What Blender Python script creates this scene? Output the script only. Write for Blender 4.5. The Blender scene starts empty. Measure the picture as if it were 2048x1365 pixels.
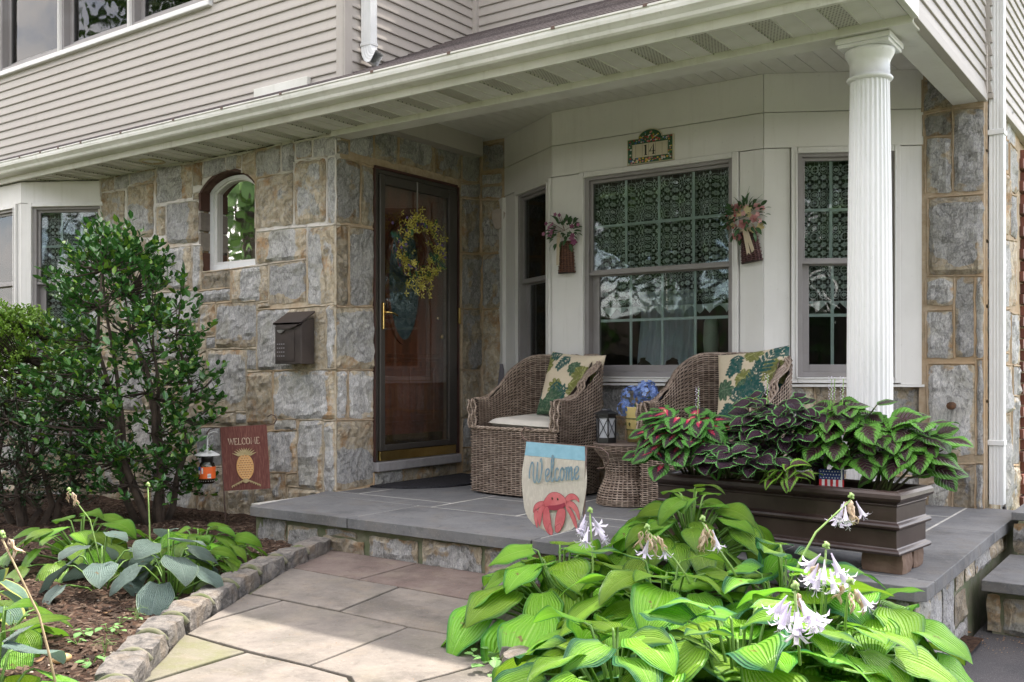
import bpy, bmesh, math, random
from mathutils import Vector, Matrix, noise
R = random.Random(7)
PI = math.pi
scn = bpy.context.scene
col = scn.collection
# ---------------------------------------------------------------- camera, world, sun, exposure
cam_d = bpy.data.cameras.new('camera'); cam = bpy.data.objects.new('camera', cam_d); col.objects.link(cam)
cam_d.sensor_width = 36; cam_d.lens = 1961/2048*36; cam_d.shift_y = 0.029; cam_d.clip_end = 800; cam_d.clip_start = .05
cam.location = (0, 0, .78); cam.rotation_euler = (PI/2, 0, math.radians(35.56))
scn.camera = cam
w = bpy.data.worlds.new('World'); scn.world = w; w.use_nodes = True
SUN_EL, SUN_AZ = math.radians(61), math.radians(8)      # azimuth from +Y (behind the house) towards +X
wn = w.node_tree; wn.nodes.clear()
sky = wn.nodes.new('ShaderNodeTexSky'); sky.sky_type = 'NISHITA'; sky.sun_disc = False
sky.sun_elevation = SUN_EL; sky.sun_rotation = SUN_AZ; sky.dust_density = 2.0; sky.air_density = 1.0; sky.ozone_density = 1.5
bg = wn.nodes.new('ShaderNodeBackground'); bg.inputs[1].default_value = .15
wo = wn.nodes.new('ShaderNodeOutputWorld')
tc = wn.nodes.new('ShaderNodeTexCoord'); mp = wn.nodes.new('ShaderNodeMapping'); mp.inputs['Scale'].default_value = (1, 1, 2.6)
cn = wn.nodes.new('ShaderNodeTexNoise'); cn.inputs['Scale'].default_value = 2.2; cn.inputs['Detail'].default_value = 8; cn.inputs['Roughness'].default_value = .58
cr_ = wn.nodes.new('ShaderNodeMapRange'); cr_.interpolation_type = 'SMOOTHSTEP'; cr_.inputs[1].default_value = .36; cr_.inputs[2].default_value = .56
cmx = wn.nodes.new('ShaderNodeMix'); cmx.data_type = 'RGBA'; cmx.inputs[7].default_value = (6.9, 6.45, 6.1, 1)      # broken white cloud over the blue
wn.links.new(tc.outputs['Generated'], mp.inputs[0]); wn.links.new(mp.outputs[0], cn.inputs['Vector']); wn.links.new(cn.outputs[0], cr_.inputs[0])
wn.links.new(cr_.outputs[0], cmx.inputs[0]); wn.links.new(sky.outputs[0], cmx.inputs[6]); wn.links.new(cmx.outputs[2], bg.inputs[0]); wn.links.new(bg.outputs[0], wo.inputs[0])
sl = bpy.data.lights.new('sun', 'SUN'); sl.energy = 2.35; sl.angle = math.radians(.8); sl.color = (1, .93, .83)
so = bpy.data.objects.new('sun', sl); col.objects.link(so)
sd = Vector((math.sin(SUN_AZ)*math.cos(SUN_EL), math.cos(SUN_AZ)*math.cos(SUN_EL), math.sin(SUN_EL)))
so.rotation_euler = sd.to_track_quat('Z', 'Y').to_euler(); so.location = (0, 0, 12)
scn.view_settings.view_transform = 'Standard'; scn.view_settings.look = 'None'
scn.view_settings.exposure = 2.08; scn.view_settings.gamma = 1
scn.render.engine = 'CYCLES'
scn.cycles.max_bounces = 8; scn.cycles.diffuse_bounces = 4; scn.cycles.glossy_bounces = 4
scn.cycles.transmission_bounces = 6; scn.cycles.transparent_max_bounces = 16
scn.cycles.caustics_reflective = False; scn.cycles.caustics_refractive = False

# ---------------------------------------------------------------- material helpers
class NT:
    def __init__(s, name):
        s.m = bpy.data.materials.new(name); s.m.use_nodes = True; s.t = s.m.node_tree
        s.t.nodes.clear(); s.out = s.t.nodes.new('ShaderNodeOutputMaterial')
    def n(s, typ, **k):
        nd = s.t.nodes.new(typ)
        for a, v in k.items(): setattr(nd, a, v)
        return nd
    def put(s, sock, v):
        if v is None: return
        if hasattr(v, 'is_output'): s.t.links.new(v, sock)
        elif isinstance(v, (tuple, list)) and len(v) == 3 and sock.type == 'RGBA': sock.default_value = (*v, 1)
        else: sock.default_value = v
    def math(s, op, a, b=None, c=None, clamp=False):
        nd = s.n('ShaderNodeMath', operation=op, use_clamp=clamp)
        s.put(nd.inputs[0], a); s.put(nd.inputs[1], b); s.put(nd.inputs[2], c); return nd.outputs[0]
    def mix(s, f, a, b, mode='MIX'):
        nd = s.n('ShaderNodeMix', data_type='RGBA', blend_type=mode)
        s.put(nd.inputs[0], f); s.put(nd.inputs[6], a); s.put(nd.inputs[7], b); return nd.outputs[2]
    def ss(s, x, lo, hi):
        nd = s.n('ShaderNodeMapRange', interpolation_type='SMOOTHSTEP')
        s.put(nd.inputs[0], x); s.put(nd.inputs[1], lo); s.put(nd.inputs[2], hi); return nd.outputs[0]
    def noise(s, vec, scale, detail=4, rough=.55, dist=0.):
        nd = s.n('ShaderNodeTexNoise'); s.put(nd.inputs['Vector'], vec)
        nd.inputs['Scale'].default_value = scale; nd.inputs['Detail'].default_value = detail
        nd.inputs['Roughness'].default_value = rough; nd.inputs['Distortion'].default_value = dist
        return nd.outputs[0]
    def obj(s): return s.n('ShaderNodeTexCoord').outputs['Object']
    def pos(s): return s.n('ShaderNodeNewGeometry').outputs['Position']
    def vmul(s, v, k):
        nd = s.n('ShaderNodeVectorMath', operation='MULTIPLY'); s.put(nd.inputs[0], v); nd.inputs[1].default_value = k; return nd.outputs[0]
    def vadd(s, v, k):
        nd = s.n('ShaderNodeVectorMath', operation='ADD'); s.put(nd.inputs[0], v); s.put(nd.inputs[1], k); return nd.outputs[0]
    def rnd(s): return s.n('ShaderNodeObjectInfo').outputs['Random']
    def attr(s, name, typ='GEOMETRY'):
        return s.n('ShaderNodeAttribute', attribute_name=name, attribute_type=typ)
    def xyz(s, v):
        nd = s.n('ShaderNodeSeparateXYZ'); s.put(nd.inputs[0], v); return nd.outputs
    def bump(s, h, strength=.5, dist=.01, normal=None):
        nd = s.n('ShaderNodeBump'); s.put(nd.inputs['Height'], h)
        nd.inputs['Strength'].default_value = strength; nd.inputs['Distance'].default_value = dist
        if normal is not None: s.put(nd.inputs['Normal'], normal)
        return nd.outputs[0]
    def principled(s, color, rough=.6, metal=0., normal=None, spec=.5, trans=None, alpha=None, tw=None, tcol=None):
        p = s.n('ShaderNodeBsdfPrincipled')
        s.put(p.inputs['Base Color'], color); s.put(p.inputs['Roughness'], rough); s.put(p.inputs['Metallic'], metal)
        s.put(p.inputs['Specular IOR Level'], spec); s.put(p.inputs['Normal'], normal); s.put(p.inputs['Alpha'], alpha)
        o = p.outputs[0]
        if tw:
            t = s.n('ShaderNodeBsdfTranslucent'); s.put(t.inputs[0], tcol if tcol is not None else color)
            mx = s.n('ShaderNodeMixShader'); mx.inputs[0].default_value = tw
            s.t.links.new(o, mx.inputs[1]); s.t.links.new(t.outputs[0], mx.inputs[2]); o = mx.outputs[0]
        s.t.links.new(o, s.out.inputs[0]); return s.m

def pm(name, c1, c2=None, scale=8, rough=.6, metal=0., bump=.0, bscale=60, bdist=.003, spec=.5, stretch=(1,1,1), lo=.35, hi=.65, tw=None, detail=5, varr=0., dirt=0.):
    g = NT(name); v = g.vmul(g.obj(), stretch)
    if c2 is None: c2 = tuple(x*.82 for x in c1)
    c = g.mix(g.ss(g.noise(v, scale, detail, .6), lo, hi), c1, c2)
    if dirt:
        q = g.vmul(g.pos(), (16, 16, 1.1)); c = g.mix(g.math('MULTIPLY', g.ss(g.noise(q, 1., 5, .65), .5, .78), dirt), c, tuple(x*k for x, k in zip(c1, (.50, .47, .40)))); c = g.mix(g.math('MULTIPLY', g.ss(g.noise(g.pos(), 55, 3, .6), .66, .74), dirt*.8), c, tuple(x*.35 for x in c1))
    if varr: c = g.mix(1, c, g.mix(g.rnd(), (1-varr,)*3, (1+varr,)*3), 'MULTIPLY')
    nrm = g.bump(g.noise(v, bscale, 4, .6), bump, bdist) if bump else None
    return g.principled(c, rough, metal, nrm, spec, tw=tw)

def stone_mat():
    g = NT('gneiss stone'); off = g.n('ShaderNodeCombineXYZ')
    r = g.rnd()
    for i, k in enumerate((17., 31., 9.)): g.put(off.inputs[i], g.math('MULTIPLY', r, k))
    p = g.vadd(g.pos(), off.outputs[0])
    a = g.attr('ochre').outputs['Fac']; tone = g.attr('tone').outputs['Fac']
    st = g.vmul(p, (1, 1, .55))
    sw = g.math('MULTIPLY_ADD', g.noise(g.vmul(p, (1.5, 1.5, .6)), 75, 6, .8, .6), .66, g.math('MULTIPLY', g.noise(g.vmul(p, (1, 1, .4)), 24, 6, .78, .2), .34))   # swirled banding
    line = g.math('SUBTRACT', 1, g.math('MULTIPLY', g.math('ABSOLUTE', g.math('SUBTRACT', sw, .5)), 9), clamp=True)
    fine = g.noise(p, 120, 4, .75)
    big = g.noise(p, 3.5, 4, .6)
    grey = g.mix(g.ss(sw, .38, .60), (.20, .20, .207), (.49, .48, .47))
    grey = g.mix(g.math('MULTIPLY', line, .18), grey, (.06, .06, .065))
    grey = g.mix(g.math('MULTIPLY', g.ss(fine, .5, .7), .55), grey, (.5, .5, .5))
    grey = g.mix(g.math('MULTIPLY', g.ss(big, .5, .68), .5), grey, (.25, .24, .19))
    tan = g.mix(g.ss(g.noise(p, 14, 6, .65, 1.2), .35, .65), (.31, .255, .18), (.48, .42, .325))
    tan = g.mix(g.math('MULTIPLY', g.ss(g.noise(p, 6, 5, .6), .52, .66), .75), tan, (.30, .165, .065))
    tan = g.mix(g.math('MULTIPLY', g.ss(g.noise(p, 26, 6, .7), .47, .62), .55), tan, (.36, .35, .33))
    tan = g.mix(g.math('MULTIPLY', line, .2), tan, (.13, .09, .055))
    edge = g.math('ADD', a, g.math('MULTIPLY', g.math('SUBTRACT', g.noise(p, 16, 5, .6), .5), .9))
    c = g.mix(g.ss(edge, .42, .56), grey, tan)
    ck = g.noise(g.vmul(p, (1, 1, .7)), 5.5, 6, .72, .8); crack = g.math('SUBTRACT', 1, g.math('MULTIPLY', g.math('ABSOLUTE', g.math('SUBTRACT', ck, .5)), 55), clamp=True)
    c = g.mix(g.math('MULTIPLY', crack, .42), c, (.08, .07, .06)); c = g.mix(g.math('MULTIPLY', g.ss(g.noise(p, 75, 3, .8), .56, .68), .32), c, (.09, .086, .08))
    hue = g.n('ShaderNodeHueSaturation'); g.put(hue.inputs['Color'], c)
    g.put(hue.inputs['Value'], g.math('MULTIPLY', tone, g.math('ADD', 1.06, g.math('MULTIPLY', r, .36)))); hue.inputs['Saturation'].default_value = 1.
    h = g.math('ADD', g.math('MULTIPLY', sw, .7), g.math('MULTIPLY', fine, .25))
    h = g.math('SUBTRACT', h, g.math('MULTIPLY', line, .2)); h = g.math('SUBTRACT', h, g.math('MULTIPLY', crack, .5))
    return g.principled(hue.outputs[0], .82, 0, g.bump(h, .85, .010), .3)

def mortar_mat():
    g = NT('mortar'); p = g.pos()
    n1 = g.noise(p, 2.2, 4, .6)
    x, y, z = g.xyz(p)[:3]
    c = g.mix(g.ss(g.noise(p, 30, 5, .6), .35, .65), (.40, .335, .25), (.50, .44, .35))
    c = g.mix(g.math('MULTIPLY', g.math('GREATER_THAN', y, 4.484), .42), c, g.mix(g.ss(g.noise(p, 9, 5, .6), .35, .65), (.30, .185, .10), (.44, .30, .19)))
    c = g.mix(g.math('MULTIPLY', g.ss(g.noise(p, 1.4, 3, .5), .48, .62), .6), c, (.42, .29, .17))
    white = g.math('MULTIPLY', g.ss(z, 1.3, 1.75), g.ss(n1, .36, .5))
    white = g.math('MULTIPLY', white, g.math('LESS_THAN', y, 4.52))
    c = g.mix(white, c, (.62, .59, .56))
    c = g.mix(g.math('MULTIPLY', g.ss(g.noise(p, 11, 4, .6), .55, .7), .6), c, (.22, .20, .14))
    return g.principled(c, .95, 0, g.bump(g.noise(p, 140, 4, .7), .6, .004), .2)

def leaf_mat(name, centre, vein, margin, mlo=.62, mhi=.82, tw=.28, rough=.38, nv=9., streak=.5, bumpk=.5):
    g = NT(name); at = g.attr('lc').outputs['Vector']; u, v, r = g.xyz(at)[:3]
    au = g.math('ABSOLUTE', u)
    p = g.obj()
    ve = g.math('MULTIPLY_ADD', g.math('COSINE', g.math('MULTIPLY', u, nv*2*PI)), .5, .5)
    stv = g.n('ShaderNodeCombineXYZ'); g.put(stv.inputs[0], g.math('MULTIPLY', u, 14.)); g.put(stv.inputs[1], g.math('MULTIPLY', v, 2.2)); g.put(stv.inputs[2], g.math('MULTIPLY', g.rnd(), 40.))
    stn = g.noise(stv.outputs[0], 1.0, 4, .6)
    c = g.mix(g.math('MULTIPLY', g.ss(ve, .4, 1.), .2), centre, vein)
    c = g.mix(g.math('MULTIPLY', g.ss(stn, .5, .72), .35), c, vein)
    d = g.math('ADD', au, g.math('MULTIPLY', g.math('SUBTRACT', stn, .5), streak))
    d = g.math('ADD', d, g.math('MULTIPLY', g.math('MULTIPLY', v, v), .16))
    c = g.mix(g.ss(d, mlo, mhi), c, margin)
    c = g.mix(g.math('MULTIPLY', g.math('LESS_THAN', au, .035), .6), c, vein)
    hs = g.n('ShaderNodeHueSaturation'); g.put(hs.inputs['Color'], c)
    g.put(hs.inputs['Value'], g.math('ADD', .72, g.math('MULTIPLY', g.rnd(), .5)))
    g.put(hs.inputs['Hue'], g.math('ADD', .485, g.math('MULTIPLY', g.rnd(), .03)))
    hb = g.noise(p, 3.2, 5, .7); rd = g.math('GREATER_THAN', g.rnd(), .72)
    hc = g.mix(g.math('MULTIPLY', g.math('MULTIPLY', g.ss(hb, .63, .68), rd), .85), hs.outputs[0], (.22, .13, .05))
    nrm = g.bump(g.math('ADD', g.math('ADD', ve, g.math('MULTIPLY', stn, .5)), g.math('MULTIPLY', g.noise(p, 7, 3), 2.)), bumpk, .006)
    return g.principled(hc, rough, 0, nrm, .4, tw=tw)

def simple_leaf(name, c1, c2, rough=.35, tw=.2, spec=.5, odd=None):
    g = NT(name); at = g.attr('lc').outputs['Vector']; u, v, r = g.xyz(at)[:3]
    rr = g.math('FRACT', g.math('ADD', r, g.rnd()))
    c = g.mix(rr, c1, c2)
    if odd: c = g.mix(g.math('GREATER_THAN', rr, odd[0]), c, odd[1])
    c = g.mix(g.math('MULTIPLY', g.math('LESS_THAN', g.math('ABSOLUTE', u), .08), .35), c, tuple(min(1, x*1.8) for x in c2))
    return g.principled(c, rough, 0, g.bump(g.math('ABSOLUTE', u), .3, .003), spec, tw=tw)

def glass_mat(name='window glass', tint=(.9, .95, .95), refl=1.0, ior=1.5):
    g = NT(name)
    t = g.n('ShaderNodeBsdfTransparent'); g.put(t.inputs[0], tint)
    gl = g.n('ShaderNodeBsdfGlossy'); gl.inputs['Roughness'].default_value = .02
    wob = g.bump(g.noise(g.pos(), 2.4, 2, .5), .06, .05); g.put(gl.inputs['Normal'], wob)
    f = g.n('ShaderNodeFresnel'); f.inputs[0].default_value = ior
    mx = g.n('ShaderNodeMixShader'); g.put(mx.inputs[0], g.math('MULTIPLY', f.outputs[0], refl, clamp=True))
    g.t.links.new(t.outputs[0], mx.inputs[1]); g.t.links.new(gl.outputs[0], mx.inputs[2]); g.t.links.new(mx.outputs[0], g.out.inputs[0])
    return g.m

M = {}
M['stone'] = stone_mat(); M['mortar'] = mortar_mat()
M['white'] = pm('white aluminium trim', (.66, .66, .63), (.57, .57, .53), 3, .45, bump=.05, bscale=20, dirt=.3)
M['header'] = pm('white vinyl panel', (.71, .70, .69), (.64, .63, .62), 1.5, .5, bump=.06, bscale=9, dirt=.22)
M['gutter'] = pm('weathered gutter aluminium', (.72, .71, .69), (.60, .60, .565), 2.2, .42, bump=.05, bscale=12, stretch=(1, 1, 3), dirt=.35)
M['soffit'] = pm('soffit vinyl', (.68, .67, .65), (.57, .56, .53), 2.5, .6, bump=.05, bscale=30)
M['vent'] = pm('soffit vent strip', (.33, .31, .27), (.25, .23, .20), 4, .8)
M['siding'] = pm('beige vinyl siding', (.42, .39, .36), (.375, .345, .32), 2.0, .55, bump=.12, bscale=40, stretch=(.15, .15, 1), dirt=.18)
M['siding_dark'] = pm('shaded vinyl siding', (.27, .245, .235), (.22, .20, .19), 2.0, .55, bump=.12, bscale=40, stretch=(.15, .15, 1))  # darker copy of the beige siding for walls in shade, assigned to none
M['taupe'] = pm('taupe window frame', (.27, .255, .26), (.23, .215, .215), 3, .45)
M['muntin'] = pm('pale muntin bar', (.52, .57, .55), (.48, .52, .50), 3, .5)
M['shingle'] = pm('asphalt shingle', (.085, .07, .07), (.13, .11, .11), 60, .95, bump=.8, bscale=160, varr=.3)
M['bluestone'] = pm('bluestone flag', (.155, .158, .16), (.115, .116, .118), 3.5, .75, bump=.35, bscale=35, varr=.12, detail=8)
M['doorframe'] = pm('dark bronze aluminium', (.055, .048, .043), (.045, .04, .036), 5, .4)
M['glass'] = glass_mat(refl=1.15); M['stormglass'] = glass_mat('storm door glass', (.93, .93, .93), .4)
M['brass'] = pm('polished brass', (.75, .55, .22), (.65, .45, .16), 8, .25, 1.)
M['black'] = pm('black metal', (.012, .012, .014), (.02, .02, .02), 8, .35)
M['iron'] = pm('rusty iron', (.07, .045, .04), (.12, .075, .06), 25, .6, .3, bump=.2)
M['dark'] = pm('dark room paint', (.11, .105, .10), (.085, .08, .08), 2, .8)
M['roomfloor'] = pm('room floor', (.10, .06, .04), (.07, .045, .03), 4, .5)
M['downspout'] = pm('white downspout', (.74, .75, .76), (.68, .69, .70), 4, .4, dirt=.25)
M['column'] = pm('white column paint', (.76, .76, .78), (.68, .69, .70), 3, .4, stretch=(1, 1, .3), dirt=.22)
M['bronze'] = pm('bronze painted steel', (.045, .035, .034), (.06, .047, .043), 10, .42, .2, bump=.1, bscale=120)

# ---------------------------------------------------------------- mesh helpers
class MB:
    def __init__(s): s.v = []; s.f = []; s.mi = []; s.lc = None; s.at = {}
    def add(s, vs, fs, mi=0, lc=None):
        b = len(s.v); s.v.extend([tuple(p) for p in vs]); s.f.extend([tuple(b+i for i in f) for f in fs]); s.mi.extend([mi]*len(fs))
        if lc is not None:
            if s.lc is None: s.lc = []
            s.lc.extend([(0, 0, 0)]*(b-len(s.lc))); s.lc.extend(lc)
        return s
    def box(s, x0, x1, y0, y1, z0, z1, mi=0):
        vs = [(x, y, z) for x in (x0, x1) for y in (y0, y1) for z in (z0, z1)]
        return s.add(vs, [(0,1,3,2), (4,6,7,5), (0,4,5,1), (2,3,7,6), (0,2,6,4), (1,5,7,3)], mi)
    def obox(s, p, a, b, c, mi=0):
        """box from corner p with edge vectors a, b, c"""
        p, a, b, c = map(Vector, (p, a, b, c))
        vs = [p+i*a+j*b+k*c for i in (0, 1) for j in (0, 1) for k in (0, 1)]
        return s.add(vs, [(0,1,3,2), (4,6,7,5), (0,4,5,1), (2,3,7,6), (0,2,6,4), (1,5,7,3)], mi)
    def prism(s, poly, ext, mi=0):
        n = len(poly); e = Vector(ext); P = [Vector(p) for p in poly]
        vs = P+[p+e for p in P]
        fs = [tuple(range(n-1, -1, -1)), tuple(range(n, 2*n))]+[(i, (i+1) % n, n+(i+1) % n, n+i) for i in range(n)]
        return s.add(vs, fs, mi)
    def tube(s, pts, r, n=8, mi=0, cap=True, flat=None):
        P = [Vector(p) for p in pts]; m = len(P); vs = []; up = None
        for i, p in enumerate(P):
            t = (P[min(i+1, m-1)]-P[max(i-1, 0)]).normalized()
            if up is None: up = Vector((0, 0, 1)) if abs(t.z) < .9 else Vector((1, 0, 0))
            sx = t.cross(up)
            if sx.length < 1e-6: sx = t.orthogonal()
            sx.normalize(); up = sx.cross(t).normalized()
            rr = r[i] if isinstance(r, (list, tuple)) else r
            for k in range(n):
                a = 2*PI*k/n; vs.append(p+sx*rr*math.cos(a)+up*(flat or 1)*rr*math.sin(a))
        fs = [(i*n+k, i*n+(k+1) % n, (i+1)*n+(k+1) % n, (i+1)*n+k) for i in range(m-1) for k in range(n)]
        if cap: fs += [tuple(range(n-1, -1, -1)), tuple((m-1)*n+k for k in range(n))]
        return s.add(vs, fs, mi)
    def lathe(s, prof, c=(0, 0, 0), n=24, mi=0, rfun=None):
        vs = []; m = len(prof)
        for i, (r, z) in enumerate(prof):
            for k in range(n):
                a = 2*PI*k/n; q = r*(rfun(a, i) if rfun else 1); vs.append((c[0]+q*math.cos(a), c[1]+q*math.sin(a), c[2]+z))
        fs = [(i*n+k, i*n+(k+1) % n, (i+1)*n+(k+1) % n, (i+1)*n+k) for i in range(m-1) for k in range(n)]
        fs += [tuple(range(n-1, -1, -1)), tuple((m-1)*n+k for k in range(n))]
        return s.add(vs, fs, mi)
    def ball(s, c, r, n=8, mi=0, sc=(1, 1, 1)):
        prof = []; vs = []; m = n//2+1
        for i in range(m):
            a = PI*i/(m-1)
            for k in range(n): vs.append((c[0]+r*sc[0]*math.sin(a)*math.cos(2*PI*k/n), c[1]+r*sc[1]*math.sin(a)*math.sin(2*PI*k/n), c[2]+r*sc[2]*math.cos(a)))
        return s.add(vs, [(i*n+k, (i+1)*n+k, (i+1)*n+(k+1) % n, i*n+(k+1) % n) for i in range(m-1) for k in range(n)], mi)
    def xf(s, mat, start=0):
        for i in range(start, len(s.v)): s.v[i] = tuple(mat @ Vector(s.v[i]))
        return s
    def mesh(s, name, mats, smooth=False):
        me = bpy.data.meshes.new(name); me.from_pydata(s.v, [], s.f)
        for m in (mats if isinstance(mats, (list, tuple)) else [mats]): me.materials.append(M[m] if isinstance(m, str) else m)
        if any(s.mi): me.polygons.foreach_set('material_index', s.mi)
        if smooth: me.polygons.foreach_set('use_smooth', [True]*len(me.polygons))
        if s.lc is not None:
            s.lc.extend([(0, 0, 0)]*(len(s.v)-len(s.lc)))
            a = me.attributes.new('lc', 'FLOAT_VECTOR', 'POINT'); a.data.foreach_set('vector', [q for t in s.lc for q in t])
        for k, vals in s.at.items():
            a = me.attributes.new(k, 'FLOAT', 'POINT'); a.data.foreach_set('value', vals)
        return me
    def build(s, name, mats, parent=None, smooth=False, bevel=0, **tags):
        o = bpy.data.objects.new(name, s.mesh(name, mats, smooth)); col.objects.link(o); o.parent = parent
        if bevel:
            b = o.modifiers.new('bevel', 'BEVEL'); b.width = bevel; b.segments = 2; b.limit_method = 'ANGLE'; b.angle_limit = .7; b.harden_normals = False
        return tag(o, **tags)
def tag(o, label=None, cat=None, group=None, kind=None):
    for k, v in (('label', label), ('category', cat), ('group', group), ('kind', kind)):
        if v: o[k] = v
    return o
def thing(name, label, cat, loc=(0, 0, 0), rz=0, group=None):
    o = bpy.data.objects.new(name, None); o.empty_display_size = .1; col.objects.link(o); o.location = loc; o.rotation_euler = (0, 0, rz)
    return tag(o, label, cat, group)
def inst(name, me, parent, mat=None, **tags):
    o = bpy.data.objects.new(name, me); col.objects.link(o); o.parent = parent
    if mat is not None: o.matrix_basis = mat
    return tag(o, **tags)
def copy_tree(o, parent=None):
    c = o.copy(); col.objects.link(c); c.parent = parent
    for ch in list(o.children): copy_tree(ch, c)
    return c
def rot(x=0, y=0, z=0): return Matrix.Rotation(z, 4, 'Z') @ Matrix.Rotation(y, 4, 'Y') @ Matrix.Rotation(x, 4, 'X')
def T(*p): return Matrix.Translation(Vector(p if len(p) == 3 else p[0]))
def lerp(a, b, t): return a+(b-a)*t
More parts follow.
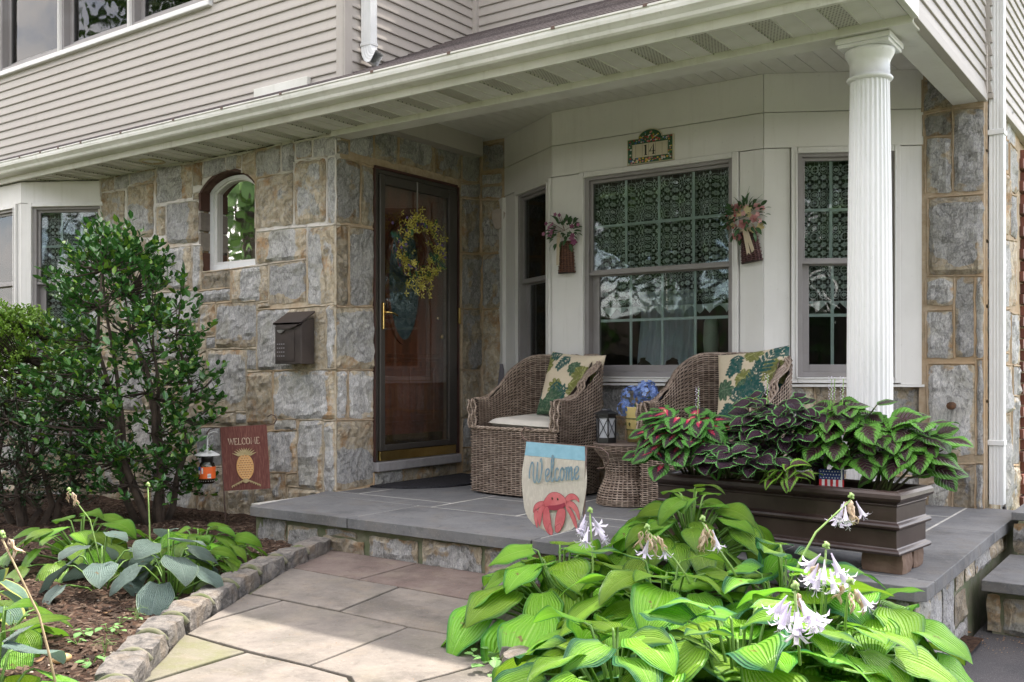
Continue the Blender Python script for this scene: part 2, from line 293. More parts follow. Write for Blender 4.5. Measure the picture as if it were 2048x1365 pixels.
STONES = {
 'front': [
  ('t',-7.254,2.199,-7.06,2.211,-7.06,2.313,-7.254,2.312),
  ('g',-7.053,2.206,-6.871,2.21,-6.871,2.315,-7.053,2.317),
  ('g',-6.851,2.231,-6.547,2.228,-6.547,2.304,-6.851,2.313),
  ('u',-7.247,1.842,-6.931,1.837,-6.931,2.197,-7.247,2.195),
  ('O',-6.885,1.814,-6.554,1.803,-6.554,2.21,-6.885,2.211),
  ('r',-6.503,2.049,-6.084,2.051,-6.084,2.296,-6.503,2.314),
  ('o',-6.067,2.13,-5.968,2.126,-5.968,2.293,-6.067,2.298),
  ('g',-5.945,2.174,-5.697,2.199,-5.697,2.295,-5.945,2.297),
  ('r',-5.686,2.205,-5.534,2.197,-5.534,2.292,-5.686,2.297),
  ('o',-5.513,2.163,-5.391,2.125,-5.391,2.291,-5.513,2.293),
  ('g',-5.376,2.113,-5.116,2.117,-5.116,2.299,-5.376,2.289),
  ('g',-5.106,2.122,-4.987,2.118,-4.987,2.302,-5.106,2.301),
  ('g',-4.968,2.183,-4.819,2.181,-4.819,2.296,-4.968,2.296),
  ('g',-4.8,2.178,-4.601,2.172,-4.601,2.292,-4.8,2.296),
  ('p',-5.37,1.764,-5.002,1.759,-5.002,2.107,-5.37,2.098),
  ('u',-4.978,1.754,-4.688,1.751,-4.688,2.158,-4.978,2.171),
  ('g',-4.665,1.733,-4.601,1.734,-4.601,2.153,-4.665,2.158),
  ('o',-6.061,2.027,-6.008,2.025,-6.008,2.072,-6.061,2.071),
  ('t',-6.516,1.8,-6.404,1.802,-6.404,2.012,-6.516,2.016),
  ('r',-6.379,1.733,-6.008,1.716,-6.008,2.014,-6.379,2.025),
  ('t',-6.617,1.712,-6.51,1.72,-6.51,1.769,-6.617,1.766),
  ('g',-6.624,1.415,-6.503,1.42,-6.503,1.696,-6.624,1.694),
  ('G',-6.459,1.391,-6.096,1.385,-6.096,1.689,-6.459,1.693),
  ('G',-6.073,1.376,-5.974,1.379,-5.974,1.688,-6.073,1.688),
  ('d',-5.968,1.371,-5.648,1.374,-5.648,1.49,-5.968,1.484),
  ('s',-5.632,1.26,-5.247,1.268,-5.247,1.497,-5.632,1.489),
  ('s',-5.365,1.522,-4.871,1.517,-4.871,1.725,-5.365,1.732),
  ('h',-4.852,1.215,-4.601,1.218,-4.601,1.715,-4.852,1.72),
  ('b',-5.231,1.23,-4.876,1.239,-4.876,1.507,-5.231,1.503),
  ('g',-5.997,1.275,-5.643,1.278,-5.643,1.359,-5.997,1.351),
  ('g',-6.484,1.128,-6.008,1.133,-6.008,1.359,-6.484,1.362),
  ('t',-5.991,1.031,-5.814,1.034,-5.814,1.257,-5.991,1.253),
  ('b',-5.797,0.945,-5.376,0.946,-5.376,1.256,-5.797,1.256),
  ('t',-5.355,1.207,-5.231,1.21,-5.231,1.244,-5.355,1.242),
  ('h',-5.355,0.787,-4.693,0.79,-4.693,1.196,-5.355,1.19),
  ('G',-4.674,0.786,-4.601,0.786,-4.601,1.202,-4.674,1.199),
  ('g',-5.911,0.943,-5.814,0.945,-5.814,1.02,-5.911,1.015),
  ('b',-5.893,0.488,-5.486,0.501,-5.486,0.926,-5.893,0.924),
  ('g',-5.47,0.79,-5.365,0.794,-5.365,0.925,-5.47,0.923),
  ('p',-5.46,0.404,-5.206,0.416,-5.206,0.77,-5.46,0.763),
  ('B',-5.191,0.45,-4.601,0.471,-4.601,0.783,-5.191,0.773),
  ('g',-5.181,0.376,-4.973,0.383,-4.973,0.45,-5.181,0.441),
  ('G',-4.944,0.005,-4.721,0.004,-4.721,0.454,-4.944,0.444),
  ('G',-4.702,-0.01,-4.601,-0.003,-4.601,0.451,-4.702,0.445),
  ('G',-5.257,0.086,-4.963,0.107,-4.963,0.38,-5.257,0.356),
  ('t',-5.061,0.014,-4.958,0.018,-4.958,0.091,-5.061,0.081),
  ('t',-5.046,-0.099,-4.721,-0.041,-4.721,-0.002,-5.046,-0.005),
  ('t',-5.391,-0.147,-5.076,-0.115,-5.076,0.087,-5.391,0.075),
  ('t',-5.67,-0.293,-5.407,-0.259,-5.407,-0.027,-5.67,-0.055),
  ('g',-6.02,0.394,-5.82,0.404,-5.82,0.486,-6.02,0.474),
  ('t',-5.803,0.386,-5.599,0.396,-5.599,0.484,-5.803,0.476),
  ('g',-5.583,0.415,-5.476,0.421,-5.476,0.481,-5.583,0.478),
  ('g',-6.02,0.095,-5.686,0.114,-5.686,0.376,-6.02,0.357),
  ('G',-5.664,0.079,-5.283,0.102,-5.283,0.393,-5.664,0.37),
  ('t',-6.008,-0.305,-5.697,-0.277,-5.697,0.085,-6.008,0.077),
  ('g',-7.247,1.509,-6.891,1.498,-6.891,1.806,-7.247,1.818),
  ('t',-6.865,1.489,-6.649,1.485,-6.649,1.776,-6.865,1.785),
  ('t',-7.247,1.189,-6.992,1.181,-6.992,1.476,-7.247,1.485),
  ('G',-6.965,1.18,-6.51,1.166,-6.51,1.394,-6.965,1.396),
  ('t',-7.247,0.868,-6.792,0.865,-6.792,1.148,-7.247,1.161),
  ('g',-6.766,0.807,-6.51,0.807,-6.51,1.14,-6.766,1.147),
  ('G',-6.484,0.863,-6.008,0.86,-6.008,1.108,-6.484,1.101),
  ('t',-6.484,0.561,-6.227,0.565,-6.227,0.836,-6.484,0.837),
  ('G',-6.203,0.566,-5.928,0.57,-5.928,0.917,-6.203,0.835),
  ('G',-7.247,0.467,-6.522,0.484,-6.522,0.78,-7.247,0.78),
  ('t',-7.247,0.147,-6.858,0.165,-6.858,0.449,-7.247,0.439),
  ('G',-6.832,0.166,-6.227,0.195,-6.227,0.543,-6.832,0.45),
  ('t',-6.203,0.196,-6.037,0.203,-6.037,0.546,-6.203,0.543),
  ('t',-7.247,-0.254,-6.598,-0.204,-6.598,0.147,-7.247,0.115),
  ('G',-6.573,-0.355,-6.037,-0.307,-6.037,0.174,-6.573,0.148),
 ],
 'side': [
  ('g',4.488,2.177,4.591,2.192,4.591,2.277,4.488,2.267),
  ('g',4.609,2.215,4.821,2.21,4.821,2.368,4.609,2.307),
  ('c',4.488,1.735,4.697,1.751,4.697,2.155,4.488,2.151),
  ('c',4.716,1.753,4.83,1.75,4.83,2.137,4.716,2.151),
  ('d',4.488,1.203,4.587,1.208,4.587,1.724,4.488,1.712),
  ('g',4.609,1.209,4.83,1.221,4.83,1.726,4.609,1.72),
  ('b',4.488,0.793,4.83,0.793,4.83,1.201,4.488,1.186),
  ('G',4.488,0.474,4.582,0.47,4.582,0.777,4.488,0.774),
  ('G',4.6,0.469,4.83,0.463,4.83,0.777,4.6,0.777),
  ('O',4.488,0.009,4.83,0.015,4.83,0.44,4.488,0.454),
  ('t',4.488,-0.052,4.83,-0.005,4.83,-0.005,4.488,-0.02),
  ('c',4.845,2.217,5.064,2.211,5.064,2.443,4.845,2.379),
  ('b',5.09,2.215,5.439,2.221,5.439,2.539,5.09,2.462),
  ('c',5.472,2.219,5.769,2.215,5.769,2.584,5.472,2.546),
  ('g',5.793,2.219,5.998,2.236,5.998,2.606,5.793,2.588),
  ('g',5.769,2.091,6.01,2.119,6.01,2.215,5.769,2.185),
  ('c',5.781,1.675,6.01,1.698,6.01,2.092,5.781,2.074),
  ('c',5.787,1.251,6.017,1.266,6.017,1.676,5.787,1.653),
  ('c',5.793,0.791,6.023,0.792,6.023,1.247,5.793,1.236),
  ('o',5.793,0.43,6.029,0.428,6.029,0.776,5.793,0.776),
  ('g',5.799,0.203,6.036,0.196,6.036,0.413,5.799,0.418),
  ('d',5.799,0.015,6.036,0.033,6.036,0.184,5.799,0.192),
 ],
 'inner': [
  ('c',-4.563,2.321,-4.35,2.31,-4.35,2.518,-4.563,2.501),
  ('g',-4.568,2.21,-4.387,2.205,-4.387,2.273,-4.568,2.283),
  ('g',-4.568,2.102,-4.387,2.091,-4.387,2.182,-4.568,2.191),
  ('u',-4.568,1.691,-4.382,1.682,-4.382,2.072,-4.568,2.083),
  ('c',-4.563,1.26,-4.373,1.257,-4.373,1.662,-4.563,1.671),
  ('p',-4.558,0.596,-4.368,0.598,-4.368,1.238,-4.558,1.245),
  ('c',-4.558,0.058,-4.364,0.076,-4.364,0.576,-4.558,0.573),
 ],
 'pier': [
  ('c',-1.371,2.288,-1.222,2.299,-1.222,2.452,-1.371,2.477),
  ('c',-1.363,2.147,-1.222,2.136,-1.222,2.273,-1.363,2.272),
  ('g',-1.354,1.811,-1.222,1.802,-1.222,2.118,-1.354,2.128),
  ('v',-1.206,1.807,-1.054,1.799,-1.054,2.259,-1.206,2.274),
  ('b',-1.341,1.335,-1.056,1.328,-1.056,1.768,-1.341,1.78),
  ('b',-1.352,1.161,-1.211,1.156,-1.211,1.316,-1.352,1.321),
  ('v',-1.198,0.852,-1.1,0.854,-1.1,1.31,-1.198,1.313),
  ('v',-1.09,0.854,-1.056,0.853,-1.056,1.308,-1.09,1.307),
  ('g',-1.352,0.85,-1.216,0.852,-1.216,1.122,-1.352,1.123),
  ('G',-1.343,0.283,-1.095,0.301,-1.095,0.814,-1.343,0.812),
  ('v',-1.085,0.301,-1.056,0.303,-1.056,0.839,-1.085,0.837),
  ('g',-1.338,0.161,-1.222,0.177,-1.222,0.254,-1.338,0.248),
  ('G',-1.343,-0.017,-1.238,-0.008,-1.238,0.13,-1.343,0.12),
  ('d',-1.208,-0.02,-1.095,-0.011,-1.095,0.244,-1.208,0.235),
  ('v',-1.087,-0.013,-1.056,-0.013,-1.056,0.249,-1.087,0.248),
 ],
 'pface': [
  ('g',6.12,2.04,6.487,2.107,6.487,2.482,6.12,2.439),
  ('G',6.12,1.527,6.487,1.567,6.487,2.089,6.12,2.023),
  ('g',6.12,1.156,6.487,1.176,6.487,1.546,6.12,1.507),
  ('G',6.12,0.615,6.487,0.606,6.487,1.155,6.12,1.136),
  ('t',6.12,-0.012,6.487,-0.061,6.487,0.588,6.12,0.598),
  ('g',6.538,2.222,6.713,2.248,6.713,2.489,6.538,2.464),
  ('G',6.767,2.221,7.129,2.225,7.129,2.535,6.767,2.486),
  ('g',6.538,2.011,6.84,2.04,6.84,2.219,6.538,2.189),
  ('G',6.896,1.922,7.169,1.943,7.169,2.216,6.896,2.22),
  ('t',6.538,1.633,6.859,1.639,6.859,2.011,6.538,1.98),
  ('g',6.915,1.645,7.169,1.641,7.169,1.92,6.915,1.893),
  ('h',6.538,1.164,7.189,1.208,7.189,1.626,6.538,1.572),
  ('G',6.538,0.901,6.896,0.907,6.896,1.161,6.538,1.143),
  ('G',6.953,0.825,7.271,0.827,7.271,1.146,6.953,1.138),
  ('g',6.538,0.834,6.859,0.837,6.859,0.881,6.538,0.877),
  ('G',6.538,0.529,6.953,0.515,6.953,0.809,6.538,0.807),
  ('g',7.03,0.625,7.292,0.62,7.292,0.803,7.03,0.803),
  ('G',6.538,-0.073,6.915,-0.117,6.915,0.494,6.538,0.508),
  ('g',6.992,0.183,7.25,0.163,7.25,0.604,6.992,0.61),
  ('t',6.992,-0.126,7.25,-0.149,7.25,0.143,6.992,0.163),
 ],
}
# ================================================================ THE HOUSE
house = thing('house', 'stone and beige siding house with white bay window and covered porch', 'house')

def frame3(p0, ang):
    """local x = along the wall, local y = into the wall, local z = up"""
    return T(p0[0], p0[1], 0) @ Matrix.Rotation(ang, 4, 'Z')
F_FRONT = frame3((0, 4.48), 0)                       # local x == world x
F_SIDE = frame3((-4.6, 0), PI/2)                     # local x == world y, into the wall == -x
F_INNER = frame3((0, 6.0), 0); F_PIER = frame3((0, 6.05), 0)
F_PFACE = frame3((-1.05, 0), PI/2)
A30 = math.radians(30)
P1, P2, P3, P4 = (-4.355, 6.0), (-3.664, 5.601), (-2.169, 5.601), (-1.369, 6.063)
F_BL = frame3(P1, -A30); F_BC = frame3((0, 5.6), 0); F_BR = frame3(P3, A30)

STY = {'g': (.08, 1.0), 'G': (.05, 1.22), 't': (.72, 1.05), 'u': (.42, 1.), 'O': (0, 1.), 'r': (0, 1.), 'o': (1., .9), 'h': (0, 1.05), 's': (0, 1.1),
       'b': (0, 1.), 'B': (0, 1.2), 'c': (.30, .76), 'd': (.75, .68), 'p': (.9, .95), 'v': (.1, .95)}
def ochre(st, s, t, sd):
    b = STY[st][0]; e = min(s, 1-s, t, 1-t)
    n = noise.noise(Vector((s*2.2+sd, t*2.2, sd)))
    a = b+.55*n+(.33 if e < .09 else 0)
    if st == 'O': a += .9*max(0, min(1, (t-.62+.18*s)*9))+.8*max(0, min(1, (.14-t)*9))
    if st in 'rG' and s > .82: a += .35
    if st == 'r': a += .9*max(0, min(1, (s-.68)*10))
    if st == 'h': a += .8*max(0, min(1, (s-.48)*10))
    if st == 's': a += .85*(1 if s < .26 or s > .78 else 0)
    if st == 'b': a += .9*max(0, min(1, (.2-t+.08*math.sin(s*7))*10))+.7*max(0, min(1, (t-.9)*10))
    if st == 'B': a += .6*max(0, min(1, (s-.8)*8))
    return a
def stone_piece(q, fr, parent, name='stone', depth=.02, rough=.016, res=.024, back=-.012):
    st = q[0]; c = [Vector((q[1+2*i], q[2+2*i])) for i in range(4)]      # BL BR TR TL
    w_ = ((c[1]-c[0]).length+(c[2]-c[3]).length)/2; h_ = ((c[3]-c[0]).length+(c[2]-c[1]).length)/2
    nx = max(3, min(17, round(w_/res))); nz = max(3, min(17, round(h_/res)))
    sd = R.random()*50; mb = MB(); oc = []; tn = []
    ax, az = R.uniform(-.02, .02), R.uniform(-.02, .02); base = depth*R.uniform(.5, 1.2)
    for j in range(nz+1):
        for i in range(nx+1):
            s, t = i/nx, j/nz
            e = (i in (0, nx)) or (j in (0, nz)); co = (i in (0, nx)) and (j in (0, nz))
            s2, t2 = (.5+(s-.5)*(.965 if co else 1)), (.5+(t-.5)*(.965 if co else 1))
            p = (c[0]*(1-s2)+c[1]*s2)*(1-t2)+(c[3]*(1-s2)+c[2]*s2)*t2
            jx = noise.noise(Vector((p.x*18, p.y*18, sd)))*.010; jz = noise.noise(Vector((p.x*18, p.y*18, sd+9)))*.010
            d = base+ax*(s-.5)+az*(t-.5)+rough*noise.noise(Vector((p.x*9, p.y*9, sd)))+rough*.7*noise.noise(Vector((p.x*24, p.y*24, sd+5)))
            ed = min(s*w_, (1-s)*w_, t*h_, (1-t)*h_)
            d -= rough*.9*abs(noise.noise(Vector((p.x*13+3, p.y*13, sd+2)))); d = max(d, .003)
            d *= min(1, .5+ed/.04)
            if e: d = min(d, .004)
            mb.v.append((p.x+jx, -d, p.y+jz))
            oc.append(ochre(st, s, t, sd)); tn.append(STY[st][1])
    mb.f = [(j*(nx+1)+i, j*(nx+1)+i+1, (j+1)*(nx+1)+i+1, (j+1)*(nx+1)+i) for j in range(nz) for i in range(nx)]
    ring = [i for i in range(nx+1)]+[(j)*(nx+1)+nx for j in range(1, nz+1)]+[nz*(nx+1)+i for i in range(nx-1, -1, -1)]+[j*(nx+1) for j in range(nz-1, 0, -1)]
    b = len(mb.v)
    for k in ring: x, y, z = mb.v[k]; mb.v.append((x, -back, z)); oc.append(oc[k]); tn.append(tn[k])
    m = len(ring)
    mb.f += [(ring[k], b+k, b+(k+1) % m, ring[(k+1) % m]) for k in range(m)]
    mb.mi = [0]*len(mb.f); mb.at = {'ochre': oc, 'tone': tn}
    mb.xf(fr)
    return mb.build(name, 'stone', parent)
def beads(mb, quads, fr):
    """raised mortar ribbon along the top and left edge of each stone"""
    s0 = len(mb.v)
    for q in quads:
        c = [Vector((q[1+2*i], q[2+2*i])) for i in range(4)]
        for a, b, o in ((c[3], c[2], Vector((0, .009))), (c[3], c[0], Vector((-.009, 0)))):
            n = max(2, int((b-a).length/.05)); st = len(mb.v)
            d = (b-a).normalized(); nn = Vector((-d.y, d.x))
            for k in range(n+1):
                p = a.lerp(b, k/n)+o+nn*noise.noise(Vector((a.x*7+k*.6, a.y*9, 3)))*.006
                wd = .0052+.0042*noise.noise(Vector((p.x*20, p.y*20, 1)))
                for off, dd in ((-wd*1.3, -.001), (-wd*.5, .007), (wd*.5, .007), (wd*1.3, -.001)):
                    mb.v.append((p.x+nn.x*off, -dd, p.y+nn.y*off))
            for k in range(n):
                for i in range(3): mb.f.append((st+k*4+i, st+k*4+i+1, st+(k+1)*4+i+1, st+(k+1)*4+i)); mb.mi.append(0)
    mb.xf(fr, s0)
def wall(quads, fr, backing, depth=.02, name='stone_wall', rough=.016):
    mb = MB()
    for b in backing:
        s0 = len(mb.v)
        if b[0] == 'p': mb.prism([(x, .002, z) for x, z in b[1]], (0, .2, 0))
        else: mb.box(b[0], b[1], .002, .16, b[2], b[3])
        mb.xf(fr, s0)
    beads(mb, quads, fr)
    wo_ = mb.build(name, 'mortar', house)
    for q in quads: stone_piece(q, fr, wo_, depth=depth, rough=rough)
    return wo_
def ashlar(x0, x1, z0, z1, rows, wmin, wmax, styles, gap=.016):
    out = []; z = z0; hs = [R.uniform(.7, 1.3) for _ in range(rows)]; k = (z1-z0)/sum(hs)
    for h in hs:
        h *= k; x = x0
        while x < x1-.02:
            w_ = R.uniform(wmin, wmax)
            if x1-(x+w_) < wmin*.6: w_ = x1-x
            a, b, c, d = x+gap/2, min(x+w_, x1)-gap/2, z+gap/2, z+h-gap/2; j = lambda: R.uniform(-.004, .004)
            out.append((R.choice(styles), a+j(), c+j(), b+j(), c+j(), b+j(), d+j(), a+j(), d+j())); x += w_
        z += h
    return out
def arc(cx, z0, half, sag, n=12, x0=None):
    r = (half*half+sag*sag)/(2*sag); cz = z0+sag-r; a0 = math.asin(half/r)
    return [(cx+r*math.sin(lerp(-a0, a0, i/n)), cz+r*math.cos(lerp(-a0, a0, i/n))) for i in range(n+1)]
# front wall with arched opening
AX0, AX1, AZ0, AZS = -6.003, -5.383, 1.5, 2.08
ar = arc((AX0+AX1)/2, AZS, (AX1-AX0)/2, .135)
wall(STONES['front'], F_FRONT, [(-7.30, AX0, -.45, 2.31), (AX1, -4.602, -.45, 2.31), (AX0, AX1, -.45, AZ0), ('p', [(AX0, 2.31), (AX0, AZS)]+ar[1:-1]+[(AX1, AZS), (AX1, 2.31)])])
# reveal of the opening: dark red brick returns
mb = MB(); y0, y1 = 4.486, 4.62
for i in range(12):
    (xa, za), (xb, zb) = ar[i], ar[i+1]; mb.prism([(xa, y0, za), (xb, y0, zb), (xb*.997-.0171, y0, zb-.02), (xa*.997-.0171, y0, za-.02)], (0, y1-y0, 0))
mb.build('arch_reveal', pm('dark painted brick reveal', (.055, .022, .015), (.11, .06, .045), 14, .8, bump=.5, bscale=40), house)
for k in range(4):
    z = AZ0+.01+k*.145
    MB().box(AX0-.002, AX0+.022, 4.479, 4.60, z, z+.13).build('reveal_brick', pm('reveal brick %d' % k, ((.07, .03, .02), (.20, .17, .15), (.24, .21, .18), (.09, .04, .025))[3-k], None, 25, .85, bump=.5, bscale=50), house, bevel=.003)
wall(STONES['side'], F_SIDE, [(4.4825, 4.83, -.02, 2.6), (4.83, 5.722, 2.145, 2.6), (5.722, 6.06, -.02, 2.6)], depth=.015)
wall(STONES['inner'], F_INNER, [(-4.6, -4.30, -.02, 2.6)], depth=.015)
wall(STONES['pier'], F_PIER, [(-1.40, -1.052, -.42, 2.6)], depth=.018)
wall(STONES['pface'], F_PFACE, [(6.054, 7.30, -.42, 2.6)], depth=.015)
# low stone walls under the bay window, mostly of the darker stone styles
for fr, x0, x1 in ((F_BL, .03, .80), (F_BC, P2[0]+.01, P3[0]-.01), (F_BR, -.01, .915)):
    wall(ashlar(x0, x1, 0, .69, 3, .18, .34, 'cgdGc'), fr @ T(0, .035, 0), [(x0, x1, -.02, .705)], depth=.012)
# concrete sill and stones under the door
mb = MB().box(4.83, 5.73, -.045, .06, .098, .162); mb.xf(F_SIDE); mb.build('door_sill', pm('grey concrete sill', (.30, .29, .30), (.24, .23, .24), 12, .85, bump=.3), house, bevel=.006)
wall([('g', 4.84, .004, 5.12, .004, 5.12, .092, 4.84, .092), ('p', 5.135, .004, 5.43, .004, 5.43, .092, 5.135, .092), ('d', 5.445, .004, 5.72, .004, 5.72, .092, 5.445, .092)], F_SIDE, [(4.83, 5.73, -.02, .097)], depth=.015)
# plaster patch on the inner corner
mb = MB(); n = 16
for k in range(n):
    a = 2*PI*k/n; mb.v.append((-4.40+.055*math.cos(a)*(1+.2*math.sin(3*a)), -.03, 1.93+.09*math.sin(a)*(1+.15*math.cos(2*a))))
mb.f = [tuple(range(n))[::-1]]; mb.mi = [0]; 
mb2 = MB().prism([(x, -.028, z) for x, y, z in mb.v], (0, .03, 0)); mb2.xf(F_INNER)
mb2.build('mortar_patch', pm('pale mortar smear', (.42, .36, .33), (.36, .31, .28), 20, .9, bump=.4), house)

# ---------------------------------------------------------------- brick wall at the far right
bw = MB().box(-1.2, -1.062, 7.302, 9.2, -.45, 2.34).build('brick_wall', 'mortar', house)
BR = pm('red brick', (.20, .075, .05), (.13, .055, .045), 6, .85, bump=.4, bscale=60, varr=.45)
bme = MB().box(-.095, .095, -.03, .012, -.0315, .0315).mesh('brick', BR)
for r_ in range(36):
    for k in range(5):
        y = 7.40+k*.205+(r_ % 2)*.1
        inst('brick', bme, bw, T(-1.06, y, -.40+r_*.0755) @ rot(z=PI/2) @ T(0, 0, 0))

# ---------------------------------------------------------------- siding
def board(fr, x0, x1, z, h, parent, m='siding', zc=None):
    mb = MB(); pr = [(0, z), (-.015, z), (-.016, z+.006), (-.005, z+h), (0, z+h)]
    mb.prism([(x0, a, b) for a, b in pr], (x1-x0, 0, 0)); mb.xf(fr)
    return mb.build('siding_board', m, parent)
SW = MB().box(-12, -4.485, 4.452, 4.6, 2.4, 3.415).box(-12, -9.79, 4.452, 4.6, 3.415, 5.45).box(-5.83, -4.485, 4.452, 4.6, 3.415, 5.45).box(-9.79, -5.83, 4.452, 4.6, 4.92, 5.45).box(-4.62, -4.487, 4.6, 5.9, 2.4, 5.45).build('upper_wall_left', 'siding', house)
F45 = frame3((0, 4.45), 0)
for k in range(14): board(F45, -11.5, -4.545, 2.46+k*.0705-.0535, .0705, SW)
for k in range(14, 22): board(F45, -5.78, -4.545, 2.46+k*.0705-.0535, .0705, SW)
Frec = frame3((-4.487, 0), PI/2)
for k in range(2, 22): board(Frec, 4.50, 5.765, 2.46+k*.0705-.0535, .0705, SW)
RW = MB().box(-4.6, -1.2, 5.802, 6.0, 2.62, 4.6).build('upper_wall_recess', 'siding', house)
F58 = frame3((0, 5.80), 0)
for k in range(22): board(F58, -4.44, -1.07, 3.2+k*.0705, .0705, RW)
MB().box(-4.482, -4.44, 5.755, 5.80, 3.0, 4.6).build('inside_corner_trim', 'siding', house, bevel=.003)
MB().box(-4.545, -4.478, 4.43, 4.45, 2.62, 5.4).box(-4.485, -4.468, 4.43, 4.50, 2.62, 5.4).build('corner_post', 'siding', house, bevel=.002)
MB().box(-5.31, -4.785, 4.405, 4.44, 2.42, 2.695).build('flashing_panel', 'white', house, bevel=.003)
MB().box(-3.22, -2.2, 5.765, 5.80, 3.52, 4.3).build('upper_window_trim', 'white', house)
# gable cheek over the porch end, facing the drive
GW = MB().box(-1.20, -1.055, 4.46, 6.2, 2.345, 4.4).build('cheek_wall', 'siding', house)
Fg = frame3((-1.055, 0), PI/2)
for k in range(28): board(Fg, 4.46, 6.055, 2.345+k*.0705, .0705, GW)
MB().box(-1.08, -1.035, 4.455, 6.075, 2.302, 2.343).build('starter_trim', 'siding', house, bevel=.003)
MB().box(-1.075, -1.035, 6.055, 6.075, 2.343, 2.62).build('end_channel', 'siding', house, bevel=.002)
SW2 = MB().box(-1.16, -1.035, 6.10, 9.2, 2.36, 4.4).build('side_wall_upper', 'siding', house)
Fg2 = frame3((-1.035, 0), PI/2)
for k in range(28): board(Fg2, 6.10, 9.1, 2.36+k*.0705, .0705, SW2)
MB().box(-1.06, -1.012, 6.10, 9.1, 2.325, 2.357).build('starter_trim', 'siding', house, bevel=.003)
# main roofs above the frame (they throw the shade on the garden)
MB().box(-12.4, -4.30, 4.10, 9.2, 5.42, 5.6).build('main_roof', 'shingle', house)
MB().box(-4.29, .6, 5.50, 9.2, 4.55, 4.7).build('recess_roof_shade', 'shingle', house)  # unseen, carried out past the house end to keep sun off the porch

# ---------------------------------------------------------------- porch roof, gutter, soffit
rf = MB()
def rz(y): return 2.435+(y-3.99)*.48
rf.prism([(-12, 4.0, 2.40), (-12, 4.46, rz(4.46)-.05), (-12, 4.46, 2.38)], (7.4, 0, 0))
rf.prism([(-4.6, 4.0, 2.40), (-4.6, 5.8, rz(5.8)-.05), (-4.6, 5.8, 2.60), (-4.6, 4.47, 2.60), (-4.6, 4.13, 2.36)], (3.53, 0, 0))
porch_roof = rf.build('porch_roof', 'shingle', house)
L = .13
for k in range(15):
    ya, yb = 3.99+k*L, 3.99+(k+1)*L+.02
    if ya > 5.78: break
    x0 = -12 if ya < 4.4 else -4.47; yb = min(yb, 5.80)
    mb = MB().prism([(x0, ya, rz(ya)-.004), (x0, ya, rz(ya)+.006), (x0, yb, rz(yb)-.001), (x0, yb, rz(yb)-.012)], (-1.07-x0, 0, 0))
    mb.build('shingle_course', 'shingle', porch_roof)
gp = [(4.10, 2.352), (4.022, 2.352), (4.012, 2.362), (4.006, 2.378), (3.994, 2.392), (3.984, 2.402), (3.981, 2.418), (3.981, 2.432), (3.976, 2.436), (3.976, 2.444), (3.986, 2.446), (3.990, 2.438), (3.989, 2.40), (4.00, 2.39), (4.03, 2.362), (4.10, 2.362)]
g = MB(); n = 60
for i in range(n+1):
    x = lerp(-12, -1.02, i/n)
    for (y, z) in gp: g.v.append((x, y, z+.0025*noise.noise(Vector((x*1.3, 0, 0)))))
m_ = len(gp); g.f = [(i*m_+k, i*m_+(k+1) % m_, (i+1)*m_+(k+1) % m_, (i+1)*m_+k) for i in range(n) for k in range(m_)]+[tuple((n)*m_+k for k in range(m_)), tuple(range(m_))[::-1]]; g.mi = [0]*len(g.f)
gut = g.build('gutter', 'gutter', house)
hme = MB().box(-.012, .012, -.004, .10, -.004, .003).box(-.011, .011, -.010, -.003, -.010, .004).mesh('gutter_hanger', 'iron')
for k, x in enumerate((-8.7, -8.2, -7.55, -7.25, -7.0, -6.7, -6.2, -5.6, -5.1, -4.55, -3.8, -3.25, -2.6, -2.1, -1.6)): inst('gutter_hanger', hme, gut, T(x, 3.984, 2.444))
MB().box(-12, -5.05, 4.10, 4.122, 2.308, 2.44).build('fascia', 'gutter', house, bevel=.002)
MB().box(-5.045, -1.06, 4.098, 4.122, 2.308, 2.44).build('fascia', 'gutter', house, bevel=.002)
MB().box(-1.058, -1.03, 3.99, 4.452, 2.30, 2.80).build('rake_board', 'white', house, bevel=.002)
def vent_mat():
    g = NT('perforated soffit vinyl'); p = g.pos(); x, y, z = g.xyz(p)[:3]
    fx = g.math('FRACT', g.math('MULTIPLY', x, 66.)); row = g.math('FLOOR', g.math('MULTIPLY', y, 55.))
    fx = g.math('FRACT', g.math('ADD', g.math('MULTIPLY', x, 66.), g.math('MULTIPLY', g.math('MODULO', row, 2.), .5)))
    fy = g.math('FRACT', g.math('MULTIPLY', y, 55.))
    d = g.math('ADD', g.math('POWER', g.math('SUBTRACT', fx, .5), 2.), g.math('POWER', g.math('SUBTRACT', fy, .5), 2.))
    c = g.mix(g.ss(g.noise(p, 3, 4), .4, .7), (.52, .52, .47), (.44, .42, .37))
    c = g.mix(g.math('LESS_THAN', d, .07), c, (.13, .12, .11))
    return g.principled(c, .6)
M['ventstrip'] = vent_mat()
MB().box(-12, -4.63, 4.525, 4.66, 2.3115, 2.44).build('soffit_light_seal', 'dark', house)  # hidden dark box added to stop sky light leaking in above the wall
sof = MB().box(-12, -4.61, 4.12, 4.52, 2.335, 2.35).box(-4.61, -1.06, 4.12, 4.44, 2.335, 2.35).build('soffit', 'vent', house)
ma = MB().box(.002, .099, 4.124, 4.484, 2.316, 2.325).box(.0, .004, 4.124, 4.484, 2.311, 2.33).mesh('soffit_strip', 'soffit')
mv = MB().box(.002, .099, 4.124, 4.484, 2.318, 2.325).box(.0, .004, 4.124, 4.484, 2.311, 2.33).mesh('soffit_strip_vented', 'ventstrip')
mc = MB().box(.002, .099, 4.124, 4.44, 2.316, 2.325).box(.0, .004, 4.124, 4.44, 2.311, 2.33).mesh('soffit_strip_short', 'soffit')
mw = MB().box(.002, .099, 4.124, 4.44, 2.318, 2.325).box(.0, .004, 4.124, 4.44, 2.311, 2.33).mesh('soffit_strip_short_vented', 'ventstrip')
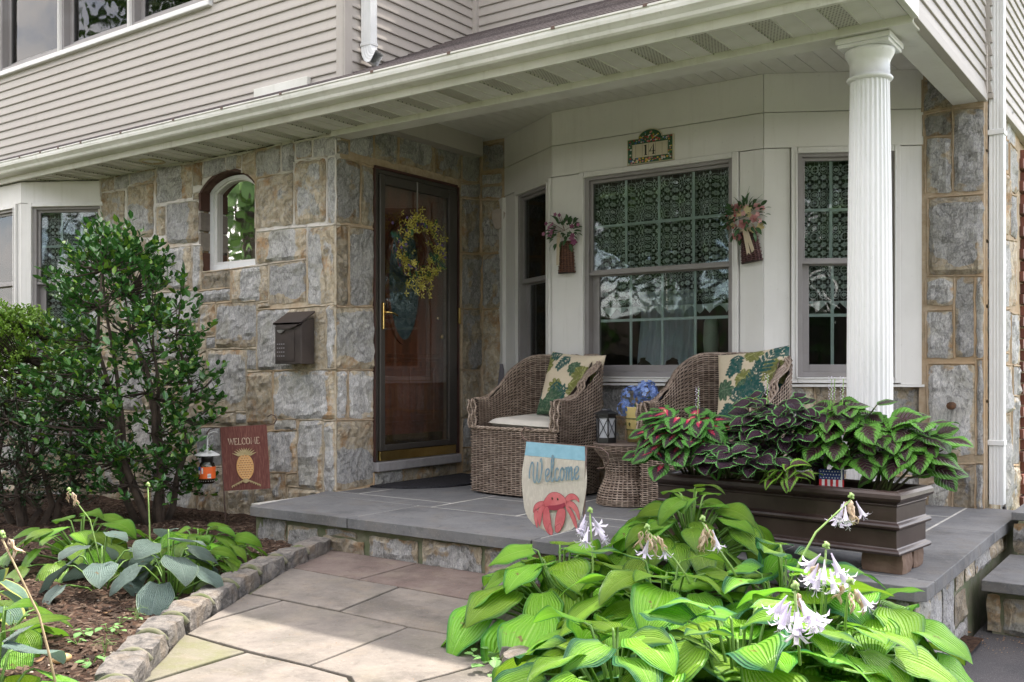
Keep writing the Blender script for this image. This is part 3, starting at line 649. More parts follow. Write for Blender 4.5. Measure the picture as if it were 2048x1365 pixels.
for k in range(79):
    x = -8.97+k*.1; v_ = k % 3 == 1
    inst('soffit_strip', (mv if v_ else ma) if x < -4.62 else (mw if v_ else mc), sof, T(x, 0, 0))
# recessed light can in the soffit
mb = MB().lathe([(.085, 0), (.095, -.008), (.075, -.014), (.06, -.004), (.055, .02)], (-6.32, 4.31, 2.318), 24)
mb.build('recessed_light', pm('aged cream trim ring', (.50, .47, .32), (.35, .26, .15), 9, .5), house, smooth=True)
beam = MB().box(-4.60, -1.06, 4.452, 4.60, 2.29, 2.54).build('porch_beam', 'soffit', house, bevel=.003)
MB().box(-4.60, -1.05, 4.438, 4.4515, 2.282, 2.322).build('beam_trim', 'white', house, bevel=.003)
MB().box(-1.215, -1.082, 4.602, 6.05, 2.302, 2.54).build('end_beam', 'header', house, bevel=.003)
MB().box(-1.60, -1.42, 4.61, 4.78, 2.45, 2.53).build('beam_block', 'soffit', house)
cl = MB().box(-4.6, -1.06, 4.6, 6.06, 2.556, 2.57).build('porch_ceiling', 'vent', house)
mcl = MB().box(.002, .098, 4.601, 6.05, 2.540, 2.550).mesh('ceiling_strip', 'soffit')
for k in range(34): inst('ceiling_strip', mcl, cl, T(-4.598+k*.1, 0, 0))
MB().box(-4.595, -4.575, 4.61, 6.0, 2.525, 2.54).build('ceiling_trim', 'white', house)

# ---------------------------------------------------------------- column
cc = (-1.28, 4.61)
def flute(a, i): return 1-.035*(1 if (a*20/(2*PI)) % 1 > .5 else 0)
cm = MB(); N = 208; prof = [(.103, .02), (.100, .9), (.094, 1.6), (.086, 2.10)]
for (r, z) in prof:
    for k in range(N):
        ph = (k*26/N) % 1; d = .0065*max(0, math.sin(PI*max(0, (ph-.22))/.78)) if ph > .22 else 0
        a = 2*PI*k/N; cm.v.append((cc[0]+(r-d)*math.cos(a), cc[1]+(r-d)*math.sin(a), z))
cm.f = [(i*N+k, i*N+(k+1) % N, (i+1)*N+(k+1) % N, (i+1)*N+k) for i in range(3) for k in range(N)]; cm.mi = [0]*len(cm.f)
colm = thing('porch_column', 'white fluted round column holding the porch corner', 'column', (0, 0, 0)); 
cm.build('shaft', 'column', colm, smooth=False)
MB().lathe([(.084, 2.10), (.097, 2.105), (.102, 2.113), (.097, 2.121), (.088, 2.125), (.088, 2.185), (.092, 2.195), (.097, 2.205), (.106, 2.222), (.110, 2.236), (.107, 2.244)], (*cc, 0), 40).build('capital', 'column', colm, smooth=True)
MB().box(cc[0]-.113, cc[0]+.113, cc[1]-.113, cc[1]+.113, 2.245, 2.262).box(cc[0]-.12, cc[0]+.12, cc[1]-.12, cc[1]+.12, 2.262, 2.288).build('abacus', 'column', colm, bevel=.004)
MB().lathe([(.13, .002), (.135, .02), (.125, .04), (.115, .045)], (*cc, 0), 40).build('base', 'column', colm, smooth=True)

# ---------------------------------------------------------------- downspouts
def spout(pts, wd, dp, name, parent, m='downspout'):
    """ribbed rectangular downspout along a list of points (axis aligned section, x by y)"""
    mb = MB(); sec = []
    for sx, sy, ex, ey in ((-1, -1, 1, -1), (1, -1, 1, 1), (1, 1, -1, 1), (-1, 1, -1, -1)):
        for k in range(9):
            t = k/9; x, y = lerp(sx, ex, t)*wd/2, lerp(sy, ey, t)*dp/2; r_ = .94 if k in (2, 4, 6) else 1
            sec.append((x*(r_ if sx == ex else 1), y*(r_ if sy == ey else 1)))
    n = len(sec); P = [Vector(p) for p in pts]
    for i, p in enumerate(P):
        t = (P[min(i+1, len(P)-1)]-P[max(i-1, 0)]).normalized(); q = Vector((0, 0, -1)).rotation_difference(t)
        for x, y in sec: mb.v.append(tuple(p+q @ Vector((x, y, 0))))
    mb.f = [(i*n+k, i*n+(k+1) % n, (i+1)*n+(k+1) % n, (i+1)*n+k) for i in range(len(P)-1) for k in range(n)]; mb.mi = [0]*len(mb.f)
    return mb.build(name, m, parent)
spout([(-4.42, 4.60, 5.4), (-4.42, 4.60, 2.88), (-4.417, 4.597, 2.85), (-4.405, 4.59, 2.815), (-4.38, 4.58, 2.785), (-4.345, 4.565, 2.765), (-4.30, 4.545, 2.755)], .085, .06, 'downspout', house)
MB().box(-4.468, -4.372, 4.565, 4.635, 2.865, 2.885).build('downspout_bracket', 'downspout', house, bevel=.003)
ds = spout([(-1.0, 6.16, 4.4), (-1.0, 6.16, .02)], .075, .075, 'downspout', house)
MB().box(-1.05, -.957, 6.115, 6.205, .355, .385).build('downspout_bracket', 'downspout', house, bevel=.003)
MB().box(-1.05, -.957, 6.115, 6.205, 2.12, 2.15).build('downspout_bracket', 'downspout', house, bevel=.003)
# ---------------------------------------------------------------- windows
def make_window(fr, s0, s1, z0, z1, rail, cols, rows, name='window', trim=.036, cas='taupe', one=False, slope=.05):
    """outer frame s0..s1 x z0..z1, double hung; every bar a piece of its own"""
    t = .036
    def b(x0, x1, y0, y1, za, zb): return MB().box(x0, x1, y0, y1, za, zb)
    mb = MB()
    for x0, x1, za, zb in ((s0, s0+.03, z0, z1), (s1-.03, s1, z0, z1), (s0+.03, s1-.03, z1-.02, z1), (s0+.03, s1-.03, z0, z0+.03)): mb.box(x0, x1, -.004, .09, za, zb)
    mb.xf(fr); wdw = mb.build(name, cas, house, bevel=.002)
    # white brick-mould trim
    mb = MB()
    for x0, x1, za, zb in ((s0-trim, s0, z0-trim, z1+trim), (s1, s1+trim, z0-trim, z1+trim), (s0, s1, z1, z1+trim), (s0, s1, z0-trim, z0)): mb.box(x0+.001, x1-.001, -.022, .03, za+.001, zb-.001)
    for x0, x1, za, zb in ((s0-.012, s0, z0-.012, z1+.012), (s1, s1+.012, z0-.012, z1+.012), (s0, s1, z1, z1+.012), (s0, s1, z0-.012, z0)): mb.box(x0+.001, x1-.001, -.028, -.0225, za+.001, zb-.001)
    mb.xf(fr); mb.build('trim', 'header', wdw, bevel=.003)
    def sash(za, zb, y, bot, sd):
        mb = MB(); x0, x1 = s0+.03, s1-.03
        mb.box(x0, x0+sd, y, y+.03, za, zb); mb.box(x1-sd*.5, x1, y, y+.03, za, zb); mb.box(x0+sd, x1-sd*.5, y, y+.03, zb-.02, zb); mb.box(x0+sd, x1-sd*.5, y, y+.03, za, za+bot)
        mb.xf(fr); mb.build('sash', cas, wdw, bevel=.002)
        gx0, gx1, gz0, gz1 = x0+sd, x1-sd*.5, za+bot, zb-.02
        mb = MB().box(gx0, gx1, y+.010, y+.014, gz0, gz1); mb.xf(fr); mb.build('pane', 'glass', wdw)
        for k in range(1, cols):
            x = lerp(gx0, gx1, k/cols); mb = MB().box(x-.009, x+.009, y+.019, y+.025, gz0, gz1); mb.xf(fr); mb.build('muntin', 'muntin', wdw)
        for k in range(1, rows):
            z = lerp(gz0, gz1, k/rows); mb = MB().box(gx0, gx1, y+.018, y+.026, z-.009, z+.009); mb.xf(fr); mb.build('muntin', 'muntin', wdw)
    if one: sash(z0+.03, z1-.02, .03, .03, .05)
    else:
        sash(rail, z1-.02, .02, .022, .02)
        sash(z0+.03, rail, .05, .045, .05)
        mb = MB().box(s0+.03, s1-.03, .008, .02, rail-.012, rail+.006); mb.xf(fr); mb.build('meeting_rail', cas, wdw)
    return wdw
def bay_side(fr, L_, win, ends=(0, 0), z0=.70, zt=2.54):
    """white skin of one bay facet: header boards, side boards, sill"""
    a, b = win[0]-.036, win[1]+.036
    for (x0, x1, za, zb, nm) in ((0, L_, 2.312, zt, 'header_board'), (0, L_, 2.10, 2.308, 'header_board'), (0, a-.002, z0, 2.096, 'casing_board'), (b+.002, L_, z0, 2.096, 'casing_board')):
        mb = MB().box(x0+.001, x1-.001, -.006 if nm[0] == 'h' else -.002, .05, za, zb); mb.xf(fr); mb.build(nm, 'header', house, bevel=.003)
Wl, Wc, Wr = (.245, .745), (-3.405, -2.358), (.193, .746)
bay_side(F_BL, .798, Wl)
fc = F_BC
for (x0, x1, za, zb, nm) in ((P2[0], P3[0], 2.312, 2.54, 'header_board'), (P2[0], P3[0], 2.10, 2.308, 'header_board'), (P2[0], Wc[0]-.038, .70, 2.096, 'casing_board'), (Wc[1]+.038, P3[0], .70, 2.096, 'casing_board')):
    mb = MB().box(x0+.001, x1-.001, -.006 if nm[0] == 'h' else -.002, .05, za, zb); mb.xf(fc); mb.build(nm, 'header', house, bevel=.003)
bay_side(F_BR, .924, Wr)
mb = MB().box(-.10, .02, -.03, .03, .70, 2.085); mb.xf(F_BL); mb.build('casing_board', 'header', house, bevel=.004)
make_window(F_BL, *Wl, .742, 2.062, 1.425, 2, 2); make_window(F_BC, *Wc, .742, 2.062, 1.425, 4, 2); make_window(F_BR, *Wr, .742, 2.062, 1.425, 3, 2)
mb = MB()
for fr, x0, x1 in ((F_BL, .0, .79), (F_BC, P2[0], P3[0]), (F_BR, 0, .92)):
    s0 = len(mb.v); mb.box(x0+.002, x1-.002, -.012, .05, .685, .70); mb.xf(fr, s0)
mb.build('bay_sill', 'header', house)

# far left bay
B1, B2 = (-7.27, 4.48), (-7.842, 4.15)
F_LR = frame3(B2, A30); F_LC = frame3((0, 4.15), 0)
bl = MB().box(.001, .80, -.006, .05, 2.135, 2.305); bl.xf(F_LR); bl.build('header_board', 'header', house, bevel=.003)
for x0, x1, f in ((.0, .055, F_LR), (-7.90, B2[0], F_LC)):
    mb = MB().box(x0+.001, x1-.001, -.004, .05, .45, 2.132); mb.xf(f); mb.build('casing_board', 'header', house, bevel=.003)
mb = MB().box(-12, B2[0], -.006, .05, 2.135, 2.305); mb.xf(F_LC); mb.build('header_board', 'header', house, bevel=.003)
make_window(F_LR, .095, .70, .85, 2.10, 1.49, 3, 2); make_window(F_LC, -8.98, -7.94, .85, 2.10, 1.49, 4, 2)
mb = MB().box(.0, .7, -.004, .05, .4, .81); mb.xf(F_LR); mb.build('apron_board', 'header', house)
MB().box(-12, B2[0], 4.146, 4.2, .4, .81).build('apron_board', 'header', house)
mb = ashlar(-9.6, -7.86, -.4, .39, 3, .25, .45, 'gtGb'); wall(mb, frame3((0, 4.2), 0), [(-9.7, -7.86, -.45, .395)]); wall(ashlar(0, .72, -.4, .39, 3, .2, .4, 'gtGb'), F_LR @ T(0, .03, 0), [(0, .74, -.45, .395)])
# upper windows
for x0, x1 in ((-9.77, -8.80), (-8.77, -7.80), (-7.77, -6.81), (-6.78, -5.85)):
    make_window(F45, x0, x1, 3.43, 4.9, 4.2, 1, 1, trim=.016)
MB().box(-9.8, -5.80, 4.405, 4.449, 3.378, 3.413).build('window_sill', 'downspout', house, bevel=.006)
MB().box(-5.85+.017, -5.80, 4.41, 4.449, 3.413, 4.9).build('window_trim', 'downspout', house)
# arched window in the stone wall
aw = thing('arched_window', 'small white arch topped window set deep in the stone wall', 'window'); aw.parent = house; del aw['category']; del aw['label']
cx, half = (AX0+AX1)/2, (AX1-AX0)/2
def arch_ring(h0, h1, zb0, zb1, y0, y1, sag0, sag1, name, m, par):
    o = [(cx-h0, zb0)]+arc(cx, AZS-.0-.0, h0, sag0, 16)+[(cx+h0, zb0)]
    i = [(cx-h1, zb1)]+arc(cx, AZS-.01, h1, sag1, 16)+[(cx+h1, zb1)]
    mb = MB(); n = len(o)
    for k in range(n):
        j = (k+1) % n
        mb.prism([(o[k][0], y0, o[k][1]), (i[k][0], y0, i[k][1]), (i[j][0], y0, i[j][1]), (o[j][0], y0, o[j][1])], (0, y1-y0, 0))
    return mb.build(name, m, par)
arch_ring(half-.004, half-.06, AZ0+.004, AZ0+.05, 4.56, 4.63, .10, .085, 'frame', 'downspout', aw)
arch_ring(half-.06, half-.085, AZ0+.05, AZ0+.07, 4.575, 4.62, .085, .075, 'inner_frame', 'header', aw)
gl = [(cx-half+.07, AZ0+.06)]+arc(cx, AZS-.01, half-.08, .078, 16)+[(cx+half-.07, AZ0+.06)]
MB().prism([(x, 4.60, z) for x, z in gl][::-1], (0, .004, 0)).build('pane', 'glass', aw)
MB().box(cx-half, cx+half, 4.54, 4.58, AZ0-.005, AZ0+.012).build('sill', 'downspout', aw, bevel=.003)
MB().box(-5.89, -5.83, 4.606, 4.63, 1.56, 2.13).build('curtain_edge', pm('grey green curtain', (.12, .16, .16), (.09, .12, .13), 4, .9), aw)

# dark rooms behind the glass
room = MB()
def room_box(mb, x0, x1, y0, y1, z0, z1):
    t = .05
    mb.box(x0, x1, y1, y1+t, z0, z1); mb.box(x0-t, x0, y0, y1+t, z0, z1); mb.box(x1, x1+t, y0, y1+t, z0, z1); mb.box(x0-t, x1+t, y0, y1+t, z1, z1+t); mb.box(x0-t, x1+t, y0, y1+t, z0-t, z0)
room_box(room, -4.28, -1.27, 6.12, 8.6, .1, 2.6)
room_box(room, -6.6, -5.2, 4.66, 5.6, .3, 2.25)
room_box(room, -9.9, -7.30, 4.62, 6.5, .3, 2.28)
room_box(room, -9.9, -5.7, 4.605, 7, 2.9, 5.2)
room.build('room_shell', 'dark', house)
mb = MB()                                      # floor and ceiling of the bay recess, and its cheeks
poly = [(P1[0]+.05, P1[1]+.06), (P2[0]+.02, P2[1]+.055), (P3[0]-.02, P3[1]+.055), (P4[0]-.05, P4[1]+.03), (P4[0]-.05, 6.12), (P1[0]+.05, 6.12)]
mb.prism([(x, y, .66) for x, y in poly], (0, 0, .03)); mb.prism([(x, y, 2.5) for x, y in poly], (0, 0, .03)); mb.build('bay_ledge', pm('brown bay ledge', (.12, .08, .06), None, 5, .5), house)

# ---------------------------------------------------------------- lace curtains
M['lace'] = pm('ivory lace', (.68, .69, .68), (.60, .61, .60), 6, .9, tw=.12)
def lace(fr, s0, s1, zt, zb, name_label):
    mb = MB(); pit = .046; row = .050
    nc = max(2, round((s1-s0)/pit)); pit = (s1-s0)/nc; nr = int((zt-zb-.10)/row)
    def P(s, z): return (s+.007*math.sin(s*31+2*z), .024*math.sin(s*43+.8*z)+.010*math.sin(s*97+z*3), z)
    def ell(cs, cz, a, b, th, n=7):
        v = [P(cs+a*math.cos(2*PI*k/n)*math.cos(th)-b*math.sin(2*PI*k/n)*math.sin(th), cz+a*math.cos(2*PI*k/n)*math.sin(th)+b*math.sin(2*PI*k/n)*math.cos(th)) for k in range(n)]
        mb.add(v, [tuple(range(n))])
    def ring(cs, cz, a, b, wd, n=12):
        v = []
        for k in range(n):
            c_, s_ = math.cos(2*PI*k/n), math.sin(2*PI*k/n); v += [P(cs+(a-wd)*c_, cz+(b-wd)*s_), P(cs+a*c_, cz+b*s_)]
        mb.add(v, [(2*k, 2*k+1, (2*k+3) % (2*n), (2*k+2) % (2*n)) for k in range(n)])
    for r_ in range(nr):
        z = zt-.05-(r_+.5)*row; fl = r_ % 4
        for c_ in range(nc):
            s = s0+(c_+.5)*pit; kind = (c_+(r_//2)*1) % 4
            rad = .0155 if fl in (1, 2) else .012
            if fl == 0 and kind % 2 == 0: ring(s, z, .015, .023, .0035)
            else:
                for k in range(7): a = 2*PI*k/7; ell(s+rad*.66*math.cos(a), z+rad*.66*math.sin(a), rad*.42, rad*.34, a, 6)
                ring(s, z, .0055, .0055, .002, 8)
            if fl in (0, 3): ring(s, z, .020, .0245, .0035)
            ell(s+pit/2, z+row/2, .006, .011, 0, 6)
            mb.add([P(s-pit/2, z-.001), P(s+pit/2, z-.001), P(s+pit/2, z+.001), P(s-pit/2, z+.001)], [(0, 1, 2, 3)])
    n = nc*4; z1 = zt-.05-nr*row
    for k in range(n):                                  # header tape and scalloped, pointed hem
        a, b = lerp(s0, s1, k/n), lerp(s0, s1, (k+1)/n)
        mb.add([P(a, zt), P(b, zt), P(b, zt-.022), P(a, zt-.022)], [(0, 1, 2, 3)])
        ga, gb = abs((k % 8)/4-1), abs(((k+1) % 8)/4-1) if (k+1) % 8 else 1
        mb.add([P(a, z1-.012), P(b, z1-.012), P(b, z1-.02-.05*(1-gb)), P(a, z1-.02-.05*(1-ga))], [(0, 1, 2, 3)])
    for i in range(int((s1-s0)/.026)):                   # fine net threads
        s = s0+i*.026+.004*math.sin(i*1.9); mb.add([P(s, zt), P(s+.0014, zt), P(s+.0014, z1-.01), P(s, z1-.01)], [(0, 1, 2, 3)])
    for i in range(int((zt-z1)/.026)):
        z = zt-i*.026
        for k in range(nc*2):
            a, b = lerp(s0, s1, k/nc/2), lerp(s0, s1, (k+1)/nc/2); mb.add([P(a, z), P(b, z), P(b, z-.0014), P(a, z-.0014)], [(0, 1, 2, 3)])
    mb.xf(fr); o = mb.build('lace_curtain', 'lace', None); tag(o, name_label, 'curtain', 'lace curtains in the windows'); return o
lace(F_BC @ T(0, .092, 0), -3.40, -2.36, 2.06, 1.15, 'white lace valance across the wide middle window of the porch bay')
lace(F_BR @ T(0, .092, 0), .20, .74, 2.06, 1.15, 'white lace valance in the bay window behind the fluted column')
lace(F_BL @ T(0, .11, 0), .25, .74, 2.06, 1.15, 'lace valance in the narrow bay window nearest the front door')
lace(F_LR @ T(0, .11, 0), .10, .69, 2.08, .95, 'lace curtain in the angled window at the left end of the stone wall')
lace(F_LC @ T(0, .11, 0), -8.97, -7.95, 2.08, .95, 'lace curtain in the window cut off by the left edge behind the clipped bush')
# things seen dimly through the glass
t = thing('table_lamp', 'tall glass and brass lamp seen through the middle bay window', 'lamp', (-2.62, 5.86, .69))
MB().lathe([(.045, 0), (.05, .02), (.02, .05), (.012, .07), (.025, .09), (.012, .11)], (0, 0, 0), 16).build('stem', 'brass', t, smooth=True)
MB().lathe([(.02, .11), (.042, .18), (.05, .28), (.045, .40), (.03, .44)], (0, 0, 0), 18).build('glass_body', pm('pale frosted glass', (.45, .48, .38), None, 3, .3, tw=.3), t, smooth=True)
t = thing('figurine', 'small pale angel figurine on the sill inside the middle bay window', 'figurine', (-2.46, 5.80, .69))
MB().lathe([(.035, 0), (.03, .03), (.018, .07), (.012, .09)], n=12).build('robe', pm('pale porcelain', (.45, .42, .38), None, 3, .4), t, smooth=True)
MB().ball((0, 0, .105), .014, 10).build('head', 'muntin', t, smooth=True)
MB().ball((-.03, .01, .08), .028, 8, 0, (.9, .25, 1.2)).build('wing', 'muntin', t, smooth=True); MB().ball((.03, .01, .08), .028, 8, 0, (.9, .25, 1.2)).build('wing', 'muntin', t, smooth=True)
mb = MB(); n = 60
for i in range(n+1):
    for j in range(9): mb.v.append((-3.22+.42*i/n+.02*math.sin(j*.5), 6.0+.02*math.sin(i*.9)+.01*math.sin(i*2.3+j), 1.32-.5*j/8*(1-.1*math.sin(i*.2))))
mb.f = [(i*9+j, i*9+j+1, (i+1)*9+j+1, (i+1)*9+j) for i in range(n) for j in range(8)]; mb.mi = [0]*len(mb.f)
mb.build('white_drape', pm('white sheer cloth', (.75, .77, .85), None, 4, .9, tw=.3), None, smooth=True, label='white draped cloth hanging inside behind the middle bay window', cat='drape')

# ---------------------------------------------------------------- storm door and wooden door
fd = F_SIDE
def L_(mb, name, m, parent, **k): mb.xf(fd); return mb.build(name, m, parent, **k)
sdoor = L_(MB().box(4.835, 4.862, -.012, .06, .165, 2.145).box(5.69, 5.717, -.012, .06, .165, 2.145).box(4.862, 5.69, -.012, .06, 2.115, 2.145), 'door_frame', 'doorframe', house, bevel=.003)
L_(MB().box(4.824, 4.834, -.02, .05, .165, 2.15).box(5.718, 5.735, -.02, .05, .165, 2.15).box(4.834, 5.718, -.018, .05, 2.146, 2.165), 'brick_mould', pm('dark red brown door casing', (.06, .022, .018), (.045, .018, .015), 10, .5), sdoor, bevel=.003)
sd_ = L_(MB().box(4.866, 4.915, -.03, .0, .235, 2.11).box(5.60, 5.686, -.03, .0, .235, 2.11).box(4.915, 5.60, -.03, .0, 2.045, 2.11).box(4.915, 5.60, -.03, .0, .235, .275), 'storm_door', 'doorframe', house, bevel=.006)
L_(MB().box(4.915, 5.60, -.016, -.012, .275, 2.045), 'pane', 'stormglass', sd_)
L_(MB().box(4.866, 5.686, -.026, 0, .168, .232), 'kick_plate', 'brass', sd_, bevel=.003)
L_(MB().box(4.875, 4.889, -.05, -.03, 1.06, 1.24), 'lock_plate', 'brass', sd_, bevel=.003)
mb = MB().tube([(4.888, -.045, 1.175), (4.90, -.075, 1.175), (4.95, -.08, 1.17), (4.99, -.075, 1.155)], [.012, .008, .008, .006], 8); L_(mb, 'handle', 'brass', sd_, smooth=True)
L_(MB().box(5.716, 5.738, -.03, -.018, 1.13, 1.25), 'hinge', 'brass', sd_, bevel=.002)
L_(MB().box(5.235, 5.247, -.034, -.0305, 1.75, 2.11), 'wreath_hook', 'taupe', sd_)
WOOD = pm('mahogany door', (.25, .085, .04), (.12, .042, .022), 3, .3, bump=.15, bscale=40, stretch=(6, 6, .6), spec=.6)
wd = L_(MB().box(4.87, 5.69, .10, .14, .18, 2.12), 'wooden_door', WOOD, house)
def ringp(cx_, cz_, a, b, wd_, y0, y1, n=36):
    mb = MB()
    for k in range(n):
        t0, t1 = 2*PI*k/n, 2*PI*(k+1)/n
        mb.prism([(cx_+a*math.cos(t0), y0, cz_+b*math.sin(t0)), (cx_+(a+wd_)*math.cos(t0), y0, cz_+(b+wd_)*math.sin(t0)), (cx_+(a+wd_)*math.cos(t1), y0, cz_+(b+wd_)*math.sin(t1)), (cx_+a*math.cos(t1), y0, cz_+b*math.sin(t1))][::-1], (0, y1-y0, 0))
    return mb
L_(ringp(5.24, 1.42, .165, .42, .035, .082, .10), 'oval_moulding', WOOD, wd)
n = 32; mb = MB().prism([(5.24+.165*math.cos(2*PI*k/n), .094, 1.42+.42*math.sin(2*PI*k/n)) for k in range(n)], (0, .005, 0))
L_(mb, 'oval_glass', pm('bevelled door glass', (.05, .10, .12), (.14, .20, .22), 22, .15, bump=.5, bscale=30), wd)
L_(MB().box(4.92, 5.62, .075, .10, .87, .90).box(4.94, 5.60, .085, .10, .845, .87), 'dado_moulding', WOOD, wd, bevel=.004)
for a, b in ((4.95, 5.24), (5.30, 5.59)):
    m4 = MB().box(a, a+.02, .086, .10, .40, .80).box(b-.02, b, .086, .10, .40, .80).box(a+.02, b-.02, .086, .10, .78, .80).box(a+.02, b-.02, .086, .10, .40, .42); L_(m4, 'panel_moulding', WOOD, wd, bevel=.003)
    L_(MB().box(a+.06, b-.06, .09, .10, .46, .74), 'raised_panel', WOOD, wd, bevel=.006)
L_(MB().box(4.90, 5.66, .09, .10, .20, .33), 'kick_plate', 'brass', wd)
mb = MB().ball((5.62, .055, 1.03), .024, 10).tube([(5.62, .10, 1.03), (5.62, .06, 1.03)], .011, 8); L_(mb, 'door_knob', 'brass', wd, smooth=True)
mb = MB().ball((5.61, .09, 1.17), .014, 8); L_(mb, 'deadbolt', 'brass', wd, smooth=True)
MB().box(-4.82, -4.74, 4.8, 5.75, -.02, 2.6).build('entry_backing', 'dark', house)
# ================================================================ GROUND
def curbline(y, pts):
    for (xa, ya), (xb, yb) in zip(pts, pts[1:]):
        if yb <= y <= ya: return lerp(xa, xb, (ya-y)/(ya-yb))
    return pts[0][0] if y > pts[0][1] else pts[-1][0]+(pts[-1][1]-y)*.95
CL = [(-3.877, 3.76), (-3.75, 3.467), (-3.66, 3.24), (-3.55, 2.99), (-3.402, 2.741), (-3.244, 2.492), (-3.087, 2.256), (-2.945, 2.067), (-2.787, 1.898), (-2.585, 1.705), (-2.369, 1.518)]
CR = [(-2.753, 3.70), (-2.545, 3.342), (-2.317, 3.086), (-2.08, 2.789), (-1.868, 2.555), (-1.70, 2.393), (-1.511, 2.222)]
def ground_z(x, y):
    n = .018*noise.noise(Vector((x*2.2, y*2.2, 1)))+.012*noise.noise(Vector((x*7, y*7, 2)))+.006*noise.noise(Vector((x*21, y*21, 4)))
    cl, cr = curbline(y, CL), curbline(y, CR)
    if x < cl: return -.215-.035*max(0, min(1, (y-3.6)/.8))+n+.03*max(0, min(1, (cl-x-.1)/.3))
    if x > cr: return -.20-.17*max(0, min(1, (x-cr-.5)/.8))+n
    return -.26
M['soil'] = (lambda g: g.principled(g.mix(g.ss(g.noise(g.pos(), 45, 6, .7), .35, .7), (.035, .02, .014), (.13, .075, .05)), .95, 0, g.bump(g.noise(g.pos(), 90, 6, .75), 1., .02), .2))(NT('dark mulch soil'))
mb = MB(); x0, x1, y0, y1, st = -12.2, -.80, .2, 4.62, .07
nx, ny = int((x1-x0)/st), int((y1-y0)/st)
for j in range(ny+1):
    for i in range(nx+1): x, y = x0+(x1-x0)*i/nx, y0+(y1-y0)*j/ny; mb.v.append((x, y, ground_z(x, y)))
mb.f = [(j*(nx+1)+i, j*(nx+1)+i+1, (j+1)*(nx+1)+i+1, (j+1)*(nx+1)+i) for j in range(ny) for i in range(nx)]; mb.mi = [0]*len(mb.f)
mb.build('garden_soil', 'soil', None, smooth=True, kind='structure', label='dark brown mulched soil of the garden beds')
LAWN = pm('lawn', (.075, .095, .045), (.10, .115, .06), 3, .9, bump=.5, bscale=80)
MB().box(-300, 300, -300, 300, -.7, -.47).build('lawn', LAWN, None, kind='structure', label='green lawn round the house')
ASP = (lambda g: g.principled(g.mix(g.ss(g.noise(g.pos(), 260, 3, .8), .45, .7), g.mix(g.ss(g.noise(g.pos(), 2.5, 5), .4, .65), (.052, .05, .055), (.075, .07, .075)), (.16, .155, .16)), .9, 0, g.bump(g.noise(g.pos(), 300, 3, .8), .7, .004), .25))(NT('asphalt'))
mb = MB(); n = 40
for j in range(n+1):
    for i in range(n+1): x, y = -.86+5*(i/n), 2.2+4*(j/n); mb.v.append((x, y, -.392+.006*noise.noise(Vector((x*3, y*3, 0)))))
mb.f = [(j*(n+1)+i, j*(n+1)+i+1, (j+1)*(n+1)+i+1, (j+1)*(n+1)+i) for j in range(n) for i in range(n)]; mb.mi = [0]*len(mb.f)
mb.build('asphalt_drive', ASP, None, smooth=True, kind='structure', label='grey asphalt drive at the foot of the porch')

# ---------------------------------------------------------------- flagstone path
def flag_mat(name, c1, c2, moss=0., warm=None):
    g = NT(name); p = g.pos(); r = g.rnd()
    off = g.n('ShaderNodeCombineXYZ'); g.put(off.inputs[2], g.math('MULTIPLY', r, 30.)); q = g.vadd(p, off.outputs[0])
    c = g.mix(g.ss(g.noise(q, 3.2, 7, .65), .32, .66), c1, c2)
    c = g.mix(g.math('MULTIPLY', g.ss(g.noise(q, 5.5, 6, .65), .50, .68), .5), c, warm or (.20, .165, .13))
    c = g.mix(g.math('MULTIPLY', g.ss(g.noise(q, 2.1, 7, .7), .50, .66), .6), c, tuple(x*.55 for x in c1)); c = g.mix(g.math('MULTIPLY', g.ss(g.noise(q, 13, 6, .7, .8), .54, .66), .35), c, tuple(x*.5 for x in c1))
    if moss: c = g.mix(g.math('MULTIPLY', g.ss(g.noise(q, 4.5, 6, .6), .50-.1*moss, .66), moss), c, (.125, .13, .055))
    c = g.mix(g.math('MULTIPLY', g.ss(g.noise(q, 90, 3, .7), .55, .75), .3), c, (.33, .31, .27))
    h = g.math('ADD', g.math('MULTIPLY', g.noise(q, 7, 8, .66, .5), 1.6), g.math('MULTIPLY', g.noise(q, 70, 4, .7), .2))
    return g.principled(c, g.math('ADD', .66, g.math('MULTIPLY', g.noise(q, 6, 4), .25)), 0, g.bump(h, .45, .012), .35)
FG = flag_mat('grey path flag', (.13, .116, .104), (.205, .18, .158), .08); FR = flag_mat('reddish path flag', (.125, .09, .08), (.17, .135, .12)); FM = flag_mat('mossy path flag', (.165, .148, .115), (.16, .15, .11), .7)
path = MB().prism([(x-.02, y, -.245) for x, y in CL[1:]]+[(x+.02, y, -.245) for x, y in CR[::-1]], (0, 0, .038)).build('path', pm('sandy path joint', (.14, .12, .08), (.09, .11, .05), 9, .95, bump=.6), None, kind='structure', label='curved flagstone path leading to the porch step')
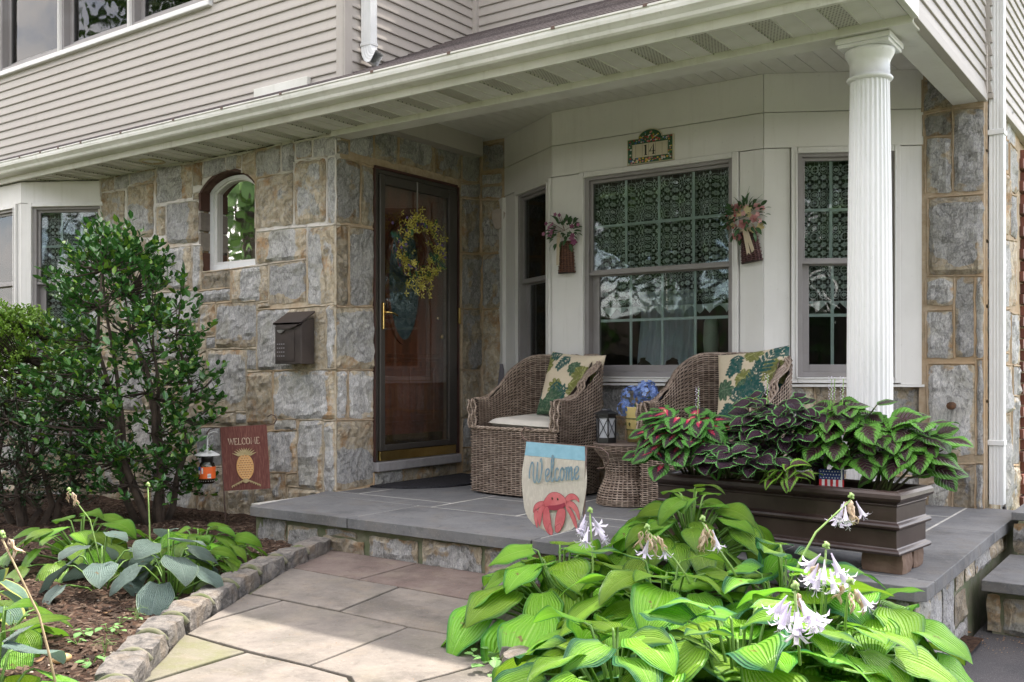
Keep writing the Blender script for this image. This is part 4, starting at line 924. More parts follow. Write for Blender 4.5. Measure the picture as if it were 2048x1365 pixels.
flags = [('r1', [(-3.70, 3.30), (-3.90, 3.755), (-3.269, 3.752), (-3.234, 3.296)]), ('r2', [(-3.234, 3.296), (-3.269, 3.752), (-2.70, 3.75), (-2.50, 3.42), (-2.54, 3.288)]),
 ('g1', [(-3.42, 2.816), (-3.70, 3.295), (-2.975, 3.29), (-2.875, 2.824)]), ('g2', [(-2.872, 2.818), (-2.972, 3.287), (-2.45, 3.276), (-2.12, 2.82), (-2.484, 2.80)]),
 ('a', [(-3.165, 2.37), (-3.42, 2.80), (-3.201, 2.81)]), ('b', [(-3.085, 2.245), (-3.160, 2.375), (-3.196, 2.808), (-2.866, 2.812), (-2.48, 2.794), (-2.421, 2.239), (-2.714, 2.232)]),
 ('c', [(-2.421, 2.239), (-2.48, 2.794), (-2.12, 2.815), (-1.955, 2.64), (-2.019, 2.322), (-1.997, 2.07), (-2.229, 2.233)]), ('m', [(-2.71, 1.80), (-3.088, 2.24), (-2.717, 2.225)]),
 ('d', [(-2.70, 1.80), (-2.71, 2.218), (-2.417, 2.232), (-2.228, 2.226), (-2.0, 2.06), (-1.942, 1.696), (-2.436, 1.50)]), ('e', [(-2.013, 2.322), (-1.945, 2.63), (-1.70, 2.38), (-1.45, 2.10), (-1.632, 1.9), (-1.99, 2.064)]),
 ('d2', [(-2.43, 1.49), (-1.94, 1.69), (-1.62, 1.89), (-1.2, 1.7), (-1.3, 1.1), (-2.1, 1.1)])]
for nm, pl in flags:
    c = Vector((sum(p[0] for p in pl)/len(pl), sum(p[1] for p in pl)/len(pl)))
    def sub(p, q, n=6): return [(lerp(p[0], q[0], i/n), lerp(p[1], q[1], i/n)) for i in range(n)]
    o = []
    for p, q in zip(pl, pl[1:]+pl[:1]):
        for x, y in sub(p, q): d = (c-Vector((x, y))).normalized()*(.006 if nm[0] != 'm' else .009); o.append((x+d.x+.003*noise.noise(Vector((x*11, y*11, 3))), y+d.y+.003*noise.noise(Vector((x*11, y*11, 8)))))
    tz = R.uniform(-.0015, .0015)
    mb = MB().prism([(x, y, -.215) for x, y in (o if sum((o[i][0]*o[(i+1) % len(o)][1]-o[(i+1) % len(o)][0]*o[i][1]) for i in range(len(o))) > 0 else o[::-1])], (0, 0, .025+tz))
    mb.build('flagstone', {'r': FR, 'm': FM}.get(nm[0], FG), path, bevel=.004)

# ---------------------------------------------------------------- cobble edging
COB = (lambda g: (lambda q: g.principled(g.mix(g.math('MULTIPLY', g.ss(g.noise(q, 6, 5, .6), .5, .7), .55), g.mix(g.ss(g.noise(q, 18, 7, .7, 1.), .33, .66), (.085, .08, .078), (.22, .20, .18)), (.25, .19, .13)), .88, 0, g.bump(g.noise(q, 30, 7, .72, .6), .9, .02), .3))(g.vadd(g.pos(), g.rnd())))(NT('cobblestone'))
MOS = pm('mossy mortar', (.155, .145, .105), (.085, .10, .04), 18, .95, bump=.7, bscale=90)
def rockbox(a, b, side, wd, z0, z1, name, m, parent, n=(7, 5, 4), amp=.011, rnd=.22):
    """rough hewn block from a to b (2-D), wd wide to the given side"""
    a, b = Vector(a), Vector(b); d = b-a; nn = Vector((-d.y, d.x)).normalized()*side*wd; sd = R.random()*90
    bm = bmesh.new(); bmesh.ops.create_cube(bm, size=2)
    bmesh.ops.subdivide_edges(bm, edges=bm.edges[:], cuts=5, use_grid_fill=True)
    for v in bm.verts:
        c = v.co.copy(); q = Vector([math.copysign(abs(t)**.8, t) if t else 0 for t in c]); s = max(abs(c.x), abs(c.y), abs(c.z))
        ln = c.length; f = 1-rnd*max(0, ln-1.25)
        u, w_, h = (c.x*f+1)/2, (c.y*f+1)/2, (c.z*f+1)/2
        p = a+d*u+nn*w_; z = lerp(z0, z1, h); P = Vector((p.x, p.y, z))
        nv = Vector([noise.noise(P*14+Vector((sd+k*7, 0, 0))) for k in range(3)])*amp+Vector([noise.noise(P*38+Vector((sd+k*7, 3, 0))) for k in range(3)])*amp*.5
        v.co = P+nv
    me = bpy.data.meshes.new(name); bm.normal_update(); bmesh.ops.recalc_face_normals(bm, faces=bm.faces[:]); bm.to_mesh(me); bm.free(); me.materials.append(M[m] if isinstance(m, str) else m)
    return inst(name, me, parent)
edg = thing('stone_edging', 'low curved row of rough cobblestones between path and left garden bed', 'edging')
edr = thing('stone_edging', 'short row of cobblestones half hidden by hostas on the right of the path', 'edging')
def curb(pts, side, par, zb=-.23, zt=-.118):
    for (p, q) in zip(pts, pts[1:]):
        P, Q = Vector(p), Vector(q); d = (Q-P); g_ = .012/d.length
        rockbox(P+d*g_, Q-d*g_, side, .122, zb, zt+R.uniform(-.008, .006), 'cobblestone', COB, par)
        nn = Vector((-d.y, d.x)).normalized()*side
        arcp = [tuple((Q+nn*lerp(.004, .115, t)).to_3d()+Vector((0, 0, lerp(zb, zt-.004, math.sin(PI*lerp(.12, .88, t))**.4)))) for t in [i/8 for i in range(9)]]
        MB().tube(arcp, .014, 6).build('mortar_joint', MOS, par, smooth=True)
curb(CL, -1, edg); curb(CR, 1, edr)

# ---------------------------------------------------------------- porch platform
porch = thing('porch_platform', 'raised bluestone porch floor on a low stone wall', 'porch')
MB().box(-4.44, -.90, 3.78, 6.0, -.45, -.052).build('core', 'mortar', porch)
BS = flag_mat('bluestone', (.125, .127, .134), (.165, .166, .17), 0, (.16, .145, .13)); M['bs'] = BS
grout = MB().box(-4.6, -.90, 3.80, 6.1, -.05, -.0010).build('grout', pm('pale grout', (.52, .50, .47), (.36, .35, .32), 9, .95), porch)
XS = [(-4.70, -3.75, 3.715, 4.285), (-3.74, -2.45, 3.715, 4.285), (-2.44, -1.13, 3.715, 4.285)]
def slab(poly, z0=-.055, z1=0., name='bluestone_slab', m='bs', parent=None):
    a = sum((poly[i][0]*poly[(i+1) % len(poly)][1]-poly[(i+1) % len(poly)][0]*poly[i][1]) for i in range(len(poly)))
    pl = poly if a > 0 else poly[::-1]; o = []
    for p, q in zip(pl, pl[1:]+pl[:1]):
        for i in range(5): x, y = lerp(p[0], q[0], i/5), lerp(p[1], q[1], i/5); o.append((x+.0015*noise.noise(Vector((x*9, y*9, 5))), y+.0025*noise.noise(Vector((x*9, y*9, 1))), z0))
    return MB().prism(o, (0, 0, z1-z0+R.uniform(-.0008, .0008))).build(name, m, parent or porch, bevel=.003)
slab([(-4.508, 3.715), (-3.735, 3.715), (-3.735, 4.03), (-3.735, 4.292), (-4.16, 4.305), (-4.62, 4.32)])
slab([(-4.622, 4.325), (-4.165, 4.312), (-3.735, 4.298), (-3.647, 4.298), (-3.655, 4.488), (-4.40, 4.49), (-4.69, 4.49)])
slab([(-3.726, 3.715), (-2.552, 3.715), (-2.552, 4.283), (-3.726, 4.288)])
slab([(-2.544, 3.715), (-1.52, 3.715), (-1.52, 4.285), (-2.544, 4.285)]); slab([(-1.514, 3.715), (-.875, 3.715), (-.838, 3.745), (-.838, 3.865), (-1.14, 3.865), (-1.14, 4.285), (-1.514, 4.285)])
slab([(-1.134, 3.871), (-.838, 3.871), (-.858, 5.20), (-1.134, 5.20)]); slab([(-1.134, 5.206), (-.858, 5.206), (-.858, 6.10), (-1.045, 6.10), (-1.134, 6.04)])
for (a, b, c, d) in ((-4.40, -3.65, 4.497, 5.25), (-3.64, -3.05, 4.298, 4.80), (-3.04, -2.30, 4.293, 4.50), (-2.29, -1.14, 4.293, 4.83), (-3.04, -2.30, 4.507, 5.30), (-3.64, -3.05, 4.807, 5.40), (-4.59, -4.41, 4.497, 5.9), (-4.40, -3.65, 5.257, 6.04), (-3.64, -3.05, 5.407, 5.62), (-2.29, -1.14, 4.837, 5.62), (-3.04, -2.3, 5.307, 5.62), (-2.29, -1.14, 5.627, 6.06)):
    slab([(a+.003, c+.003), (b-.005, c+.003), (b-.005, d-.005), (a+.003, d-.005)])
MBK = pm('porch wall mortar', (.16, .155, .11), (.10, .12, .06), 12, .95, bump=.8, bscale=60)
def riser(quads, fr, x0, x1, z0, z1, name='riser_wall'):
    mb = MB().box(x0, x1, .002, .06, z0, z1); mb.xf(fr); wl = mb.build(name, MBK, porch)
    for q in quads: stone_piece(q, fr, wl, depth=.014, rough=.016, back=0)
def rq(st, a, b, c, d, sl=0): return (st, a, c, b, c+sl*.2, b, d-sl*.3, a, d)
riser([rq('c', -4.49, -4.25, -.30, -.066), rq('c', -4.235, -3.99, -.30, -.085), rq('d', -3.95, -3.64, -.21, -.115, .04), rq('c', -3.93, -3.70, -.11, -.078), rq('c', -3.60, -3.265, -.21, -.085), rq('c', -3.235, -2.86, -.21, -.068), rq('c', -2.84, -2.5, -.3, -.066), rq('d', -2.48, -2.1, -.3, -.066), rq('c', -2.08, -1.7, -.3, -.066), rq('g', -1.68, -1.3, -.4, -.066), rq('g', -1.28, -.9, -.4, -.066)], frame3((0, 3.755), 0), -4.50, -.885, -.45, -.056)
riser([rq('G', 3.76, 3.98, -.42, -.075), rq('v', 3.995, 4.20, -.42, -.10), rq('g', 4.21, 4.42, -.42, -.075), rq('p', 4.45, 4.62, -.15, -.07), rq('d', 4.44, 4.66, -.30, -.17), rq('t', 4.65, 4.86, -.15, -.062), rq('g', 4.88, 5.2, -.15, -.062), rq('p', 5.22, 5.7, -.15, -.062), rq('g', 4.43, 4.7, -.42, -.31)], frame3((-.885, 0), PI/2), 3.755, 6.1, -.45, -.056)
# left side of the platform
riser([rq('c', -4.45, -4.13, -.30, -.066), rq('c', -4.11, -3.78, -.30, -.066)], frame3((-4.50, 0), -PI/2), -4.48, -3.75, -.45, -.056)

# steps beside the porch
steps = thing('side_steps', 'bluestone topped step beside the right edge of the porch', 'steps')
slab([(-.835, 4.74), (.9, 4.74), (.9, 5.5), (-.835, 5.5)], -.195, -.147, parent=steps); 
slab([(-.835, 5.54), (.9, 5.54), (.9, 6.4), (-.835, 6.4)], .02, .06, parent=steps)
MB().box(-.80, .9, 4.80, 6.0, -.45, -.197).build('core', MBK, steps); MB().box(-.80, .9, 5.52, 6.3, -.147, .018).build('core', MBK, steps)
fs = frame3((0, 4.80), 0)
for q in (rq('o', -.82, -.765, -.385, -.215), rq('c', -.755, -.30, -.385, -.225), rq('c', -.28, .3, -.385, -.225)): stone_piece(q, fs, steps, depth=.02, back=0)
fs = frame3((0, 5.52), 0)
for q in (rq('c', -.82, -.5, -.14, .01), rq('g', -.48, -.1, -.14, .01), rq('c', -.08, .3, -.14, .01)): stone_piece(q, fs, steps, depth=.015, back=0)
# ================================================================ FURNITURE
def wicker_mat():
    g = NT('grey brown wicker'); at = g.attr('lc').outputs['Vector']; u, v, r = g.xyz(at)[:3]
    c = g.mix(r, (.10, .062, .045), (.40, .32, .255)); n = g.noise(g.obj(), 16, 5, .7)
    c = g.mix(g.ss(n, .45, .7), c, (.40, .32, .26))
    return g.principled(c, .5, 0, g.bump(g.noise(g.obj(), 150, 3, .6), .3, .002), .4)
M['wicker'] = wicker_mat(); M['wickerdark'] = pm('dark wicker core', (.035, .02, .016), (.02, .014, .011), 20, .9)
def weave(mb, surf, nrow, nst, amp=.005, half=.0047, skip=None, back=True):
    """over-under strands of real width along u, one row per v step; surf(u, v) -> (point, normal)"""
    for j in range(nrow):
        v = (j+.5)/nrow; st = len(mb.v); lcs = []; rr = R.random(); vs = []; n = nst*2
        dv = .5/nrow
        keep = []
        for k in range(n+1):
            u = k/n; p, nn = surf(u, v); pl, _ = surf(u, max(0, v-dv*.56)); pu, _ = surf(u, min(1, v+dv*.56))
            o = amp*math.cos(PI*(k/2+j)) if k % 2 == 0 else 0
            o += .0008*noise.noise(Vector((k*.7, j*3.1, 0)))
            vs += [pl+nn*(o-.0012), p+nn*(o+.0018), pu+nn*(o-.0012)]; lcs += [(0, 0, min(1, max(0, rr*.35+.7*R.random()**1.3)))]*3
            keep.append(skip is None or not skip(u, v))
        fs = []
        for k in range(n):
            if keep[k] and keep[k+1]:
                for i in (0, 1): fs.append((3*k+i, 3*k+3+i, 3*k+4+i, 3*k+1+i))
        mb.add(vs, fs, 0, lcs)
    for k in range(0, nst):
        u = (k+.5)/nst; vs = []; lcs = []
        m = max(4, nrow//3)
        for j in range(m+1):
            p, nn = surf(u, j/m); q, _ = surf(min(1, u+.0), j/m); t = (surf(min(1, u+.002), j/m)[0]-surf(max(0, u-.002), j/m)[0])
            t = t.normalized()*.004 if t.length > 1e-7 else Vector((.004, 0, 0)); vs += [q-t-nn*.0008, q+t-nn*.0008]; lcs += [(0, 0, .3)]*2
        mb.add(vs, [(2*j, 2*j+1, 2*j+3, 2*j+2) for j in range(m)], 0, lcs)
    if back:
        vs = []; nu, nv = 40, 10
        for j in range(nv+1):
            for i in range(nu+1): p, nn = surf(i/nu, j/nv); vs.append(p-nn*.006)
        fs = [(j*(nu+1)+i, j*(nu+1)+i+1, (j+1)*(nu+1)+i+1, (j+1)*(nu+1)+i) for j in range(nv) for i in range(nu)]
        if skip: fs = [f for f in fs if not skip((f[0] % (nu+1)+.5)/nu, (f[0]//(nu+1)+.5)/nv)]
        mb.add(vs, fs, 1, [(0, 0, 0)]*len(vs))
def plan(u, r=.33, d=.33):
    """U shaped plan: right front corner -> back -> left front corner; returns xy, outward normal"""
    s1 = d; s2 = PI*r; Lt = 2*s1+s2; s = u*Lt
    if s < s1: return Vector((r, -d+s)), Vector((1, 0))
    if s < s1+s2: a = (s-s1)/r; return Vector((r*math.cos(a), r*math.sin(a))), Vector((math.cos(a), math.sin(a)))
    return Vector((-r, -(s-s1-s2))), Vector((-1, 0))
def rimh(u):
    w_ = min(u, 1-u)*2; t = max(0, min(1, (w_-.10)/.62)); return .585+.28*(t*t*(3-2*t))
def outer(u, v):
    p, n = plan(u); z = v*rimh(u); f = 1+.10*z/.88
    return Vector((p.x*f, p.y*(1+.12*z/.88) if p.y > 0 else p.y, z)), Vector((n.x, n.y, 0))
def inner(u, v):
    p, n = plan(u, .262, .33); z = .36+v*(rimh(u)-.36); f = 1+.13*z/.88
    return Vector((p.x*f, p.y*(1+.14*z/.88) if p.y > 0 else p.y, z)), -Vector((n.x, n.y, 0))
def frontp(u, v):
    x = lerp(-.335, .335, u); return Vector((x, -.335-.035*math.cos(PI*(u-.5)), v*.405)), Vector((0, -1, 0))
def armface(s):
    def f(u, v):
        x0, x1 = (.268, .336) if s > 0 else (-.336, -.268); z = .405+v*.175; return Vector((lerp(x0, x1, u)*(1+.11*z/.88), -.337, z)), Vector((0, -1, 0))
    return f
chair = thing('wicker_chair', 'x', 'armchair', (0, 0, 0), 0, 'wicker tub chairs on the porch')
mb = MB(); weave(mb, outer, 72, 58); mb.build('outer_weave', ['wicker', 'wickerdark'], chair)
mb = MB(); weave(mb, inner, 40, 48); mb.build('inner_weave', ['wicker', 'wickerdark'], chair)
mb = MB(); weave(mb, frontp, 36, 20); mb.build('front_panel', ['wicker', 'wickerdark'], chair)
for s in (1, -1):
    mb = MB(); weave(mb, armface(s), 16, 3); mb.build('arm_front', ['wicker', 'wickerdark'], chair)
mb = MB()
for q in range(4):
    pts = []; n = 150
    for i in range(n+1):
        u = i/n; a, _ = outer(u, 1); b, _ = inner(u, 1); c = (a+b)/2; d = (a-b).normalized(); ph = i*.55+q*PI/2
        pts.append(c+d*(.027*math.cos(ph*.5+.4*math.sin(ph)))+Vector((0, 0, .003+.005*math.sin(ph))))
    mb.tube(pts, .0068, 5)
k0 = len(mb.v)
mb.lc = [(0, 0, R.random()*.8) for _ in mb.v]
mb.build('rim_braid', 'wicker', chair, smooth=True)
mb = MB()
for s in (1, -1):
    for q in range(3):
        pts = [Vector((s*(.302+(q-1)*.026+.004*math.cos(i*.5+q*2.1))*(1+.11*(.4+i*.0066)/.88), -.345-.006*math.sin(i*.5+q*2.1), .40+i*.0066)) for i in range(29)]
        mb.tube(pts, .006, 5)
for q in range(2):
    mb.tube([Vector((lerp(-.335, .335, i/60), -.335-.035*math.cos(PI*(i/60-.5))-.004*math.cos(i*.8+q*PI), .408+.006*math.sin(i*.8+q*PI))) for i in range(61)], .007, 5)
mb.lc = [(0, 0, .3+R.random()*.6) for _ in mb.v]
mb.build('edge_braid', 'wicker', chair, smooth=True)
mb = MB(); vs = [outer(i/40, 0)[0] for i in range(41)]; mb.prism([(p.x*.97, p.y*.97, .38) for p in vs], (0, 0, .02)); mb.build('seat_deck', 'wickerdark', chair)
MB().box(-.30, .30, -.31, -.27, -.006, .03).box(-.30, -.26, -.27, .2, -.006, .03).box(.26, .30, -.27, .2, -.006, .03).build('base_frame', 'wickerdark', chair)
chair.location = (-3.50, 5.27, .012); chair.scale = (1.03, 1.0, 1.0); chair.rotation_euler.z = math.radians(-4)
chair['label'] = 'grey brown wicker tub chair nearest the front door with a palm print pillow'
ch2 = copy_tree(chair); ch2.location = (-2.255, 5.22, .012); ch2.rotation_euler.z = math.radians(-4)
ch2['label'] = 'wicker tub chair behind the long brown planter, right of the lantern table'
def cushion(name, w_, d_, h_, m, n=18, sag=0.):
    mb = MB()
    for side in (1, -1):
        st = len(mb.v)
        for j in range(n+1):
            for i in range(n+1):
                a, b = 2*i/n-1, 2*j/n-1; e = (1-abs(a)**6)*(1-abs(b)**6); cr = .93+.07*(1-abs(a*b)**3) if False else 1-.05*(abs(a*b))**2
                z = side*h_/2*max(0, e)**.45*(1+.08*noise.noise(Vector((a*2, b*2, side))))-sag*(1-a*a)*(1-b*b)
                mb.v.append((a*w_/2*cr, b*d_/2*cr, z))
        for j in range(n):
            for i in range(n):
                f = (st+j*(n+1)+i, st+j*(n+1)+i+1, st+(j+1)*(n+1)+i+1, st+(j+1)*(n+1)+i); mb.f.append(f if side > 0 else f[::-1]); mb.mi.append(0)
    return mb
CREAM = pm('cream canvas', (.62, .58, .52), (.55, .52, .47), 6, .85, bump=.3, bscale=14, bdist=.01)
for lx, rzz, lab in ((-3.50, -4, 'cream seat cushion on the wicker chair nearest the door'), (-2.255, -4, 'cream seat cushion on the wicker chair behind the brown planter')):
    o = cushion('seat_cushion', .52, .53, .075, CREAM, sag=.012).build('seat_cushion', CREAM, None, smooth=True, label=lab, cat='cushion', group='cream seat cushions')
    o.location = (lx, 5.27-.035-(.05 if lx > -3 else 0), .452); o.rotation_euler = (math.radians(2), math.radians(1.5), math.radians(rzz))
# palm print pillows: the print is worked out per vertex as a fabric pattern
def fr_leaf(px, py, x0, y0, a, L_, n, wd, lw):
    """leaflet frond with n pairs; returns 1 inside"""
    c, s = math.cos(a), math.sin(a); x, y = (px-x0)*c+(py-y0)*s, -(px-x0)*s+(py-y0)*c
    if 0 < x < L_ and abs(y) < .005: return 1
    for k in range(n):
        bx = L_*(k+.5)/n; ll = wd*(1-.55*k/n)
        for sg in (1, -1):
            ca, sa = math.cos(.9*sg), math.sin(.9*sg); u_, v_ = (x-bx)*ca+y*sa, -(x-bx)*sa+y*ca
            if 0 < u_ < ll and abs(v_) < lw*math.sin(PI*min(1, u_/ll))**.7: return 1
    return 0
def print_col(x, y, sd):
    rr = random.Random(sd); base = (.56, .48, .36)
    items = []
    for k in range(24):
        items.append((rr.uniform(-.5, .5), rr.uniform(-.5, .5), rr.uniform(0, 6.28), rr.choice((0, 0, 1, 1, 2)), rr.uniform(.65, 1.0)))
    out = base
    for (cx_, cy_, a, kind, sc) in items:
        if kind == 0:
            if fr_leaf(x, y, cx_, cy_, a, .42*sc, 6, .20*sc, .022): out = (.015, .075, .07)
        else:
            c, s = math.cos(a), math.sin(a); u_, v_ = ((x-cx_)*c+(y-cy_)*s)/.24/sc, (-(x-cx_)*s+(y-cy_)*c)/.24/sc
            rad = math.hypot(u_, v_); th = math.atan2(v_, u_); lim = .62+.32*math.cos(th*.5)*abs(math.cos(th*4.5))
            if rad < lim:
                out = ((.15, .16, .045) if kind == 1 else (.035, .085, .05))
                if abs(math.sin(th*4.5)) < .16 or abs(v_) < .04: out = (.32, .33, .13) if kind == 1 else (.10, .17, .10)
    return out
def fabric():
    g = NT('palm print canvas'); c = g.attr('print').outputs['Color']
    c = g.mix(g.math('MULTIPLY', g.ss(g.noise(g.obj(), 60, 4), .4, .7), .18), c, (.4, .36, .28))
    return g.principled(c, .85, 0, g.bump(g.noise(g.obj(), 10, 3), .3, .01), .2)
M['print'] = fabric()
def pillow(lab, loc, eul, sd, sz=.44):
    n = 90; mb = MB(); cols = []
    for side in (1, -1):
        st = len(mb.v)
        for j in range(n+1):
            for i in range(n+1):
                a, b = 2*i/n-1, 2*j/n-1; pin = 1-.06*(1-a*a)*0-.05*((1-b*b)*abs(a)**3+(1-a*a)*abs(b)**3)*1.0
                e = max(0, (1-a**4)*(1-b**4)); z = side*.075*e**.55*(1+.12*noise.noise(Vector((a*2.5, b*2.5, sd+side))))
                mb.v.append((a*sz/2*(1-.07*(1-b*b)), b*sz/2*(1-.07*(1-a*a)), z)); cols.append(print_col(a/2, b/2, sd))
        for j in range(n):
            for i in range(n):
                f = (st+j*(n+1)+i, st+j*(n+1)+i+1, st+(j+1)*(n+1)+i+1, st+(j+1)*(n+1)+i); mb.f.append(f if side > 0 else f[::-1]); mb.mi.append(0)
    me = mb.mesh('palm_pillow', 'print', True); ca = me.color_attributes.new('print', 'FLOAT_COLOR', 'POINT'); ca.data.foreach_set('color', [q for c in cols for q in (*c, 1)])
    o = inst('palm_pillow', me, None, None, label=lab, cat='pillow', group='palm print pillows'); o.location = loc; o.rotation_euler = eul
pillow('cream pillow with dark green palm leaves standing in the chair nearest the door', (-3.38, 5.38, .685), (math.radians(72), math.radians(4), math.radians(-6)), 5)
pillow('cream and olive palm leaf pillow in the chair behind the planter', (-2.13, 5.33, .69), (math.radians(72), math.radians(-7), math.radians(-2)), 11)

# hourglass wicker table
tb = thing('wicker_table', 'small hourglass wicker side table between the two tub chairs', 'side table', (-2.79, 5.05, .005))
pr = [(.175, 0), (.172, .03), (.155, .09), (.125, .15), (.118, .19), (.135, .25), (.165, .29), (.185, .31), (.188, .345)]
def tsurf(u, v):
    s = v*(len(pr)-1); i = min(int(s), len(pr)-2); f = s-i; r_, z = lerp(pr[i][0], pr[i+1][0], f), lerp(pr[i][1], pr[i+1][1], f); a = 2*PI*u
    return Vector((r_*math.cos(a), r_*math.sin(a), z)), Vector((math.cos(a), math.sin(a), 0))
mb = MB(); weave(mb, tsurf, 34, 34, amp=.003); mb.build('weave', ['wicker', 'wickerdark'], tb)
MB().lathe([(.19, .345), (.193, .35), (.19, .356), (0.001, .357)], n=40).build('table_top', pm('worn brown wicker top', (.17, .13, .11), (.12, .09, .075), 30, .7, bump=.5, bscale=90), tb, smooth=False)
# lantern
ln = thing('lantern', 'small black hexagonal lantern with frosted panes on the wicker table', 'lantern', (-2.87, 4.955, .363), .2)
def hexp(r_, z, n=6): return [(r_*math.cos(2*PI*k/n), r_*math.sin(2*PI*k/n), z) for k in range(n)]
MB().prism(hexp(.062, 0), (0, 0, .03)).build('base', 'black', ln, bevel=.002)
mb = MB(); n = 6
for r0, z0, r1, z1 in ((.060, .145, .060, .163), (.072, .163, .072, .170), (.072, .170, .035, .188), (.035, .188, .030, .196)):
    mb.add(hexp(r0, z0)+hexp(r1, z1), [(k, (k+1) % 6, 6+(k+1) % 6, 6+k) for k in range(6)]+[tuple(range(6))[::-1], tuple(range(6, 12))])
mb.build('roof', 'black', ln)
FROST = pm('frosted lantern glass', (.62, .64, .68), None, 3, .35, tw=.3)
MB().prism(hexp(.052, .03), (0, 0, .115)).build('panes', FROST, ln)
for k in range(6):
    a0, a1 = 2*PI*k/6, 2*PI*(k+1)/6; A_ = Vector((.058*math.cos(a0), .058*math.sin(a0), .03)); B_ = Vector((.058*math.cos(a1), .058*math.sin(a1), .03)); up = Vector((0, 0, .115))
    MB().tube([A_, A_+up], .0042, 4).build('post', 'black', ln)
    MB().tube([A_, B_+up], .0022, 4).tube([B_, A_+up], .0022, 4).build('cross_bars', 'black', ln)
# yellow pot and blue hydrangea
pt = thing('flower_pot', 'yellow banded tin pot holding blue flowers behind the lantern', 'pot', (-2.745, 5.135, .363))
YEL = pm('yellow enamel', (.62, .50, .20), (.54, .43, .17), 5, .5); OLV = pm('olive band', (.12, .13, .05), None, 5, .5)
MB().lathe([(.072, 0), (.078, .08), (.086, .20), (.088, .205), (.080, .205), (.074, .10), (.001, .10)], n=32).build('body', YEL, pt, smooth=True)
for z in (.07, .135): MB().lathe([(.0785+z*.05, z), (.0805+z*.05, z+.001), (.0805+z*.05, z+.005), (.0785+z*.05, z+.006)], n=32).build('band', OLV, pt)
for k in range(10):
    a = 2*PI*k/10; MB().ball((.0835*math.cos(a), .0835*math.sin(a), .105), .012, 6, 0, (.5, 1, .9)).build('painted_leaf', OLV, pt)
hy = thing('hydrangea', 'bunch of artificial blue hydrangea blossoms in the yellow pot', 'flowers', (-2.745, 5.135, .565)); hy.scale = (.86, .86, .86)
BLU = (lambda g: g.principled(g.mix(g.rnd(), (.08, .15, .42), (.30, .42, .75)), .6, 0, None, .3, tw=.2))(NT('blue petals'))
def floret(n, L_, W_, cup=.25):
    mb = MB()
    for k in range(n):
        a = 2*PI*k/n; ca, sa = math.cos(a), math.sin(a)
        pts = [(0, 0, 0), (L_*.5, -W_/2, cup*L_*.35), (L_*.9, -W_*.35, cup*L_*.8), (L_, 0, cup*L_*.7), (L_*.9, W_*.35, cup*L_*.8), (L_*.5, W_/2, cup*L_*.35), (L_*.5, 0, cup*L_*.2)]
        mb.add([(x*ca-y*sa, x*sa+y*ca, z) for x, y, z in pts], [(0, 1, 6), (1, 2, 3, 6), (6, 3, 4, 5), (0, 6, 5)])
    return mb
fm = floret(4, .016, .015).mesh('floret', BLU)
CL3 = [(-.06, 0, .07, .075), (.06, -.03, .09, .08), (.02, .06, .11, .075), (-.09, -.05, -.01, .05), (.10, .03, .05, .06)]
for k in range(230):
    cx_, cy_, cz_, r_ = CL3[k % 5]; d = Vector((R.gauss(0, 1), R.gauss(0, 1), R.gauss(.35, 1))).normalized()
    p = Vector((cx_, cy_, cz_))+d*r_; inst('floret', fm, hy, T(p) @ d.to_track_quat('Z', 'Y').to_matrix().to_4x4() @ rot(z=R.random()*6))
GRN = simple_leaf('dark artificial leaf', (.03, .09, .02), (.06, .15, .04))
for k in range(12):
    a = R.random()*6.28; mb = MB().tube([(0, 0, -.1), (.04*math.cos(a), .04*math.sin(a), .02)], .003, 4); mb.build('stem', GRN, hy)
for k in range(9):
    d = Vector((R.gauss(0, 1), R.gauss(0, 1), .2)).normalized(); p = d*.08+Vector((0, 0, .04)); mb = MB().add([(0, 0, 0), (.03, -.018, .003), (.06, 0, 0), (.03, .018, .003)], [(0, 1, 2, 3)]); mb.xf(T(p) @ d.to_track_quat('X', 'Z').to_matrix().to_4x4()); mb.build('leaf', GRN, hy)

# two grey garden stakes leaning in the corner
WS = pm('weathered grey wood', (.20, .19, .215), (.14, .13, .15), 6, .85, stretch=(8, 8, .5), bump=.3)
for x, tl, h, lab in ((-4.44, .10, .83, 'grey wooden stake leaning on the stones behind the chair, the tilted one'), (-4.335, -.03, .83, 'grey wooden stake standing upright against the white casing behind the chair')):
    mb = MB().prism([(-.022, 0, 0), (.022, 0, 0), (.022, 0, h-.05), (.01, 0, h), (-.012, 0, h)], (0, .014, 0)); o = mb.build('wooden_stake', WS, None, bevel=.002, label=lab, cat='stake'); o.location = (x, 5.925, .003); o.rotation_euler = (math.radians(-2), tl, 0)
# door mat
mt = (lambda g: g.principled(g.mix(g.ss(g.noise(g.obj(), 60, 3), .4, .7), (.012, .012, .016), (.03, .03, .038)), .8, 0, g.bump(g.noise(g.obj(), 55, 2), 1., .01), .4))(NT('black rubber mat'))
n = 30; mb = MB().prism([(-4.585+.47*math.sin(PI*k/n), 5.27-.49*math.cos(PI*k/n), .001) for k in range(n+1)], (0, 0, .012)); mb.build('door_mat', mt, None, bevel=.003, label='black half round rubber door mat at the front door', cat='mat')
